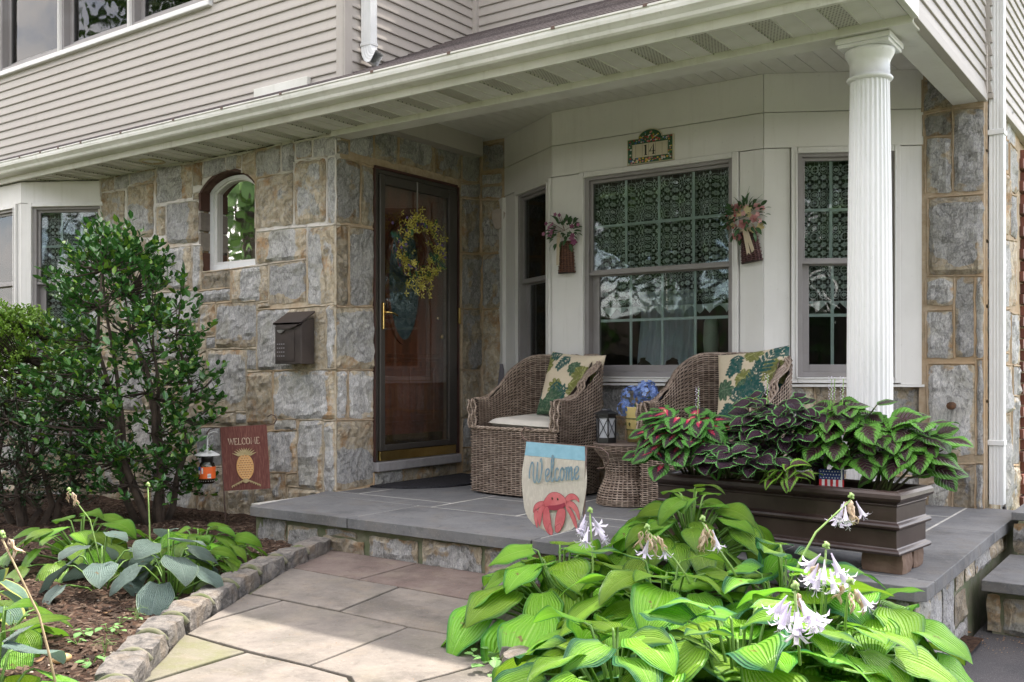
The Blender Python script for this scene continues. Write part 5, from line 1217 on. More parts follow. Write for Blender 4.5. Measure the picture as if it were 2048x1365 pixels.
# mailbox
mbx = thing('mailbox', 'dark bronze mailbox with a sloping lid on the stone wall left of the door', 'mailbox', (-4.895, 4.455, .824))
W2 = .125; mb = MB().prism([(-W2, 0, 0), (-W2, -.115, 0), (-W2, -.115, .245), (-W2, -.09, .275), (-W2, 0, .30)], (2*W2, 0, 0)); mb.build('body', 'bronze', mbx, bevel=.004)
mb = MB().box(-W2+.012, W2-.06, -.119, -.1152, .02, .03).box(W2-.066, W2-.06, -.119, -.1152, .03, .22); mb.build('panel_line', 'bronze', mbx)
mb = MB(); lid = []
for i in range(13):
    s = i/12; x = lerp(-W2-.006, W2+.006, s); drop = .035*math.sin(PI*s); lid.append((x, drop))
for (xa, da), (xb, db) in zip(lid, lid[1:]):
    mb.prism([(xa, -.127, .262-da), (xb, -.127, .262-db), (xb, -.127, .268), (xa, -.127, .268)], (0, .012, 0))
    mb.prism([(xa, -.127, .268), (xb, -.127, .268), (xb, .0, .346), (xa, .0, .346)], (0, .0, -.012))
mb.build('lid', 'bronze', mbx)
mb = MB(); 
for k in range(12): mb.v.append((-.06+.032*math.cos(PI+PI*k/11), -.1205, .222+.02*math.sin(PI+PI*k/11)))
mb.f = [tuple(range(12))]; mb.mi = [0]; pp = [tuple(v) for v in mb.v]
MB().prism(pp, (0, -.006, 0)).build('finger_tab', pm('brushed steel', (.35, .34, .34), None, 5, .35, .9), mbx)
SLOT = pm('light slot', (.38, .38, .4), None, 4, .6)
sme = MB().box(-.006, .006, -.1165, -.1155, -.0022, .0022).mesh('slot', SLOT)
for i in range(4):
    for j in range(4): inst('slot', sme, mbx, T(-.098+i*.02, 0, .052+j*.026))
# ---------------------------------------------------------------- stroke lettering helper (ribbons a fraction of a millimetre proud)
GL = {'W': (1.25, [[(0, 1), (.3, 0), (.6, .85)], [(.6, .85), (.92, 0), (1.22, 1)], [(-.1, 1), (.16, 1)], [(1.08, 1), (1.34, 1)], [(.5, .85), (.6, 1)]]),
 'E': (.7, [[(.08, 0), (.08, 1)], [(.0, 1), (.6, 1), (.6, .85)], [(.08, .52), (.45, .52)], [(0, 0), (.62, 0), (.64, .18)]]),
 'L': (.68, [[(.08, 0), (.08, 1)], [(-.02, 1), (.2, 1)], [(0, 0), (.6, 0), (.62, .2)]]),
 'C': (.8, [[(.72, .8), (.6, .95), (.4, 1), (.15, .88), (.03, .5), (.15, .12), (.4, 0), (.6, .05), (.72, .2)], [(.72, .72), (.72, 1)]]),
 'O': (.9, [[(.42, 1), (.15, .88), (.03, .5), (.15, .12), (.42, 0), (.69, .12), (.81, .5), (.69, .88), (.42, 1)]]),
 'M': (1.15, [[(.06, 0), (.14, 1), (.52, .15), (.90, 1), (1.0, 0)], [(0, 0), (.2, 0)], [(.9, 0), (1.1, 0)], [(.03, 1), (.16, 1)], [(.94, 1), (1.07, 1)]]),
 '1': (.5, [[(.25, 0), (.25, 1), (.08, .88)], [(.08, 0), (.42, 0)]]), '4': (.7, [[(.45, 0), (.45, 1), (.03, .3), (.65, .3)], [(.3, 0), (.58, 0)]]),
 'w': (1.38, [[(-.42, .25), (-.36, .75), (-.1, 1.15), (.08, .95), (.05, .4), (.2, .0), (.42, .25), (.58, 1.15)], [(.58, 1.15), (.52, .35), (.68, .0), (.92, .25), (1.08, .85), (1.0, 1.3), (.86, 1.12)]]),
 'e': (.62, [[(.1, .3), (.4, .42), (.5, .6), (.35, .72), (.12, .6), (.06, .3), (.18, .04), (.4, .05), (.58, .22)]]),
 'l': (.42, [[(.0, .2), (.3, .9), (.32, 1.35), (.2, 1.4), (.1, 1.0), (.1, .2), (.2, .0), (.4, .2)]]), 'c': (.55, [[(.45, .6), (.3, .72), (.1, .55), (.06, .25), (.2, .02), (.4, .06), (.55, .25)]]),
 'o': (.6, [[(.3, .72), (.1, .55), (.06, .25), (.22, .02), (.42, .15), (.48, .5), (.3, .72), (.5, .6), (.6, .62)]]), 'm': (.95, [[(.0, .6), (.1, .7), (.14, .6), (.1, 0)], [(.12, .4), (.3, .7), (.42, .62), (.4, 0)], [(.42, .4), (.6, .7), (.74, .62), (.7, .1), (.8, 0), (.95, .2)]])}
def letters(txt, h, wd, slant=0., track=.12):
    """flat ribbons in the x-z plane facing -y, baseline at z = 0, centred on x = 0; returns MB"""
    mb = MB(); x = 0
    for ch in txt:
        w_, strokes = GL[ch]
        for si, st in enumerate(strokes):
            P = [Vector(((x+a)*h+slant*b*h, b*h)) for a, b in st]
            if len(P) > 3:                                    # smooth
                Q = []
                for i in range(len(P)-1):
                    a, b, c, d = P[max(0, i-1)], P[i], P[i+1], P[min(len(P)-1, i+2)]
                    for t in (0, .25, .5, .75): Q.append(.5*((2*b)+(c-a)*t+(2*a-5*b+4*c-d)*t*t+(3*b-a-3*c+d)*t**3))
                P = Q+[P[-1]] if ch not in 'WELM14' else P
            vs = []
            for i, p in enumerate(P):
                t = (P[min(i+1, len(P)-1)]-P[max(i-1, 0)]).normalized(); n_ = Vector((-t.y, t.x)); k = .35+.65*abs(t.y)
                vs += [(p.x-n_.x*wd*k, 0, p.y-n_.y*wd*k), (p.x+n_.x*wd*k, 0, p.y+n_.y*wd*k)]
            mb.add([(a, -.00012*si, c) for a, _, c in vs], [(2*i, 2*i+1, 2*i+3, 2*i+2) for i in range(len(P)-1)])
        x += w_+track
    xs = [v[0] for v in mb.v]; c = (min(xs)+max(xs))/2; mb.v = [(a-c, b, d) for a, b, d in mb.v]; return mb
def flat(name, paint, parent): return pm(name, paint, None, 5, .8)
def disc(cx_, cz_, a, b, y, n=12, th=0.):
    return [(cx_+a*math.cos(2*PI*k/n)*math.cos(th)-b*math.sin(2*PI*k/n)*math.sin(th), y, cz_+a*math.cos(2*PI*k/n)*math.sin(th)+b*math.sin(2*PI*k/n)*math.cos(th)) for k in range(n)]
# ---------------------------------------------------------------- house number plaque
pq = thing('number_plaque', 'flower bordered house number tile with an arched top over the middle window', 'sign', (-2.912, 5.593, 2.102)); pq.rotation_euler = (0, 0, 0)
hw = .166; outl = [(-hw, 0), (hw, 0), (hw, .165), (.085, .165)]+[(.085*math.cos(PI*k/10), .165+.055*math.sin(PI*k/10)) for k in range(1, 10)]+[(-.085, .165), (-hw, .165)]
CRM = pm('cream tile glaze', (.55, .50, .38), (.5, .45, .34), 8, .3); BLK = pm('black glaze', (.01, .01, .01), None, 8, .3)
MB().prism([(x, 0, z) for x, z in outl], (0, -.012, 0)).build('backing', CRM, pq, bevel=.002)
MB().prism([(x*.95, -.0122, .005+z*.945) for x, z in outl], (0, -.001, 0)).build('border_ground', pm('dark green glaze', (.015, .06, .035), (.03, .10, .04), 60, .3), pq)
MB().prism([(-.127, -.0134, .042), (.127, -.0134, .042), (.127, -.0134, .128), (-.127, -.0134, .128)], (0, -.001, 0)).build('number_field', CRM, pq)
for x in (-.123, -.100, -.0535, -.0075, .040, .087, .123): MB().box(x-.0007, x+.0007, -.0150, -.0146, .046, .124).build('tile_line', BLK, pq)
for ch, x in (('1', -.03), ('4', .0165)): mb = letters(ch, .064, .0058); mb.xf(T(x, -.0152, .054)); mb.build('digit', BLK, pq)
PC = [pm('glaze %s' % n_, c, None, 9, .3) for n_, c in (('red', (.40, .04, .04)), ('pink', (.50, .20, .22)), ('yellow', (.6, .42, .05)), ('blue', (.04, .13, .35)), ('white', (.6, .6, .55)), ('green', (.06, .2, .06)))]
for k in range(190):
    while 1:
        x, z = R.uniform(-.152, .152), R.uniform(.01, .21)
        if (abs(x) < .133 and .036 < z < .134): continue
        if z > .155 and (x*x/.08**2+(z-.155)**2/.052**2) > .85: continue
        break
    m = R.choice(PC[3:]+PC[:1]) if x < -.13 else R.choice(PC[:3]+PC[4:]) if x > .13 else (PC[2] if z < .03 and R.random() < .3 else R.choice(PC))
    a = R.uniform(.004, .0085); MB().add(disc(x, z, a, a*.8, -.0139-k*.00001, 7), [tuple(range(7))]).build('painted_flower', m, pq)
# ---------------------------------------------------------------- garden flags
def flag_pole(par, L_, H_, m='iron'):
    """pole at x = 0, arm towards +x at the top with a curl, short curl to -x"""
    MB().tube([(0, .006, -.25), (0, .006, H_)], .0045, 6).build('pole', m, par, smooth=True)
    pts = [(-.085, .006, H_-.055), (-.088, .006, H_-.03), (-.07, .006, H_-.008), (-.03, .006, H_+.002), (0, .006, H_), (L_+.02, .006, H_), (L_+.05, .006, H_+.005), (L_+.068, .006, H_+.03), (L_+.06, .006, H_+.055), (L_+.035, .006, H_+.065), (L_+.01, .006, H_+.05)]
    MB().tube(pts, .0038, 6).build('arm', m, par, smooth=True)
def cloth(mb_poly, name, m, par, y=0, wob=.006): return None
fb = thing('garden_flag', 'brown welcome flag with a pineapple on a thin iron pole beside the bush', 'garden flag', (-5.075, 3.99, -.235), math.radians(31))
fb.rotation_euler.y = math.radians(-3.5)
Hf = .655; flag_pole(fb, .30, Hf)
BRN = (lambda g: g.principled(g.mix(g.ss(g.noise(g.vmul(g.obj(), (1, 1, .08)), 160, 4, .7), .4, .7), (.115, .042, .036), (.19, .085, .07)), .85, 0, g.bump(g.noise(g.obj(), 300, 2), .3, .002), .2))(NT('brown burlap'))
def sheet(w_, z0, z1, par, name, m, n=16, wob=.006, x0=.004, taper=0., bottom=None):
    mb = MB()
    for j in range(n+1):
        for i in range(n+1):
            s, t = i/n, j/n; zb = z0 if bottom is None else bottom(s)
            z = lerp(zb, z1, t); x = x0+w_*(s*(1+taper*(1-t)))+taper*.0
            mb.v.append((x, wob*math.sin(s*7+t*2)*(1-t*.8), z))
    mb.f = [(j*(n+1)+i, j*(n+1)+i+1, (j+1)*(n+1)+i+1, (j+1)*(n+1)+i) for j in range(n) for i in range(n)]; mb.mi = [0]*len(mb.f)
    return mb.build(name, m, par, smooth=True)
sheet(.30, Hf-.40, Hf+.004, fb, 'flag', BRN, wob=.004)
GLD = pm('gold print', (.50, .27, .10), (.58, .34, .14), 30, .8); TAN = pm('tan print', (.42, .34, .19), (.30, .24, .12), 30, .8); PNK = pm('cream print', (.62, .50, .38), None, 5, .8)
mb = letters('WELCOME', .040, .0026, track=.14); s_ = .205/(max(v[0] for v in mb.v)*2); mb.v = [(a*s_, b, c) for a, b, c in mb.v]; mb.xf(T(.152, -.006, Hf-.112)); mb.build('lettering', PNK, fb)
cxp, czp = .152, Hf-.255
MB().add(disc(cxp, czp, .056, .082, -.0065, 28), [tuple(range(28))]).build('pineapple_body', GLD, fb)
DK = pm('dark gold print', (.30, .13, .05), None, 5, .8); LT = pm('light gold print', (.62, .42, .22), None, 5, .8)
dia = MB(); di2 = MB()
for j in range(-5, 6):
    for i in range(-4, 5):
        x, z = i*.0175+(j % 2)*.00875, j*.0145
        if (x/.048)**2+(z/.074)**2 < 1:
            dia.add([(cxp+x-.008, -.0068, czp+z), (cxp+x, -.0068, czp+z-.0068), (cxp+x+.008, -.0068, czp+z)], [(0, 1, 2)]); di2.add([(cxp+x-.008, -.0068, czp+z), (cxp+x+.008, -.0068, czp+z), (cxp+x, -.0068, czp+z+.0065)], [(0, 1, 2)])
dia.build('pineapple_scales', DK, fb); di2.build('pineapple_lights', LT, fb)
mb = MB()
for k in range(11):
    a = lerp(.12, PI-.12, k/10); l = .085-.025*math.sin(a); c, s = math.cos(a), math.sin(a)*.72
    b0 = Vector((cxp, czp+.078)); t = b0+Vector((c, s))*l; n_ = Vector((-s, c)).normalized()*.0065; md = b0+Vector((c, s))*l*.5+Vector((0, -.006*abs(c)))
    mb.add([(b0.x, -.0070-.0001*k, b0.y), (md.x-n_.x, -.0070-.0001*k, md.y-n_.y), (t.x, -.0070-.0001*k, t.y+.006*abs(c)), (md.x+n_.x, -.0070-.0001*k, md.y+n_.y)], [(0, 1, 2, 3)])
for sg in (1, -1):
    for k in range(6):
        x, z = cxp+sg*(.012+k*.0145), czp-.082-.0065*k; mb.add(disc(x, z, .013, .0042, -.0071-.0001*k, 8, sg*-.45), [tuple(range(8))]).add(disc(x+sg*.004, z-.006, .010, .003, -.0079-.0001*k, 8, sg*-1.2), [tuple(range(8))])
mb.add(disc(cxp, czp-.09, .014, .012, -.0090, 10), [tuple(range(10))]); mb.build('pineapple_leaves', TAN, fb)
# crab flag
fc_ = thing('garden_flag', 'cream welcome flag with a red crab on an iron pole among the hostas', 'garden flag', (-2.15, 3.50, -.22), math.radians(4)); fc_.rotation_euler.y = math.radians(2)
Hc = .682
MB().tube([(0, .006, -.2), (0, .006, Hc)], .0045, 6).build('pole', 'iron', fc_, smooth=True)
MB().tube([(.055, .006, Hc-.085), (.085, .006, Hc-.08), (.105, .006, Hc-.055), (.10, .006, Hc-.02), (.07, .006, Hc), (.03, .006, Hc+.003), (-.27, .006, Hc), (-.305, .006, Hc+.012), (-.318, .006, Hc+.04), (-.30, .006, Hc+.062), (-.27, .006, Hc+.058)], .0038, 6).build('arm', 'iron', fc_, smooth=True)
LIN = (lambda g: g.principled(g.mix(g.ss(g.noise(g.vmul(g.obj(), (1, 1, .3)), 120, 4, .7), .4, .7), (.50, .46, .41), (.60, .56, .50)), .85, 0, g.bump(g.noise(g.obj(), 400, 2), .2, .002), .2, tw=.15))(NT('cream burlap'))
PB = pm('pale blue print', (.24, .44, .56), (.20, .38, .50), 20, .85)
def cx(t): return .285*(1+.10*math.sin(PI*min(1, (1-t)*1.25))**2)
def crabsheet(t0, t1, m, nm, n=14):
    mb = MB()
    for j in range(n+1):
        for i in range(n+1):
            t = lerp(t0, t1, j/n); s = 2*i/n-1; h = cx(t)/2
            if t < .32: h *= math.sqrt(max(0.02, 1-((.32-t)/.33)**2.4))
            mb.v.append((-.147+s*h, .003*math.sin(s*4+t*5), Hc-.375*(1-t)+.002))
    mb.f = [(j*(n+1)+i, j*(n+1)+i+1, (j+1)*(n+1)+i+1, (j+1)*(n+1)+i) for j in range(n) for i in range(n)]; mb.mi = [0]*len(mb.f); mb.build(nm, m, fc_, smooth=True)
crabsheet(0, .84, LIN, 'flag'); crabsheet(.841, 1, PB, 'flag_top_band', 4)
WB = pm('blue grey lettering', (.11, .20, .28), (.20, .27, .30), 40, .85)
mb = letters('welcome', .076, .0062, slant=.22, track=.04); s_ = .25/(max(v[0] for v in mb.v)*2); mb.v = [(a*s_, b, c) for a, b, c in mb.v]
mb.xf(T(-.14, -.0068, Hc-.155) @ Matrix.Rotation(math.radians(-9), 4, 'Y')); mb.build('lettering', WB, fc_)
RED = pm('crab red print', (.44, .085, .10), (.52, .15, .16), 14, .85); DR = pm('crab shadow print', (.30, .03, .06), None, 5, .85); OUT = pm('crab outline print', (.20, .015, .02), None, 5, .85)
def cp(pts, y, z0=Hc-.245, x0=-.139, k=.00102): return [(x0+(a-100)*k, y, z0-(b-100)*k) for a, b in pts]
def blob(pts, m, y, nm, out=True):
    P = [Vector(p) for p in pts]; Q = []
    for i in range(len(P)):
        a, b, c, d = P[i-1], P[i], P[(i+1) % len(P)], P[(i+2) % len(P)]
        for t in (0, .33, .66): Q.append(.5*((2*b)+(c-a)*t+(2*a-5*b+4*c-d)*t*t+(3*b-a-3*c+d)*t**3))
    c = sum(Q, Vector((0, 0)))/len(Q)
    if out:
        O = [q+(q-c).normalized()*1.6 for q in Q]; MB().add(cp(O, y+.00015), [tuple(range(len(O)))]).build('crab_outline', OUT, fc_)
    MB().add(cp(Q, y), [tuple(range(len(Q)))]).build(nm, m, fc_)
blob([(52, 105), (65, 80), (85, 62), (115, 58), (145, 72), (158, 92), (150, 112), (125, 128), (95, 132), (65, 128)], RED, -.0062, 'crab_body')
blob([(70, 118), (100, 112), (130, 104), (152, 96), (150, 114), (125, 128), (95, 133), (68, 130)], DR, -.0064, 'crab_belly', False)
legs = [[(60, 100), (30, 105), (8, 122), (2, 150), (12, 148), (28, 128), (58, 116)], [(58, 112), (38, 122), (24, 145), (26, 185), (36, 208), (42, 180), (46, 150), (62, 126)], [(10, 135), (6, 165), (14, 200), (24, 215), (24, 180), (22, 145)],
 [(148, 88), (165, 62), (190, 56), (212, 70), (216, 88), (200, 78), (176, 84), (156, 100)], [(156, 92), (185, 88), (210, 110), (222, 145), (218, 160), (200, 130), (178, 112), (156, 106)], [(158, 106), (182, 122), (205, 160), (212, 196), (198, 186), (180, 150), (158, 120)]]
for l in legs: blob(l, RED, -.0058, 'crab_leg')
blob([(62, 122), (50, 150), (52, 190), (70, 225), (88, 236), (96, 222), (90, 190), (84, 160), (76, 128)], RED, -.0066, 'crab_claw'); blob([(76, 216), (88, 236), (98, 232), (96, 210), (84, 190)], RED, -.0069, 'crab_claw')
blob([(122, 128), (150, 122), (156, 150), (146, 190), (128, 216), (112, 218), (108, 190), (112, 155)], RED, -.0066, 'crab_claw'); blob([(112, 200), (112, 220), (124, 222), (138, 206), (132, 186)], RED, -.0069, 'crab_claw')
for x_ in (92, 118):
    MB().add(cp([(x_+4*math.cos(2*PI*k/10), 84+5.5*math.sin(2*PI*k/10)) for k in range(10)], -.0072), [tuple(range(10))]).build('crab_eye', BLK, fc_)
    MB().add(cp([(x_+2+1.3*math.cos(2*PI*k/8), 82+1.6*math.sin(2*PI*k/8)) for k in range(8)], -.0074), [tuple(range(8))]).build('eye_glint', LT, fc_)
# hanging wasp trap jar
jr = thing('hanging_jar_trap', 'glass jar trap with white cap and orange label hanging by the bush', 'jar', (-5.172, 3.922, .07)); jr.scale = (1.2, 1.2, 1.2)
MB().lathe([(.034, 0), (.041, .006), (.043, .02), (.043, .085), (.036, .105), (.028, .115), (.027, .12)], n=24).build('jar', glass_mat('jar glass', (.75, .8, .75), 1.5), jr, smooth=True)
MB().lathe([(.001, .004), (.038, .005), (.040, .02), (.040, .075), (.001, .078)], n=20).build('bait', pm('dark bait', (.03, .02, .015), None, 9, .6), jr, smooth=True)
MB().lathe([(.031, .113), (.032, .145), (.026, .15)], n=24).build('collar', 'black', jr, smooth=True)
MB().lathe([(.066, .146), (.064, .150), (.03, .168), (.012, .176), (.001, .177)], n=28).build('cap', 'downspout', jr, smooth=True)
ORG = pm('orange label', (.75, .13, .02), None, 5, .5); 
def band(a0, a1, r_, z0, z1, m, nm, n=10):
    v = []
    for k in range(n+1):
        a = math.radians(lerp(a0, a1, k/n)); v += [(r_*math.cos(a), r_*math.sin(a), z0), (r_*math.cos(a), r_*math.sin(a), z1)]
    MB().add(v, [(2*k, 2*k+2, 2*k+3, 2*k+1) for k in range(n)]).build(nm, m, jr, smooth=True)
band(-120, 40, .0436, .026, .088, ORG, 'label'); band(-120, -85, .0440, .068, .088, flat('b', (.03, .12, .45), jr), 'label_print'); band(-120, -90, .0441, .046, .067, 'downspout', 'label_print'); band(-78, -66, .0441, .052, .083, 'downspout', 'label_print'); band(-110, -95, .0443, .03, .05, BLK, 'label_print')
band(-35, -12, .0441, .030, .052, 'downspout', 'barcode')
for k in range(6): band(-32+k*3.2, -30.6+k*3.2, .0444, .033, .050, BLK, 'barcode_bar', 1)
for k in range(9): a = math.radians(-120+k*18); MB().ball((.0405*math.cos(a), .0405*math.sin(a), .013), .0028, 5).build('entry_dot', 'downspout', jr)
MB().tube([(0, 0, .176), (0, 0, .235), (.004, 0, .25), (.012, .0, .262), (.03, .015, .27), (.045, .03, .268)], .0022, 5).tube([(.004, .002, .178), (.003, .002, .23), (.02, .01, .25), (.03, .01, .248)], .0018, 5).build('hanging_wire', 'downspout', jr)
# small flag in the planter is with the planter
# ---------------------------------------------------------------- planter
PLM = pm('dark brown glazed planter', (.030, .016, .014), (.048, .030, .026), 7, .38, bump=.15, bscale=25, spec=.5)
pl = thing('planter', 'long dark brown moulded planter box raised on brick feet', 'planter', (-1.487, 4.075, 0), math.radians(-6.5))
def rectprof(hx, hy, prof):
    mb = MB()
    for off, z in prof: mb.v += [(sx*(hx+off), sy*(hy+off), z) for sx, sy in ((-1, -1), (1, -1), (1, 1), (-1, 1))]
    n = len(prof); mb.f = [(4*i+k, 4*i+(k+1) % 4, 4*i+4+(k+1) % 4, 4*i+4+k) for i in range(n-1) for k in range(4)]+[(3, 2, 1, 0)]; mb.mi = [0]*len(mb.f); return mb
pb = rectprof(.535, .155, [(0, .078), (.014, .080), (.018, .088), (.014, .096), (.003, .102), (0, .106), (0, .172), (.006, .176), (.016, .180), (.018, .188), (.014, .196), (.003, .202), (0, .206), (0, .262), (.004, .266), (.004, .270), (0, .272), (.006, .276), (.010, .280), (.021, .286), (.026, .296), (.024, .310), (.014, .320), (-.014, .322), (-.022, .314), (-.022, .25)])
pb.build('box', PLM, pl, bevel=.002)
MB().box(-.515, .515, -.135, .135, .25, .275).build('potting_soil', 'soil', pl)
FT = pm('worn brown brick', (.11, .065, .045), (.18, .12, .085), 9, .85, bump=.5, bscale=50)
for x, y, lab in ((-1.035, 3.965, 'brown brick chunk under the near right corner of the planter'), (-1.96, 4.07, 'brown brick chunk under the far left end of the planter'), (-1.03, 4.12, 'brick chunk under the back right corner of the planter')):
    rockbox((x-.085, y-.05), (x+.075, y-.065), 1, .11, .001, .079, 'support_brick', FT, None, amp=.004, rnd=.12); o = bpy.data.objects[-1] if False else col.objects[-1]; tag(o, label=lab, cat='brick')
# little US flag on a stick in the planter
uf = thing('small_flag', 'small stars and stripes flag hanging among the coleus in the planter', 'flag', (-1.205, 3.945, .27), math.radians(20))
MB().tube([(0, 0, 0), (0, .0, .21)], .0035, 6).build('stick', 'downspout', uf); MB().ball((0, 0, .215), .007, 8).build('finial', 'brass', uf)
RD = flat('flag red', (.45, .02, .03), 0); WH = flat('flag white', (.65, .65, .67), 0); NB = flat('flag blue', (.015, .03, .14), 0)
def fl_sheet(x0, x1, z0, z1, y, m, nm): 
    v = []
    for k in range(7): x = lerp(x0, x1, k/6); yy = .006*math.sin((x+.1)*60)+y; v += [(x, yy, z0), (x, yy, z1)]
    MB().add(v, [(2*k, 2*k+2, 2*k+3, 2*k+1) for k in range(6)]).build(nm, m, uf, smooth=True)
for k in range(9): x = -.085+k*.0105; fl_sheet(x, x+.0105, .018, .075, 0, RD if k % 2 == 0 else WH, 'stripe')
fl_sheet(-.085, .0095, .0752, .115, 0, NB, 'canton'); fl_sheet(-.004, .0095, .115, .19, 0, WH, 'stripe'); fl_sheet(-.012, -.004, .115, .19, 0, NB, 'canton')
for i in range(8):
    for j in range(3):
        x, z = -.079+i*.0108+(j % 2)*.005, .082+j*.0125; y = .006*math.sin((x+.1)*60)-.0014; MB().add([(x+(.0033 if k % 2 == 0 else .0014)*math.sin(2*PI*k/10), y, z+(.0033 if k % 2 == 0 else .0014)*math.cos(2*PI*k/10)) for k in range(10)], [tuple(range(10))]).build('star', WH, uf)
# brown bowl planter at the foot of the porch
bo = thing('bowl_planter', 'round dark brown bowl planter of lime hostas in front of the long planter', 'planter', (-1.60, 3.40, -.24))
MB().lathe([(.12, 0), (.16, .10), (.20, .24), (.225, .27), (.23, .285), (.222, .295), (.20, .29), (.19, .25), (.001, .25)], n=40).build('bowl', PLM, bo, smooth=True)
# hose tap, hose and old vent stain
tp = thing('hose_bib', 'metal garden tap on the stones right of the downspout', 'tap', (-1.045, 6.22, .055))
MB().tube([(-.02, 0, 0), (.045, 0, 0), (.07, .0, -.02), (.07, 0, -.05)], .010, 8).build('spout', 'taupe', tp, smooth=True); MB().tube([(.04, 0, 0), (.04, 0, .03)], .006, 6).lathe([(.022, .03), (.024, .035), (.022, .04)], (.04, 0, 0), 14).build('handle', 'taupe', tp)
MB().tube([(-.975, 6.22, 0), (-.96, 6.2, -.06), (-.93, 6.17, -.10), (-.88, 6.15, -.12), (-.8, 6.15, -.12), (-.6, 6.2, -.1), (-.5, 6.3, -.1)], .011, 8).tube([(-.99, 7.6, .74), (-.975, 7.52, .70), (-.965, 7.45, .6), (-.96, 7.42, .48), (-.955, 7.42, .36), (-.945, 7.5, .24), (-.94, 7.65, .2)], .012, 8).build('garden_hose', pm('black rubber', (.015, .015, .017), None, 9, .5), None, smooth=True, label='black rubber garden hose hanging at the right side wall', cat='hose')
wp = MB().tube([(-1.215, 6.04, .58), (-1.215, 5.985, .58)], .022, 10).build('pipe_stub', pm('rust stained pipe', (.035, .02, .015), (.16, .08, .04), 20, .9, bump=1.), house, smooth=True)
# ================================================================ PLANTS
def leafmesh(L_, W_, shape, nu=10, nv=14, droop=.5, fold=.15, wave=.0, serr=0, nser=12, sd=0, lobes=.0, twist=0., corr=0.):
    """leaf along +x from the petiole, width in y, z up; lc = (u, v, random)"""
    mb = MB(); lc = []; rr = random.Random(sd); ph = rr.random()*6; ph2 = rr.random()*6
    for j in range(nv+1):
        v = j/nv
        a = droop*(v*v*.9+v*.25); 
        hw = shape(v)*W_/2
        for i in range(nu+1):
            u = 2*i/nu-1; au = abs(u)
            w_ = hw*(1+(serr*(((v*nser) % 1)-.5)*(au > .95) if serr else 0))
            x = v*L_-lobes*L_*(au**1.3)*math.exp(-v*5.5)*(1 if v > 0 else .0)
            y = u*w_
            z = fold*au*hw*(1-.45*au)-.10*hw*max(0, au-.6)+wave*L_*au*au*math.sin(v*9+ph+(2 if u > 0 else 0))*math.sin(PI*min(1, v*1.1))
            z += corr*math.cos(u*PI*nu/2)*math.sin(PI*v)
            # bend along the midrib
            th = a; xx = x*math.cos(th*.55); zz = z-x*math.sin(th*.62)
            t = twist*v; mb.v.append((xx, y*math.cos(t)-zz*math.sin(t)*0, zz+y*math.sin(t))); lc.append((u, v, rr.random()))
    mb.f = [(j*(nu+1)+i, j*(nu+1)+i+1, (j+1)*(nu+1)+i+1, (j+1)*(nu+1)+i)[::-1] for j in range(nv) for i in range(nu)]; mb.mi = [0]*len(mb.f); mb.lc = lc
    return mb
def cord(v): return 0 if v <= 0 else min(1, (v/.30)**.42)*max(0, 1-((max(0, v-.30))/.70)**1.75)**.9 if v < 1 else 0
def oval(v): return math.sin(PI*v**.85)**.8 if 0 < v < 1 else 0
def lance(v): return math.sin(PI*v**.8)**.9 if 0 < v < 1 else 0
def variants(name, mat, n, L_, W_, shape, **k):
    out = []
    for i in range(n):
        kk = dict(k); kk['droop'] = k.get('droop', .5)*R.uniform(.5, 1.5); kk['fold'] = k.get('fold', .15)*R.uniform(.3, 1.7); kk['twist'] = R.uniform(-.3, .3)
        out.append(leafmesh(L_, W_*R.uniform(.88, 1.12), shape, sd=R.random(), **kk).mesh(name, mat, True))
    return out
HOSTA = leaf_mat('lime hosta leaf', (.19, .42, .022), (.36, .58, .12), (.05, .19, .04), .72, 1.12, .34, .38, nv=7, bumpk=.7)
HOSTB = leaf_mat('deep green hosta leaf', (.16, .37, .028), (.32, .52, .13), (.035, .14, .06), .46, .92, .3, .36, nv=7, streak=.9, bumpk=.7)
HOSTL = leaf_mat('small lime hosta leaf', (.17, .37, .025), (.32, .50, .08), (.06, .21, .03), .80, 1.05, .3, .38, nv=8, streak=.4, bumpk=1.)
HOSTU = leaf_mat('blue hosta leaf', (.14, .21, .18), (.22, .29, .26), (.18, .26, .18), .93, 1.02, .15, .5, nv=9, streak=.1, bumpk=1.)
HOSTV = leaf_mat('cream edged blue hosta leaf', (.10, .19, .13), (.14, .24, .17), (.42, .50, .12), .80, .87, .2, .45, nv=8, streak=.25)
PET = pm('hosta petiole', (.16, .30, .05), (.12, .24, .05), 20, .5, tw=.2)
VA = variants('hosta_leaf', HOSTA, 8, 1, .80, cord, lobes=.15, wave=.05, fold=.13, nu=12, nv=16)
VB = variants('hosta_leaf', HOSTB, 7, 1, .74, cord, lobes=.15, wave=.06, fold=.15, nu=12, nv=16)
VL = variants('hosta_leaf', HOSTL, 5, 1, .66, cord, lobes=.10, wave=.012, fold=.2, nu=10, nv=14)
VU = variants('hosta_leaf', HOSTU, 5, 1, .86, cord, lobes=.18, wave=.03, fold=.3, nu=12, nv=16, droop=.35)
VV = variants('hosta_leaf', HOSTV, 4, 1, .80, cord, lobes=.16, wave=.02, fold=.25, nu=12, nv=16, droop=.4)
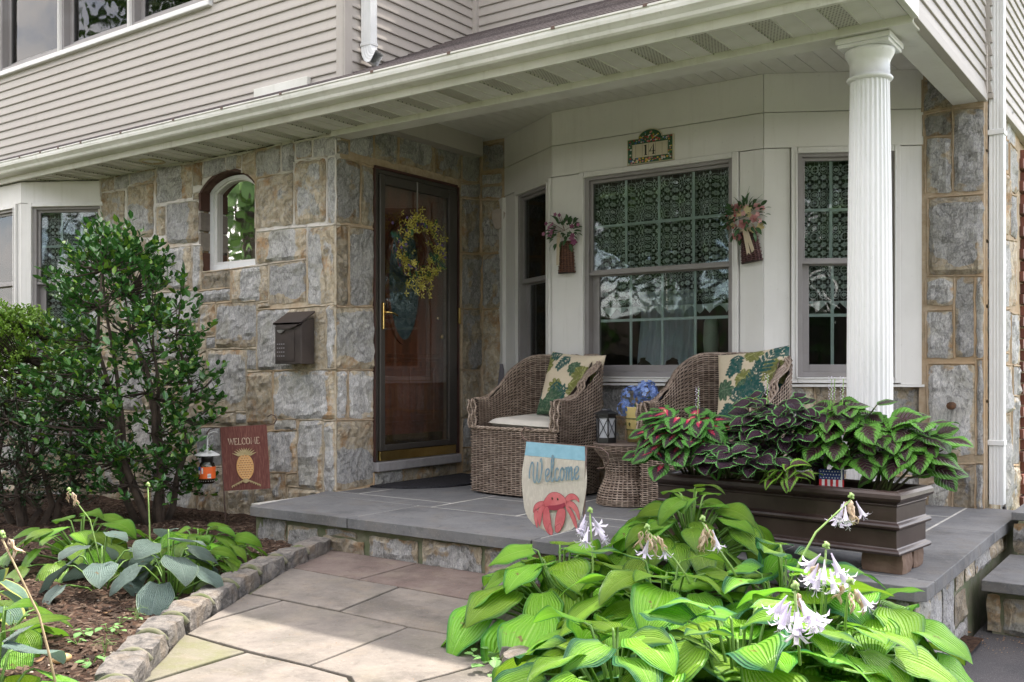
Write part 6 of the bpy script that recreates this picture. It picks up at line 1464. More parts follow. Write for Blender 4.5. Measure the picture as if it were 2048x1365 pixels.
def hosta(loc, n, L_, spread, height, meshes, label, seed, up=.35, flat_=1., azs=None, lvar=.2, stem=True):
    """a clump: leaves on arching petioles, outer ones lower and drooping"""
    rr = random.Random(seed); h = thing('hosta', label, 'hosta', loc, 0, 'hosta plants in the garden beds')
    pm_ = MB()
    for k in range(n):
        f = ((k+.5)/n)**.55; az = k*2.39996+rr.uniform(-.3, .3) if azs is None else azs[k % len(azs)]+rr.uniform(-.25, .25)
        r_ = spread*f*rr.uniform(.82, 1.12); z = height*(1-f**1.7*.72)*rr.uniform(.85, 1.1)
        l = L_*rr.uniform(1-lvar, 1+lvar)*(.72+.35*f); c, s = math.cos(az), math.sin(az)
        base = Vector((r_*c, r_*s*flat_, z)); tilt = lerp(-up, .75, f)+rr.uniform(-.25, .25)
        m = T(base) @ rot(z=az+rr.uniform(-.45, .45)) @ Matrix.Rotation(tilt, 4, 'Y') @ Matrix.Rotation(rr.uniform(-.35, .35), 4, 'X') @ Matrix.Diagonal((l, l, l, 1))
        inst('leaf', rr.choice(meshes), h, m)
        if stem: pm_.tube([(.02*c, .02*s, 0), (r_*.35*c, r_*.35*s, z*.62), (r_*.8*c, r_*.8*s, z*.98), tuple(base)], [.006, .005, .004, .0035], 5)
    if stem: pm_.build('stems', PET, h, smooth=True, kind='stuff')
    return h
g0 = -.21
big = 'lime hosta with dark margins, '
hosta((-1.93, 3.0, g0), 46, .22, .34, .34, VA, big+'the clump overhanging the right edge of the path', 1)
hosta((-1.42, 2.82, g0-.03), 60, .22, .36, .40, VA+VB[:2], big+'between the path clump and the big front mound', 2)
hosta((-1.10, 3.02, g0-.07), 52, .225, .34, .47, VB+VA[:2], 'hosta with blue green streaked leaves in front of the brown bowl', 3)
hosta((-1.02, 2.46, g0-.09), 66, .215, .36, .44, VA+VB, 'largest hosta of the mound at the bottom edge, mixed lime and dark leaves', 4)
hosta((-.90, 2.74, g0-.10), 52, .20, .31, .46, VA+VB[:3], big+'behind the lower white flower cluster', 5)
hosta((-.84, 3.05, g0-.12), 46, .19, .26, .44, VA, big+'spreading against the corner of the porch wall', 6)
hosta((-.90, 2.44, g0-.15), 50, .20, .28, .42, VA+VB[:2], big+'in the bottom right corner by the asphalt', 7)
hosta((-1.30, 2.30, g0-.04), 46, .215, .33, .35, VB+VA, 'darker hosta at the bottom edge left of the mound beside bare mulch', 8)
hosta((-1.62, 3.25, g0-.02), 26, .17, .27, .27, VA, big+'tucked behind the crab flag at the porch wall', 9)
hosta((-1.0, 2.16, g0-.12), 44, .20, .28, .34, VA+VB, big+'nearest the camera at the very bottom', 10)
hosta((-1.60, 3.40, .0), 70, .165, .28, .32, VL, 'bright lime hosta growing in the brown bowl planter', 11)
gl_ = -.215
hosta((-4.58, 2.72, gl_), 38, .19, .36, .28, VL+VA[:2], 'green hosta at the back left of the bed under the bushes', 21)
hosta((-4.05, 3.02, gl_), 44, .145, .29, .24, VL+VA[:2], 'lime hosta clump nearest the porch corner behind the cobbles', 22)
hosta((-3.98, 2.46, gl_), 11, .18, .20, .28, VU, 'blue grey hosta with a bare flower stalk in the middle of the left bed', 23, up=.1)
hosta((-3.62, 2.55, gl_), 12, .18, .18, .32, VU, 'blue grey hosta with the tallest leaves, nearest the path cobbles', 24, up=.1)
hosta((-3.76, 2.78, gl_), 14, .15, .16, .24, VL, 'small green hosta between the blue hosta and the lime clump', 29)
hosta((-3.95, 1.92, gl_), 9, .15, .15, .24, VV, 'small blue hosta with yellow leaf edges at the left border', 25, up=.1)
hosta((-3.42, 1.74, gl_), 16, .15, .19, .2, VL, 'small lime hosta in front of the yellow edged one', 26)
hosta((-2.72, 1.36, gl_), 10, .26, .16, .27, VL+VU[:1], 'large dark green leaves cut off at the bottom left corner', 27, azs=[.4, 1.4, 2.6, 3.6, 4.6])
hosta((-4.55, 1.75, gl_), 12, .17, .2, .2, VL, 'green hosta leaves reaching in from the left border', 28)
# upright leaves of the back left hosta
ul = col.objects['hosta.011'] if 'hosta.011' in col.objects else None
# ---- hosta flowers
PETW = pm('pale lilac petal', (.74, .70, .80), (.66, .60, .76), 40, .6, tw=.3); WITH = pm('withered petal', (.50, .36, .22), (.62, .50, .38), 30, .8, tw=.25)
SCP = pm('green scape', (.20, .34, .08), (.26, .38, .12), 20, .5); DRY = pm('dry stalk', (.42, .33, .20), (.34, .26, .15), 20, .8)
def bell(L_=.045, op=.016, lobe=.02, wither=False):
    mb = MB(); n = 12; prof = [(0, .0016), (.35, .003), (.6, .0055), (.85, .008), (1, op*.62)]
    for t, r_ in prof:
        for k in range(n): a = 2*PI*k/n; mb.v.append((r_*math.cos(a), r_*math.sin(a), -t*L_))
    mb.f = [(i*n+k, i*n+(k+1) % n, (i+1)*n+(k+1) % n, (i+1)*n+k) for i in range(4) for k in range(n)]; mb.mi = [0]*len(mb.f)
    for k in range(6):
        a = 2*PI*k/6; c, s = math.cos(a), math.sin(a); r0 = op*.62
        P = [(r0*.95, -.0048, -L_), (r0*.95, .0048, -L_), (r0+lobe*.55, .0052, -L_-lobe*.35), (r0+lobe*.55, -.0052, -L_-lobe*.35), (r0+lobe, 0, -L_-lobe*.15)]
        mb.add([(x*c-y*s, x*s+y*c, z) for x, y, z in P], [(0, 1, 2, 3), (3, 2, 4)])
    for k in range(3): a = k*2.1; mb.tube([(0, 0, -L_*.8), (.004*math.cos(a), .004*math.sin(a), -L_*1.35), (.010*math.cos(a), .010*math.sin(a), -L_*1.45)], .0008, 4)
    return mb
BELL = [bell(.05, .015, .028).mesh('blossom', PETW, True), bell(.048, .010, .012).mesh('blossom', PETW, True)]
def withered():
    mb = MB(); 
    for k in range(4):
        pts = [(0, 0, 0)]; a = R.random()*6
        for j in range(1, 7): pts.append((.006*math.sin(j*1.3+a)+.002*j*math.cos(a), .006*math.cos(j*1.1+a), -.010*j))
        mb.tube(pts, [.002, .004, .005, .004, .005, .003, .001], 5, flat=.35)
    return mb
WM = [withered().mesh('withered_blossom', WITH, True) for _ in range(3)]; BUD = MB().ball((0, 0, -.008), .005, 6, 0, (1, 1, 2)).mesh('bud', SCP, True)
def scape(base, bend, top, nf, nw, label, seed, spread=1., stemm=None, lean=(0, 0)):
    rr = random.Random(seed); o = thing('hosta_flower', label, 'flower', base, 0, 'hosta flower stalks'); b, t = Vector(bend)-Vector(base), Vector(top)-Vector(base)
    MB().tube([(0, 0, 0), tuple(b*.5+Vector((0, 0, .01))), tuple(b), tuple((b+t)/2), tuple(t)], [.0038, .0036, .0033, .003, .0028], 6).build('stalk', stemm or SCP, o, smooth=True)
    for k in range(nf+nw):
        a = k*2.4+rr.random(); f = rr.random(); p = t+(t-b).normalized()*(-.05*f) if nf+nw > 3 else t
        tl = rr.uniform(.35, 1.0)*spread; d = Vector((math.cos(a)*math.sin(tl), math.sin(a)*math.sin(tl), math.cos(tl)))
        q = Vector((0, 0, 1)).rotation_difference(d).to_matrix().to_4x4(); st = p+Vector((math.cos(a), math.sin(a), 0))*.018
        s = rr.uniform(.85, 1.15)
        inst('blossom' if k < nf else 'withered_blossom', (rr.choice(BELL) if k < nf else rr.choice(WM)), o, T(st) @ Matrix.Rotation(a, 4, 'Z') @ Matrix.Rotation(-tl*.8, 4, 'Y') @ Matrix.Diagonal((s, s, s, 1)))
    for k in range(9): a = k*2.4; inst('bud', BUD, o, T(t+Vector((.009*math.cos(a), .009*math.sin(a), .004+.004*(k % 3)))) @ Matrix.Rotation(a, 4, 'Z') @ Matrix.Rotation(2.2, 4, 'Y'))
    return o
def cz(px, py, t):
    u, v = (px-1024)/1961, (742-py)/1961; return (t*(-.5816+u*.8135), t*(.8135+u*.5816), .78+v*t)
scape(cz(1182, 1250, 3.3), cz(1186, 1130, 3.3), cz(1180, 1028, 3.3), 7, 0, 'tall white hosta flower cluster in front of the crab flag', 1, 1.1)
scape(cz(1390, 1190, 3.1), cz(1350, 1120, 3.1), cz(1294, 1062, 3.1), 2, 5, 'withering hosta flower with a yellow tip left of the lime bowl', 2, .7)
scape(cz(1480, 1170, 3.1), cz(1445, 1110, 3.1), cz(1405, 1045, 3.1), 1, 4, 'withered hosta flower hanging in front of the lime bowl', 3, .6)
scape(cz(1570, 1190, 3.0), cz(1632, 1065, 3.05), cz(1702, 1000, 3.1), 5, 4, 'arching flower stalk with white and dried blossoms across the planter', 4, .9)
scape(cz(1640, 1260, 2.7), cz(1648, 1160, 2.65), cz(1652, 1100, 2.65), 9, 1, 'dense white hosta flower cluster under the planter corner', 5, 1.)
scape(cz(1600, 1330, 2.3), cz(1594, 1250, 2.25), cz(1590, 1182, 2.25), 11, 1, 'lowest white hosta flower cluster in the middle of the mound', 6, 1.2)
scape(cz(1690, 1260, 2.5), cz(1695, 1200, 2.45), cz(1700, 1172, 2.45), 1, 3, 'small withered hosta flower lying on a striped leaf', 7, .9)
scape(cz(300, 1130, 4.3), cz(299, 1050, 4.3), cz(296, 975, 4.3), 0, 0, 'bare green flower stalk rising from the blue hosta with the tallest leaves', 8)
scape(cz(205, 1150, 4.5), cz(180, 1040, 4.5), cz(138, 985, 4.5), 0, 2, 'leaning flower stalk of the back left hosta with dry tips', 9)
scape(cz(118, 1400, 2.6), cz(78, 1230, 2.6), cz(4, 1078, 2.6), 0, 1, 'long dry bent stalk crossing the bottom left corner', 10, stemm=DRY)
# ---------------------------------------------------------------- coleus
def coleus_mat(name, centre, margin, vein, lo, hi, pink=None, streak=.5, edge=None):
    g = NT(name); at = g.attr('lc').outputs['Vector']; u, v, r = g.xyz(at)[:3]; au = g.math('ABSOLUTE', u)
    rv = g.math('ABSOLUTE', g.math('SUBTRACT', v, .45)); d = g.math('ADD', g.math('MULTIPLY', au, .95), g.math('MULTIPLY', g.math('POWER', rv, 2.), 1.3))
    side = g.n('ShaderNodeCombineXYZ'); g.put(side.inputs[0], g.math('MULTIPLY', u, 3.)); g.put(side.inputs[1], g.math('MULTIPLY', g.math('SUBTRACT', v, g.math('MULTIPLY', au, .35)), 12.)); g.put(side.inputs[2], g.math('MULTIPLY', g.rnd(), 30.))
    nz = g.noise(side.outputs[0], 1.3, 3, .6); d = g.math('ADD', d, g.math('MULTIPLY', g.math('SUBTRACT', nz, .5), streak))
    c = g.mix(g.ss(d, lo, hi), centre, margin)
    if edge: c = g.mix(g.ss(au, .80, .9), c, edge)
    if pink: 
        pk = g.math('ADD', g.math('MULTIPLY', au, 1.3), v); pk = g.math('ADD', pk, g.math('MULTIPLY', g.math('SUBTRACT', nz, .5), .5))
        c = g.mix(g.ss(pk, .62, .48), c, pink[0]); c = g.mix(g.ss(pk, .32, .2), c, pink[1])
    ve = g.math('ABSOLUTE', g.math('SUBTRACT', g.math('FRACT', g.math('MULTIPLY', g.math('SUBTRACT', v, g.math('MULTIPLY', au, .4)), 7.)), .5))
    vm = g.ss(ve, .06, .02); c = g.mix(g.math('MULTIPLY', vm, .35), c, vein)
    hs = g.n('ShaderNodeHueSaturation'); g.put(hs.inputs['Color'], c); g.put(hs.inputs['Value'], g.math('ADD', .75, g.math('MULTIPLY', g.rnd(), .5)))
    return g.principled(hs.outputs[0], .42, 0, g.bump(g.math('SUBTRACT', g.ss(ve, 0, .3), g.math('MULTIPLY', g.math('LESS_THAN', au, .06), .8)), .8, .006), .4, tw=.18)
def cshape(v): return (math.sin(PI*v**.72)**.75) if 0 < v < 1 else 0
CA = coleus_mat('pink hearted coleus leaf', (.035, .012, .025), (.07, .23, .035), (.12, .32, .07), .42, .60, pink=((.50, .02, .09), (.55, .38, .22)))
CB = coleus_mat('dark purple coleus leaf', (.032, .012, .026), (.06, .20, .03), (.075, .035, .06), .70, .86, streak=.2, edge=(.14, .38, .11))
CD = coleus_mat('green coleus leaf with purple heart', (.035, .010, .018), (.09, .26, .03), (.17, .36, .07), .34, .60, streak=.8)
CC = coleus_mat('lime edged small coleus leaf', (.05, .012, .022), (.16, .34, .03), (.2, .4, .08), .42, .58)
VCA = variants('coleus_leaf', CA, 4, 1, .80, cshape, serr=.16, nser=11, nu=8, nv=22, droop=.25, fold=.14, wave=.03)
VCB = variants('coleus_leaf', CB, 4, 1, .84, cshape, serr=.2, nser=11, nu=8, nv=22, droop=.25, fold=.18, wave=.04)
VCD = variants('coleus_leaf', CD, 4, 1, .84, cshape, serr=.14, nser=11, nu=8, nv=22, droop=.3, fold=.14, wave=.03)
VCC = variants('coleus_leaf', CC, 3, 1, .66, cshape, serr=.2, nser=9, nu=8, nv=18, droop=.5, fold=.3)
STM = pm('purple green stem', (.06, .05, .03), (.08, .12, .03), 20, .5)
def coleus(c, rx, rz_, n, L_, meshes, label, seed, root, spikes=0, ry=None, low=-.35):
    rr = random.Random(seed); o = thing('coleus', label, 'coleus', root, 0, 'coleus plants in the long planter'); sm = MB(); C0 = Vector(c)-Vector(root)
    k = 0
    while k < n:
        d = Vector((rr.gauss(0, 1), rr.gauss(-.35, .9), rr.gauss(.25, .8))).normalized()
        if d.z < low: continue
        f = rr.uniform(.55, 1.)
        p = C0+Vector((d.x*rx*f, d.y*(ry or rx*.75)*f, d.z*rz_*f)); q = Vector((d.x, d.y, d.z*.25-.15)).normalized(); az = math.atan2(q.y, q.x)
        for s in (0, 1) if rr.random() < .5 else (0,):
            l = L_*rr.uniform(.65, 1.15); a2 = az+(s*2.4 if s else 0)+rr.uniform(-.6, .6)
            m = T(p) @ rot(z=a2) @ Matrix.Rotation(rr.uniform(.0, .62)*(1 if math.sin(a2) < .2 else -.5)-d.z*.15, 4, 'Y') @ Matrix.Rotation(.55*math.cos(a2)*rr.uniform(.5, 1.3)+rr.uniform(-.2, .2), 4, 'X') @ Matrix.Diagonal((l, l, l, 1))
            inst('leaf', rr.choice(meshes), o, m); k += 1
        if k % 4 == 0: sm.tube([(rr.uniform(-.03, .03), rr.uniform(-.03, .03), 0), tuple(p*.5+Vector((0, 0, .03))), tuple(p)], [.006, .005, .003], 5)
    sm.build('stems', STM, o, smooth=True, kind='stuff')
    for s in range(spikes):
        b = C0+Vector((rr.uniform(-rx*.5, rx*.5), -rx*.3, rz_*.7)); mb = MB().tube([b, b+Vector((.005, 0, .12))], .0018, 4); mb.build('flower_spike', SCP, o)
        m2 = MB()
        for j in range(34): a = j*2.4; m2.ball(b+Vector((.008*math.cos(a), .008*math.sin(a), .035+.095*j/34)), .0022*rr.uniform(.6, 1.4), 5)
        m2.build('florets', PETW, o, kind='stuff')
    return o
def pz(px, py, t): return cz(px, py, t)
coleus(pz(1372, 885, 4.28), .20, .17, 110, .118, VCA, 'coleus with bright pink hearts at the left end of the planter', 1, (-1.90, 4.09, .27), spikes=1, low=-.6)
coleus(pz(1555, 870, 4.12), .21, .185, 230, .082, VCB, 'dark purple coleus with scalloped green edges in the middle of the planter', 2, (-1.60, 4.08, .27), spikes=1, low=-.6)
coleus(pz(1700, 880, 4.0), .20, .185, 115, .115, VCD, 'tall green coleus with flower spikes in front of the column', 3, (-1.32, 4.05, .27), spikes=3, low=-.6)
coleus(pz(1815, 895, 3.93), .18, .135, 85, .115, VCD, 'green and purple coleus drooping over the right end of the planter', 4, (-1.08, 4.02, .27), low=-.8)
coleus(pz(1585, 950, 3.86), .10, .055, 26, .075, VCC, 'small lime edged coleus spilling over the planter rim', 5, (-1.45, 3.96, .27), low=-.6, ry=.03)
coleus(pz(1480, 925, 4.0), .17, .085, 60, .085, VCB, 'low dark purple coleus behind the planter rim left of centre', 6, (-1.72, 4.02, .27), low=-.3, ry=.06)
# ---------------------------------------------------------------- leaves of the shrubs
def quadleaf(L_, W_, cup=.2, nr=.3):
    mb = MB(); P = [(0, 0, 0), (.25, -.42, cup*.4), (.6, -.46, cup*.35), (1, 0, -.12), (.6, .46, cup*.35), (.25, .42, cup*.4), (.3, 0, 0), (.65, 0, -.02)]
    mb.add([(x*L_, y*W_, z*W_) for x, y, z in P], [(0, 1, 6), (1, 2, 7, 6), (2, 3, 7), (0, 6, 5), (6, 7, 4, 5), (7, 3, 4)], 0, [(y*2, x, 0) for x, y, z in P]); return mb
SHR = simple_leaf('glossy dark shrub leaf', (.022, .085, .02), (.065, .175, .034), .24, .14, .6, odd=(.86, (.14, .26, .03)))
SHY = simple_leaf('small light shrub leaf', (.10, .22, .025), (.22, .36, .045), .4, .25, .4)
SHD = simple_leaf('small dark evergreen leaf', (.012, .04, .012), (.028, .075, .02), .35, .1, .5)
BARK = pm('grey brown bark', (.07, .05, .038), (.035, .026, .02), 14, .9, bump=.8, bscale=60)
def shrub(base, env, zs, nt, nl, L_, mat, label, seed, nobj=300, trunks=5, cat='shrub', name='shrub', flatx=1., twig=.16, lean=0.):
    """env(z) -> (cx, cy, radius) of the crown; twigs end in sprays of leaves"""
    rr = random.Random(seed); o = thing(name, label, cat, base); B0 = Vector(base)
    wood = MB(); leaves = []
    stems = []
    for k in range(trunks):
        a = k*2.4+rr.random(); p = Vector((.06*math.cos(a), .06*math.sin(a), -.06)); pts = [p]; top = lerp(zs[0], zs[1], rr.uniform(.55, .95)); cx_, cy_, r_ = env(top)
        tgt = Vector((cx_+rr.uniform(-.5, .5)*r_, cy_+rr.uniform(-.5, .5)*r_, top))-B0
        for j in range(1, 8):
            t = j/7; q = p.lerp(tgt, t)+Vector((rr.uniform(-.03, .03), rr.uniform(-.03, .03), 0))+Vector((math.cos(a), math.sin(a), 0))*.12*math.sin(PI*t); pts.append(q)
        wood.tube(pts, [lerp(.026, .005, j/7) for j in range(8)], 7); stems.append(pts)
    for k in range(nt):
        z = lerp(zs[0], zs[1], rr.random()**.9); cx_, cy_, r_ = env(z); a = rr.random()*2*PI; f = rr.random()**.42
        tip = Vector((cx_+r_*f*math.cos(a), cy_+r_*f*math.sin(a), z+rr.uniform(-.05, .05)))-B0
        st = min((q for s in stems for q in s[2:]), key=lambda q: (q-tip).length+max(0, q.z-tip.z)*1.2)
        mid = st.lerp(tip, .5)+Vector((0, 0, -.03)); wood.tube([st, mid, tip], [.006, .004, .002], 4, cap=False)
        d = (tip-mid).normalized(); d = (d+Vector((0, 0, .25))).normalized()
        for j in range(nl):
            t = j/nl; p = tip+d*twig*(t-.55)+Vector((rr.gauss(0, .008), rr.gauss(0, .008), rr.gauss(0, .008))); b_ = rr.random()*6.28 if nl > 12 else j*2.4
            out = (Vector((math.cos(b_), math.sin(b_), rr.uniform(-.2, .6)))+d*.9).normalized(); up_ = (Vector((0, 0, 1))+Vector((rr.gauss(0, .4), rr.gauss(0, .4), 0))).normalized()
            y = up_.cross(out).normalized(); zz = out.cross(y); s = L_*rr.uniform(.7, 1.25)
            M4 = Matrix((( out.x*s, y.x*s, zz.x*s, p.x), (out.y*s, y.y*s, zz.y*s, p.y), (out.z*s, y.z*s, zz.z*s, p.z), (0, 0, 0, 1))); leaves.append(M4)
    wood.build('trunk', BARK, o, smooth=True)
    camp = Vector((0, 0, .78))-B0; leaves.sort(key=lambda m: (m.translation-camp).length)
    proto = quadleaf(1, .55); me = proto.mesh('shrub_leaf', mat)
    step = max(1, int(len(leaves)*.45/nobj)) if nobj else 1
    idx = set(range(0, step*nobj, step)) if nobj else set()
    for i in idx: inst('leaf', me, o, leaves[i])
    big = MB(); pv = [Vector(v) for v in proto.v]; n = len(pv); vs = []; fs = []; lc = []
    for i, m in enumerate(leaves):
        if i in idx: continue
        b = len(vs); r_ = rr.random(); vs += [tuple(m @ v) for v in pv]; fs += [tuple(b+q for q in f) for f in proto.f]; lc += [(l[0], l[1], r_) for l in proto.lc]
    big.v = vs; big.f = fs; big.mi = [0]*len(fs); big.lc = lc; big.build('crown', mat, o, kind='stuff')
    return o
cR = Vector((.8135, .5816))
def env1(z):
    tab = [(-.1, .20, .18), (.1, .10, .42), (.4, .0, .56), (.75, .02, .55), (1.05, .0, .50), (1.25, -.03, .43), (1.5, -.06, .28), (1.68, -.10, .08)]
    for (a, ox, r_), (b, ox2, r2) in zip(tab, tab[1:]):
        if z <= b: t = max(0, (z-a)/(b-a)); x = lerp(ox, ox2, t); return (-5.63+cR.x*x, 3.64+cR.y*x, lerp(r_, r2, t)*1.1)
    return (-5.63, 3.64, .04)
shrub((-5.50, 3.75, -.23), env1, (-.02, 1.66), 560, 11, .056, SHR, 'tall glossy dark green shrub in front of the stone wall', 3, nobj=300, trunks=7)
def env2(z):
    t = (z-.80)/.44; return (-7.05, 3.55, .62*math.sqrt(max(0.02, 1-t*t)))
shrub((-6.75, 3.3, -.23), env2, (.42, 1.22), 1150, 16, .028, SHY, 'clipped round bush with small light green leaves at the left edge', 4, nobj=0, trunks=5, twig=.09)
def env3(z):
    return (-6.1+.1*math.sin(z*5), 3.25, .48*(1-.5*abs(z-.2)))
shrub((-6.05, 3.25, -.23), env3, (-.05, .66), 420, 14, .027, SHD, 'low dark evergreen bush with thin bare stems under the light bush', 5, nobj=0, trunks=6, twig=.12)
# ================================================================ SMALL GARDEN THINGS
# bark chips
CH = (lambda g: g.principled(g.mix(g.xyz(g.attr('lc').outputs['Vector'])[2], (.028, .019, .014), (.155, .108, .078)), .9, 0, g.bump(g.noise(g.obj(), 200, 2), .4, .003), .2))(NT('bark mulch chip'))
mb = MB(); vs = []; fs = []; lc = []; rr = random.Random(5)
def chip(x, y, z, l, w_, h):
    a = rr.random()*PI; c, s = math.cos(a), math.sin(a); ti = rr.uniform(-.45, .45); b = len(vs); r_ = rr.random()**1.6
    for dx, dy, dz in ((-1, -1, 0), (1, -.7, 0), (1, .8, 0), (-1, 1, 0), (-.7, 0, 1), (.8, .1, 1)):
        X, Y = dx*l, dy*w_; vs.append((x+X*c-Y*s, y+X*s+Y*c, z+dz*h+X*ti)); lc.append((0, 0, r_))
    fs.extend([(b, b+1, b+5, b+4), (b+2, b+3, b+4, b+5), (b+1, b+2, b+5), (b+3, b, b+4)])
cnt = 0
while cnt < 21000:
    if rr.random() < .78:
        t = rr.random()**1.3; y = rr.uniform(1.1, 4.4); x = curbline(y, CL)-.16-rr.random()**1.25*3.4
    else:
        y = rr.uniform(1.7, 3.65); x = curbline(y, CR)+.15+rr.random()*(.9)
        if x > -.85: continue
    z = ground_z(x, y); l = rr.uniform(.005, .017)*(1.4 if rr.random() < .12 else 1); chip(x, y, z+rr.uniform(-.001, .006), l, l*rr.uniform(.18, .5), l*rr.uniform(.15, .4)); cnt += 1
mb.v = vs; mb.f = fs; mb.mi = [0]*len(fs); mb.lc = lc; tag(mb.build('bark_mulch', CH, None), label='loose brown bark mulch scattered over the garden beds', kind='stuff')
# pebbles and stone bits
mb = MB(); mb.ball((0, 0, 0), .027, 14, 0, (.8, 1.25, .62)).build('pebble', pm('tan pebble', (.50, .33, .16), (.42, .27, .13), 30, .5), None, smooth=True, label='single smooth tan pebble on the mulch near the bottom left', cat='pebble').location = (*cz(124, 1343, 3.22)[:2], ground_z(*cz(124, 1343, 3.22)[:2])+.014)
PEB = (lambda g: g.principled(g.mix(g.xyz(g.attr('lc').outputs['Vector'])[2], (.12, .09, .07), (.42, .36, .30)), .8))(NT('small grit'))
mb = MB(); 
for k in range(420):
    y = rr.uniform(1.1, 3.9); x = curbline(y, CL)-.17-rr.random()**1.2*2.2; s = rr.uniform(.003, .009); n0 = len(mb.v); mb.ball((x, y, ground_z(x, y)+s*.4), s, 5, 0, (1, .8, .6)); q = rr.random()
    if mb.lc is None: mb.lc = []
    mb.lc += [(0, 0, q)]*(len(mb.v)-n0)
tag(mb.build('grit', PEB, None), label='pale grit and small stones scattered in the mulch', kind='stuff')
# seedlings and clover
SED = simple_leaf('seedling leaf', (.10, .24, .06), (.17, .33, .10), .5, .25)
rl = leafmesh(1, .95, oval, nu=6, nv=6, droop=.3, fold=.2).mesh('seedling_leaf', SED, True)
def seedling(x, y, n, L_, label, sp=.02, zz=None, h=.02, grp='little seedlings in the mulch'):
    z = ground_z(x, y) if zz is None else zz; o = thing('seedling', label, 'seedling', (x, y, z), 0, grp); st = MB()
    for k in range(n):
        a = k*2.4+R.random(); r_ = sp*R.uniform(.4, 1.4); hh = h*R.uniform(.6, 1.5); p = Vector((r_*math.cos(a), r_*math.sin(a), hh)); l = L_*R.uniform(.7, 1.2)
        inst('leaf', rl, o, T(p) @ rot(z=a) @ Matrix.Rotation(R.uniform(-.2, .4), 4, 'Y') @ Matrix.Diagonal((l, l, l, 1))); st.tube([(0, 0, 0), tuple(p)], .0012, 4)
    st.build('stems', PET, o)
def gp_(px, py, z=-.2): t = (.78-z)*1961/(py-742); return cz(px, py, t)[:2]
for px, py, n, L_, lab in ((338, 1210, 5, .035, 'seedling with round leaves below the blue hosta'), (437, 1157, 5, .03, 'seedling beside the cobbles under the lime hosta'), (215, 1275, 4, .028, 'pale seedling in the mulch left of the mossy flag'), (232, 1277, 4, .02, 'tiny seedling next to the pale one'),
    (185, 1340, 5, .032, 'seedling cluster by the lowest cobblestone'), (218, 1330, 4, .032, 'seedling with long leaf touching the lowest cobblestone'), (155, 1300, 5, .02, 'tiny clover like weed in the open mulch'), (240, 1255, 4, .018, 'tiny weed below the fallen leaf'), (170, 1288, 7, .03, 'leafy sprout at the tip of the small lime hosta'), (272, 1245, 3, .018, 'tiny weed next to the curved grass blades'), (500, 1120, 4, .025, 'small leaf pair at the end of the lime hosta'), (235, 990+80, 4, .02, 'small green sprout under the tall shrub')):
    x, y = gp_(px, py); seedling(x, y, n, L_, lab)
GRS = simple_leaf('grass blade', (.10, .22, .05), (.20, .30, .10), .5, .3)
for px, py, lab in ((275, 1245, 'tuft of curved grass blades in the open mulch'), (22, 1275, 'tuft of grass at the left border'), (375, 1190, 'thin grass tuft near the cobbles'), (210, 1318, 'wispy grass blades by the lowest cobbles')):
    x, y = gp_(px, py); mb = MB()
    for k in range(9):
        a = R.random()*6.28; h = R.uniform(.03, .07); mb.tube([(0, 0, 0), (.01*math.cos(a), .01*math.sin(a), h), (.045*math.cos(a), .045*math.sin(a), h*R.uniform(.6, 1.1))], [.0012, .001, .0004], 4)
    mb.lc = [(0, 0, R.random()) for _ in mb.v]; o = mb.build('grass_tuft', GRS, None, label=lab, cat='grass tuft', group='grass tufts in the mulch'); o.location = (x, y, ground_z(x, y))
# weed creeping over the right edging
wv = thing('creeping_weed', 'blue green clover like weed creeping over the right cobbles and path', 'weed', (*gp_(960, 1290), -.2)); 
for k in range(46):
    t = R.random(); px, py = lerp(925, 985, t)+R.gauss(0, 12), lerp(1245, 1345, t)+R.gauss(0, 8); x, y = gp_(px, py, -.17); a = R.random()*6; l = R.uniform(.014, .038)*(.6+.7*t)
    inst('leaf', rl, wv, T(x-wv.location.x, y-wv.location.y, .025+R.uniform(0, .035)) @ rot(z=a) @ Matrix.Rotation(R.uniform(-.3, .5), 4, 'Y') @ Matrix.Diagonal((l, l, l, 1)))
# fallen leaves and petals
DL = simple_leaf('dry fallen leaf', (.22, .11, .05), (.34, .20, .10), .7, .15); dl = leafmesh(1, .5, oval, nu=4, nv=6, droop=-.5, fold=.6, wave=.06).mesh('dry_leaf', DL, True)
for px, py, z, l, lab in ((1832, 1052, .004, .035, 'small dry leaf on the bluestone right of the planter'), (1945, 1268, -.385, .05, 'dry yellow leaf in the corner below the side step'), (205, 1235, -.2, .055, 'dry brown leaf lying in the mulch'), (60, 1335, -.2, .05, 'dry leaf in the mulch under the big bottom left leaves'), (440, 1165, -.2, .035, 'dry leaf under the lime hosta clump'), (318, 975+75, -.2, .03, 'dry leaf under the shrub'), (1985, 1262, -.385, .04, 'dry leaf against the side step riser'), (300, 1220, -.2, .05, 'curled dry leaf below the blue hosta')):
    x, y = gp_(px, py, z); zz = ground_z(x, y)+.004 if z == -.2 else z
    o = inst('fallen_leaf', dl, None, T(x, y, zz+.004) @ rot(z=R.random()*6) @ Matrix.Diagonal((l, l, l, 1)), label=lab, cat='fallen leaf', group='dry fallen leaves')
mb = MB(); rr = random.Random(9)
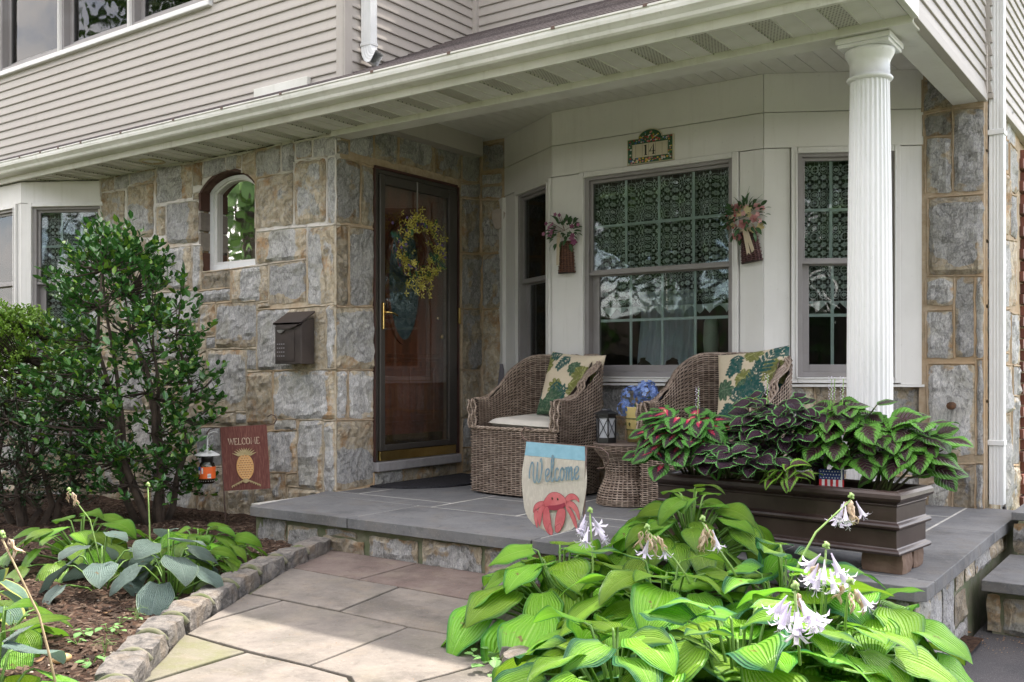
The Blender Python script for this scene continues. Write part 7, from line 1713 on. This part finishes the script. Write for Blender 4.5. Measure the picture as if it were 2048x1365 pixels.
for k in range(520):
    x, y, z = (rr.uniform(-.84, -.3), rr.uniform(4.45, 4.78), -.388) if k < 150 else ((rr.uniform(-4.4, -.9), rr.uniform(3.75, 5.6), .001) if k < 280 else (lambda yy: (rr.uniform(curbline(yy, CL)+.02, curbline(yy, CR)-.02), yy, -.189))(rr.uniform(1.8, 3.7)))
    s = rr.uniform(.002, .007)*(1 if k < 150 else .5); a = rr.random()*3; mb.add([(x+s*math.cos(a), y+s*math.sin(a), z+.002), (x-s*math.sin(a)*.4, y+s*math.cos(a)*.4, z), (x-s*math.cos(a), y-s*math.sin(a), z+.003), (x+s*math.sin(a)*.4, y-s*math.cos(a)*.4, z+.001)], [(0, 1, 2, 3)])
tag(mb.build('leaf_litter', DL, None), label='fine dry leaf litter and crumbs on porch and drive', kind='stuff')
# petals lying on the hosta leaves
# ---------------------------------------------------------------- wreath on the storm door
WR = thing('wreath', 'grapevine wreath with yellow forsythia blossoms hanging on the storm door', 'wreath', (-4.535, 5.20, 1.635)); WR.scale = (1, 1.08, 1.05)
TW = pm('vine twig', (.10, .045, .03), (.16, .08, .05), 20, .8)
for k in range(9):
    r0 = R.uniform(.15, .195); ph = R.random()*6; MB().tube([(.0+.018*math.cos(i*.5+ph), (r0+.012*math.sin(i*.7+ph))*math.cos(2*PI*i/40), (r0+.012*math.sin(i*.7+ph))*math.sin(2*PI*i/40)) for i in range(41)], .004, 5).build('vine', TW, WR, smooth=True)
MB().tube([(.02, -.10, .16), (.03, -.2, .13), (.02, -.26, .0), (.02, -.25, -.06)], .0035, 5).tube([(.02, .05, .05), (.03, .06, -.03), (.02, 0, -.12)], .002, 5).build('loose_vine', TW, WR, smooth=True)
YF = (lambda g: g.principled(g.mix(g.rnd(), (.36, .32, .05), (.66, .60, .16)), .6, 0, None, .3, tw=.2))(NT('forsythia yellow')); PF = (lambda g: g.principled(g.mix(g.rnd(), (.05, .03, .11), (.15, .10, .26)), .7))(NT('purple filler'))
yf = floret(4, .024, .0085, .45).mesh('blossom', YF); pf = floret(5, .012, .009, .3).mesh('purple_blossom', PF)
GW_ = simple_leaf('wreath leaf', (.03, .08, .03), (.07, .15, .06), .5, .2); wl_ = leafmesh(1, .4, oval, nu=4, nv=6, droop=.5, fold=.3).mesh('wreath_leaf', GW_, True)
def onring(r0, sp):
    a = R.random()*2*PI; r_ = r0+R.gauss(0, sp); return Vector((.03+R.uniform(-.01, .035), r_*math.cos(a)*1.0, r_*math.sin(a)*1.02)), a
k = 0
while k < 215:
    p, a = onring(.185, .036)
    if 2.35 < a < 3.6 and R.random() < .4: continue
    if 1.0 < a < 1.5 and p.yz.length > .2: continue
    d = Vector((R.uniform(.5, 1), R.gauss(0, .5), R.gauss(0, .5))).normalized(); inst('blossom', yf, WR, T(p) @ d.to_track_quat('Z', 'Y').to_matrix().to_4x4() @ rot(z=R.random()*3)); k += 1
for k in range(22): inst('blossom', yf, WR, T(.04, R.gauss(-.02, .05), -.24-abs(R.gauss(0, .028))) @ Matrix.Rotation(PI/2, 4, 'Y') @ rot(z=R.random()*3))
for k in range(45): p, a = onring(.19, .03); p.x -= .005; inst('purple_blossom', pf, WR, T(p) @ Matrix.Rotation(PI/2, 4, 'Y'))
for k in range(70): p, a = onring(.18, .04); l = R.uniform(.03, .06); p.x -= .015; inst('leaf', wl_, WR, T(p) @ rot(z=R.uniform(-1.2, 1.2)) @ Matrix.Rotation(R.uniform(-1.5, 1.5), 4, 'Y') @ Matrix.Diagonal((l, l, l, 1)))
FR_ = simple_leaf('fern green', (.03, .12, .08), (.05, .17, .11), .5, .2)
for (b, dr) in (((.05, .07, -.03), (.02, .15, -.09)), ((.03, -.18, .03), (.0, -.1, .045))):
    mb = MB(); B_, D_ = Vector(b), Vector(dr); s_ = D_.cross(Vector((1, 0, 0))).normalized(); n = 13
    for i in range(n):
        p = B_+D_*(i/n); l = .042*math.sin(PI*(.2+.75*i/n))
        for sg in (1, -1): q = p+s_*sg*l+D_.normalized()*.012; w_ = D_.normalized()*.004; mb.add([p-w_, p+w_, q], [(0, 1, 2)])
    mb.tube([B_, B_+D_], .0012, 4); mb.lc = [(1, 0, R.random()) for _ in mb.v]; mb.build('fern_frond', FR_, WR)
# ---------------------------------------------------------------- the two wall baskets
def basket(loc, rz_, rot_y, wb, label, fls, bcol, seed, weavey):
    o = thing('wall_basket', label, 'wall basket', loc, rz_); o.rotation_euler.y = rot_y; rr = random.Random(seed)
    z0, z1, w0, w1, d = 0, .195, wb, wb*.72, .04
    def bs(u, v):
        w_ = lerp(w0, w1, v)/2; a = PI*(u); return Vector((-w_*math.cos(a), -d*math.sin(a)*1.0-.002, lerp(z0, z1, v))), Vector((-math.cos(a), -math.sin(a), 0)).normalized()
    mb = MB(); weave(mb, bs, 17, 8, amp=.003, half=.004)
    mb.build('basket', [bcol, 'wickerdark'], o)
    pts = [(-w0/2, -.002, 0)]+[(-w0/2*math.cos(PI*k/8), -d*math.sin(PI*k/8)-.002, 0) for k in range(9)]; mb = MB().prism([(x, y, -.004) for x, y, _ in pts[1:]], (0, 0, .008)); mb.build('base', 'wickerdark', o)
    return o, rr
BK = pm('brown wicker strand', (.17, .075, .045), (.09, .035, .025), 60, .5); BK2 = pm('plum wicker strand', (.055, .02, .025), (.13, .06, .055), 90, .5)
F1 = (lambda g: g.principled(g.mix(g.rnd(), (.22, .05, .14), (.46, .18, .32)), .6, tw=.2))(NT('magenta silk petal')); F2 = (lambda g: g.principled(g.mix(g.rnd(), (.45, .16, .18), (.66, .38, .38)), .6, tw=.2))(NT('pink silk petal')); F3 = (lambda g: g.principled(g.mix(g.rnd(), (.55, .42, .20), (.60, .55, .34)), .6, tw=.2))(NT('cream silk petal')); F4 = (lambda g: g.principled(g.mix(g.rnd(), (.35, .03, .05), (.5, .08, .1)), .6))(NT('red berry'))
RIB = pm('cream ribbon', (.55, .46, .34), (.48, .40, .30), 20, .6)
b1, rr = basket((-3.54, 5.592, 1.44), 0, math.radians(0), .115, 'brown wall basket with magenta flowers between the narrow and wide bay windows', None, BK, 1, 0)
b2, _ = basket((-2.235, 5.592, 1.43), 0, math.radians(-7), .135, 'dark plum wall basket with pink roses and a cream bow right of the wide window', None, BK2, 2, 0)
def bunch(o, z, rx, rz_, specs, seed, ctr=0.):
    rr = random.Random(seed)
    for me, n, s, sc in specs:
        for k in range(n):
            d = Vector((rr.gauss(0, 1), -abs(rr.gauss(0, .8)), rr.gauss(.3, .9))).normalized(); f = rr.uniform(.6, 1.05); p = Vector((ctr+d.x*rx*f, -.03+d.y*.06*f, z+d.z*rz_*f)); l = sc*rr.uniform(.75, 1.25)
            if s == 'leaf': inst(s, me, o, T(p) @ d.to_track_quat('X', 'Z').to_matrix().to_4x4() @ rot(x=rr.uniform(-1, 1)) @ Matrix.Diagonal((l, l, l, 1)))
            else: inst(s, me, o, T(p) @ (d+Vector((0, -.8, 0))).normalized().to_track_quat('Z', 'Y').to_matrix().to_4x4() @ rot(z=rr.random()*3) @ Matrix.Diagonal((l, l, l, 1)))
def rose(m):
    mb = MB()
    for q, (r_, z) in enumerate(((.3, .25), (.6, .15), (1, 0))):
        for k in range(5):
            a = 2*PI*k/5+q; c, s = math.cos(a), math.sin(a); P = [(0, 0, z*.3), (r_*.6, -r_*.5, z+.25), (r_, 0, z+.35), (r_*.6, r_*.5, z+.25)]; mb.add([(x*c-y*s, x*s+y*c, w_) for x, y, w_ in P], [(0, 1, 2, 3)])
    return mb.mesh('silk_rose', m)
five = {m.name: floret(5, 1, .75, .2).mesh('silk_blossom', m) for m in (F1, F2, F3)}
b1.scale = (1.15, 1.1, 1.08)
bunch(b1, .245, .11, .085, [(wl_, 75, 'leaf', .045), (five[F1.name], 14, 'blossom', .021)], 1)
bunch(b2, .26, .125, .105, [(wl_, 80, 'leaf', .052), (rose(F2), 7, 'rose', .030), (five[F3.name], 9, 'blossom', .022), (five[F2.name], 8, 'blossom', .016), (MB().ball((0, 0, 0), 1, 6).mesh('berry', F4), 9, 'berry', .007)], 2)
for o, z, sd, ll in ((b1, .26, 3, .13), (b2, .27, 4, .16)):
    rr = random.Random(sd)
    for k in range(5 if o is b1 else 11):
        a = rr.uniform(.1, PI-.1) if k else 3.3; L_ = ll*rr.uniform(.8, 1.25); mb = MB().tube([(0, -.03, z), (L_*.6*math.cos(a), -.05, z+L_*.65*math.sin(a)), (L_*1.1*math.cos(a), -.06, z+L_*(.9 if k % 2 else .75)*math.sin(a))], [.0014, .0012, .0006], 4); mb.build('spray', TW if o is b1 else GW_, o)
        if o is b1: inst('blossom', five[F1.name], o, T(L_*1.1*math.cos(a), -.06, z+L_*.75*math.sin(a)) @ Matrix.Rotation(PI/2, 4, 'X') @ Matrix.Diagonal((.013, .013, .013, 1)))
MB().prism([(-.045, -.045, .215), (-.02, -.048, .215), (-.026, -.05, .045), (-.045, -.05, .045)], (0, -.001, 0)).prism([(-.05, -.043, .22), (-.03, -.046, .26), (-.012, -.046, .215)], (0, -.001, 0)).build('ribbon', RIB, b1)
mb = MB().prism([(-.012, -.048, .20), (.012, -.048, .20), (.040, -.05, .06), (.022, -.05, .045)], (0, -.001, 0)).prism([(-.02, -.050, .20), (.0, -.050, .20), (.014, -.052, .035), (.0, -.052, .05), (-.008, -.052, .035)], (0, -.001, 0))
for sg in (-1, 1): mb.tube([(0, -.05, .20), (sg*.035, -.055, .225), (sg*.055, -.055, .205), (sg*.04, -.055, .185), (0, -.05, .198)], .007, 6, flat=.3)
mb.build('bow', RIB, b2)
# ---------------------------------------------------------------- trees over the road behind the photographer (they are what the windows mirror)
def tree(x, y, h, r_, seed, label):
    rr = random.Random(seed); o = thing('street_tree', label, 'tree', (x, y, -.5), 0, 'trees across the road'); tr = MB(); tr.tube([(0, 0, 0), (.1, 0, h*.35), (0, .1, h*.7)], [.28, .2, .08], 10)
    bl = []
    for k in range(14):
        a = rr.random()*6.28; z = h*rr.uniform(.35, .9); q = r_*rr.uniform(.2, .8)*(1-.4*(z/h)); c = Vector((q*math.cos(a), q*math.sin(a), z)); bl.append((c, r_*rr.uniform(.28, .5))); tr.tube([(0, 0, z*.6), tuple(c)], [.08, .02], 6)
    tr.build('trunk', BARK, o, smooth=True); vs = []; fs = []; lc = []
    for k in range(5200):
        c, q = rr.choice(bl); d = Vector((rr.gauss(0, 1), rr.gauss(0, 1), rr.gauss(0, 1))).normalized(); p = c+d*q*rr.uniform(.5, 1.05); s = rr.uniform(.12, .26); e = Vector((rr.gauss(0, 1), rr.gauss(0, 1), rr.gauss(0, .6))).normalized(); f = e.cross(d).normalized(); b = len(vs); v_ = rr.random()
        vs += [tuple(p-e*s), tuple(p+f*s*.5), tuple(p+e*s), tuple(p-f*s*.5)]; lc += [(1, 0, v_)]*4; fs.append((b, b+1, b+2, b+3))
    mb = MB(); mb.v = vs; mb.f = fs; mb.mi = [0]*len(fs); mb.lc = lc; mb.build('crown', TL, o, kind='stuff')
TL = simple_leaf('street tree leaf', (.03, .07, .015), (.08, .15, .03), .6, .3)
def hedge(x0, x1, y, h, seed, label):  # hedge added off-frame so the windows do not mirror the white horizon
    rr = random.Random(seed); o = thing('hedge', label, 'hedge', ((x0+x1)/2, y, -.5), 0, 'hedges across the road'); vs = []; fs = []; lc = []
    for k in range(int((x1-x0)*150)):
        X = rr.uniform(x0, x1)-(x0+x1)/2; Z = rr.uniform(.0, h)*(1+.12*math.sin(X*1.7)+.08*math.sin(X*4.1)); Y = rr.gauss(0, .5); s = rr.uniform(.12, .26); e = Vector((rr.gauss(0, 1), rr.gauss(0, 1), rr.gauss(0, 1))).normalized(); f = e.orthogonal().normalized(); b = len(vs); p = Vector((X, Y, Z)); v_ = rr.random()
        vs += [tuple(p-e*s), tuple(p+f*s*.6), tuple(p+e*s), tuple(p-f*s*.6)]; lc += [(1, 0, v_)]*4; fs.append((b, b+1, b+2, b+3))
    mb = MB(); mb.v = vs; mb.f = fs; mb.mi = [0]*len(fs); mb.lc = lc; mb.build('foliage', TL, o, kind='stuff'); MB().box((x0-x1)/2, (x1-x0)/2, -.15, .15, 0, h*.8).build('branches', BARK, o)
hedge(-26, -7, -12, 3.6, 1, 'tall hedge across the road on the left, seen in the windows'); hedge(-5.5, 9, -12.5, 3.2, 2, 'tall hedge across the road opposite the porch'); hedge(10, 26, -11.5, 3.4, 3, 'tall hedge across the road beyond the drive')
TR = ((-3, -16, 13, 4.2), (6.5, -14, 14, 4.6), (13, -10, 12, 4.0), (-12, -14, 13, 4.8), (19, -3, 12, 4.2), (-21, -8, 12, 5), (3, -22, 17, 6), (-8, -21, 16, 5.5), (10, -19, 15, 5), (-18, -18, 14, 5), (24, -12, 14, 5))
TLAB = ('round tree across the road opposite the front door', 'tall tree across the road mirrored in the middle bay window', 'tree by the drive mirrored in the right bay window', 'broad tree across the road mirrored in the left bay window', 'tree at the far end of the drive', 'tree beyond the left garden boundary', 'tallest tree far behind the road', 'second row tree behind the round one', 'second row tree behind the drive tree', 'second row tree at the left', 'tree farthest to the right behind the road')
for k, (x, y, h, r_) in enumerate(TR): tree(x, y, h, r_, k+1, TLAB[k])
MB().box(-40, 40, -9.5, -4.5, -.52, -.455).build('road', ASP, None, kind='structure', label='asphalt road in front of the garden')
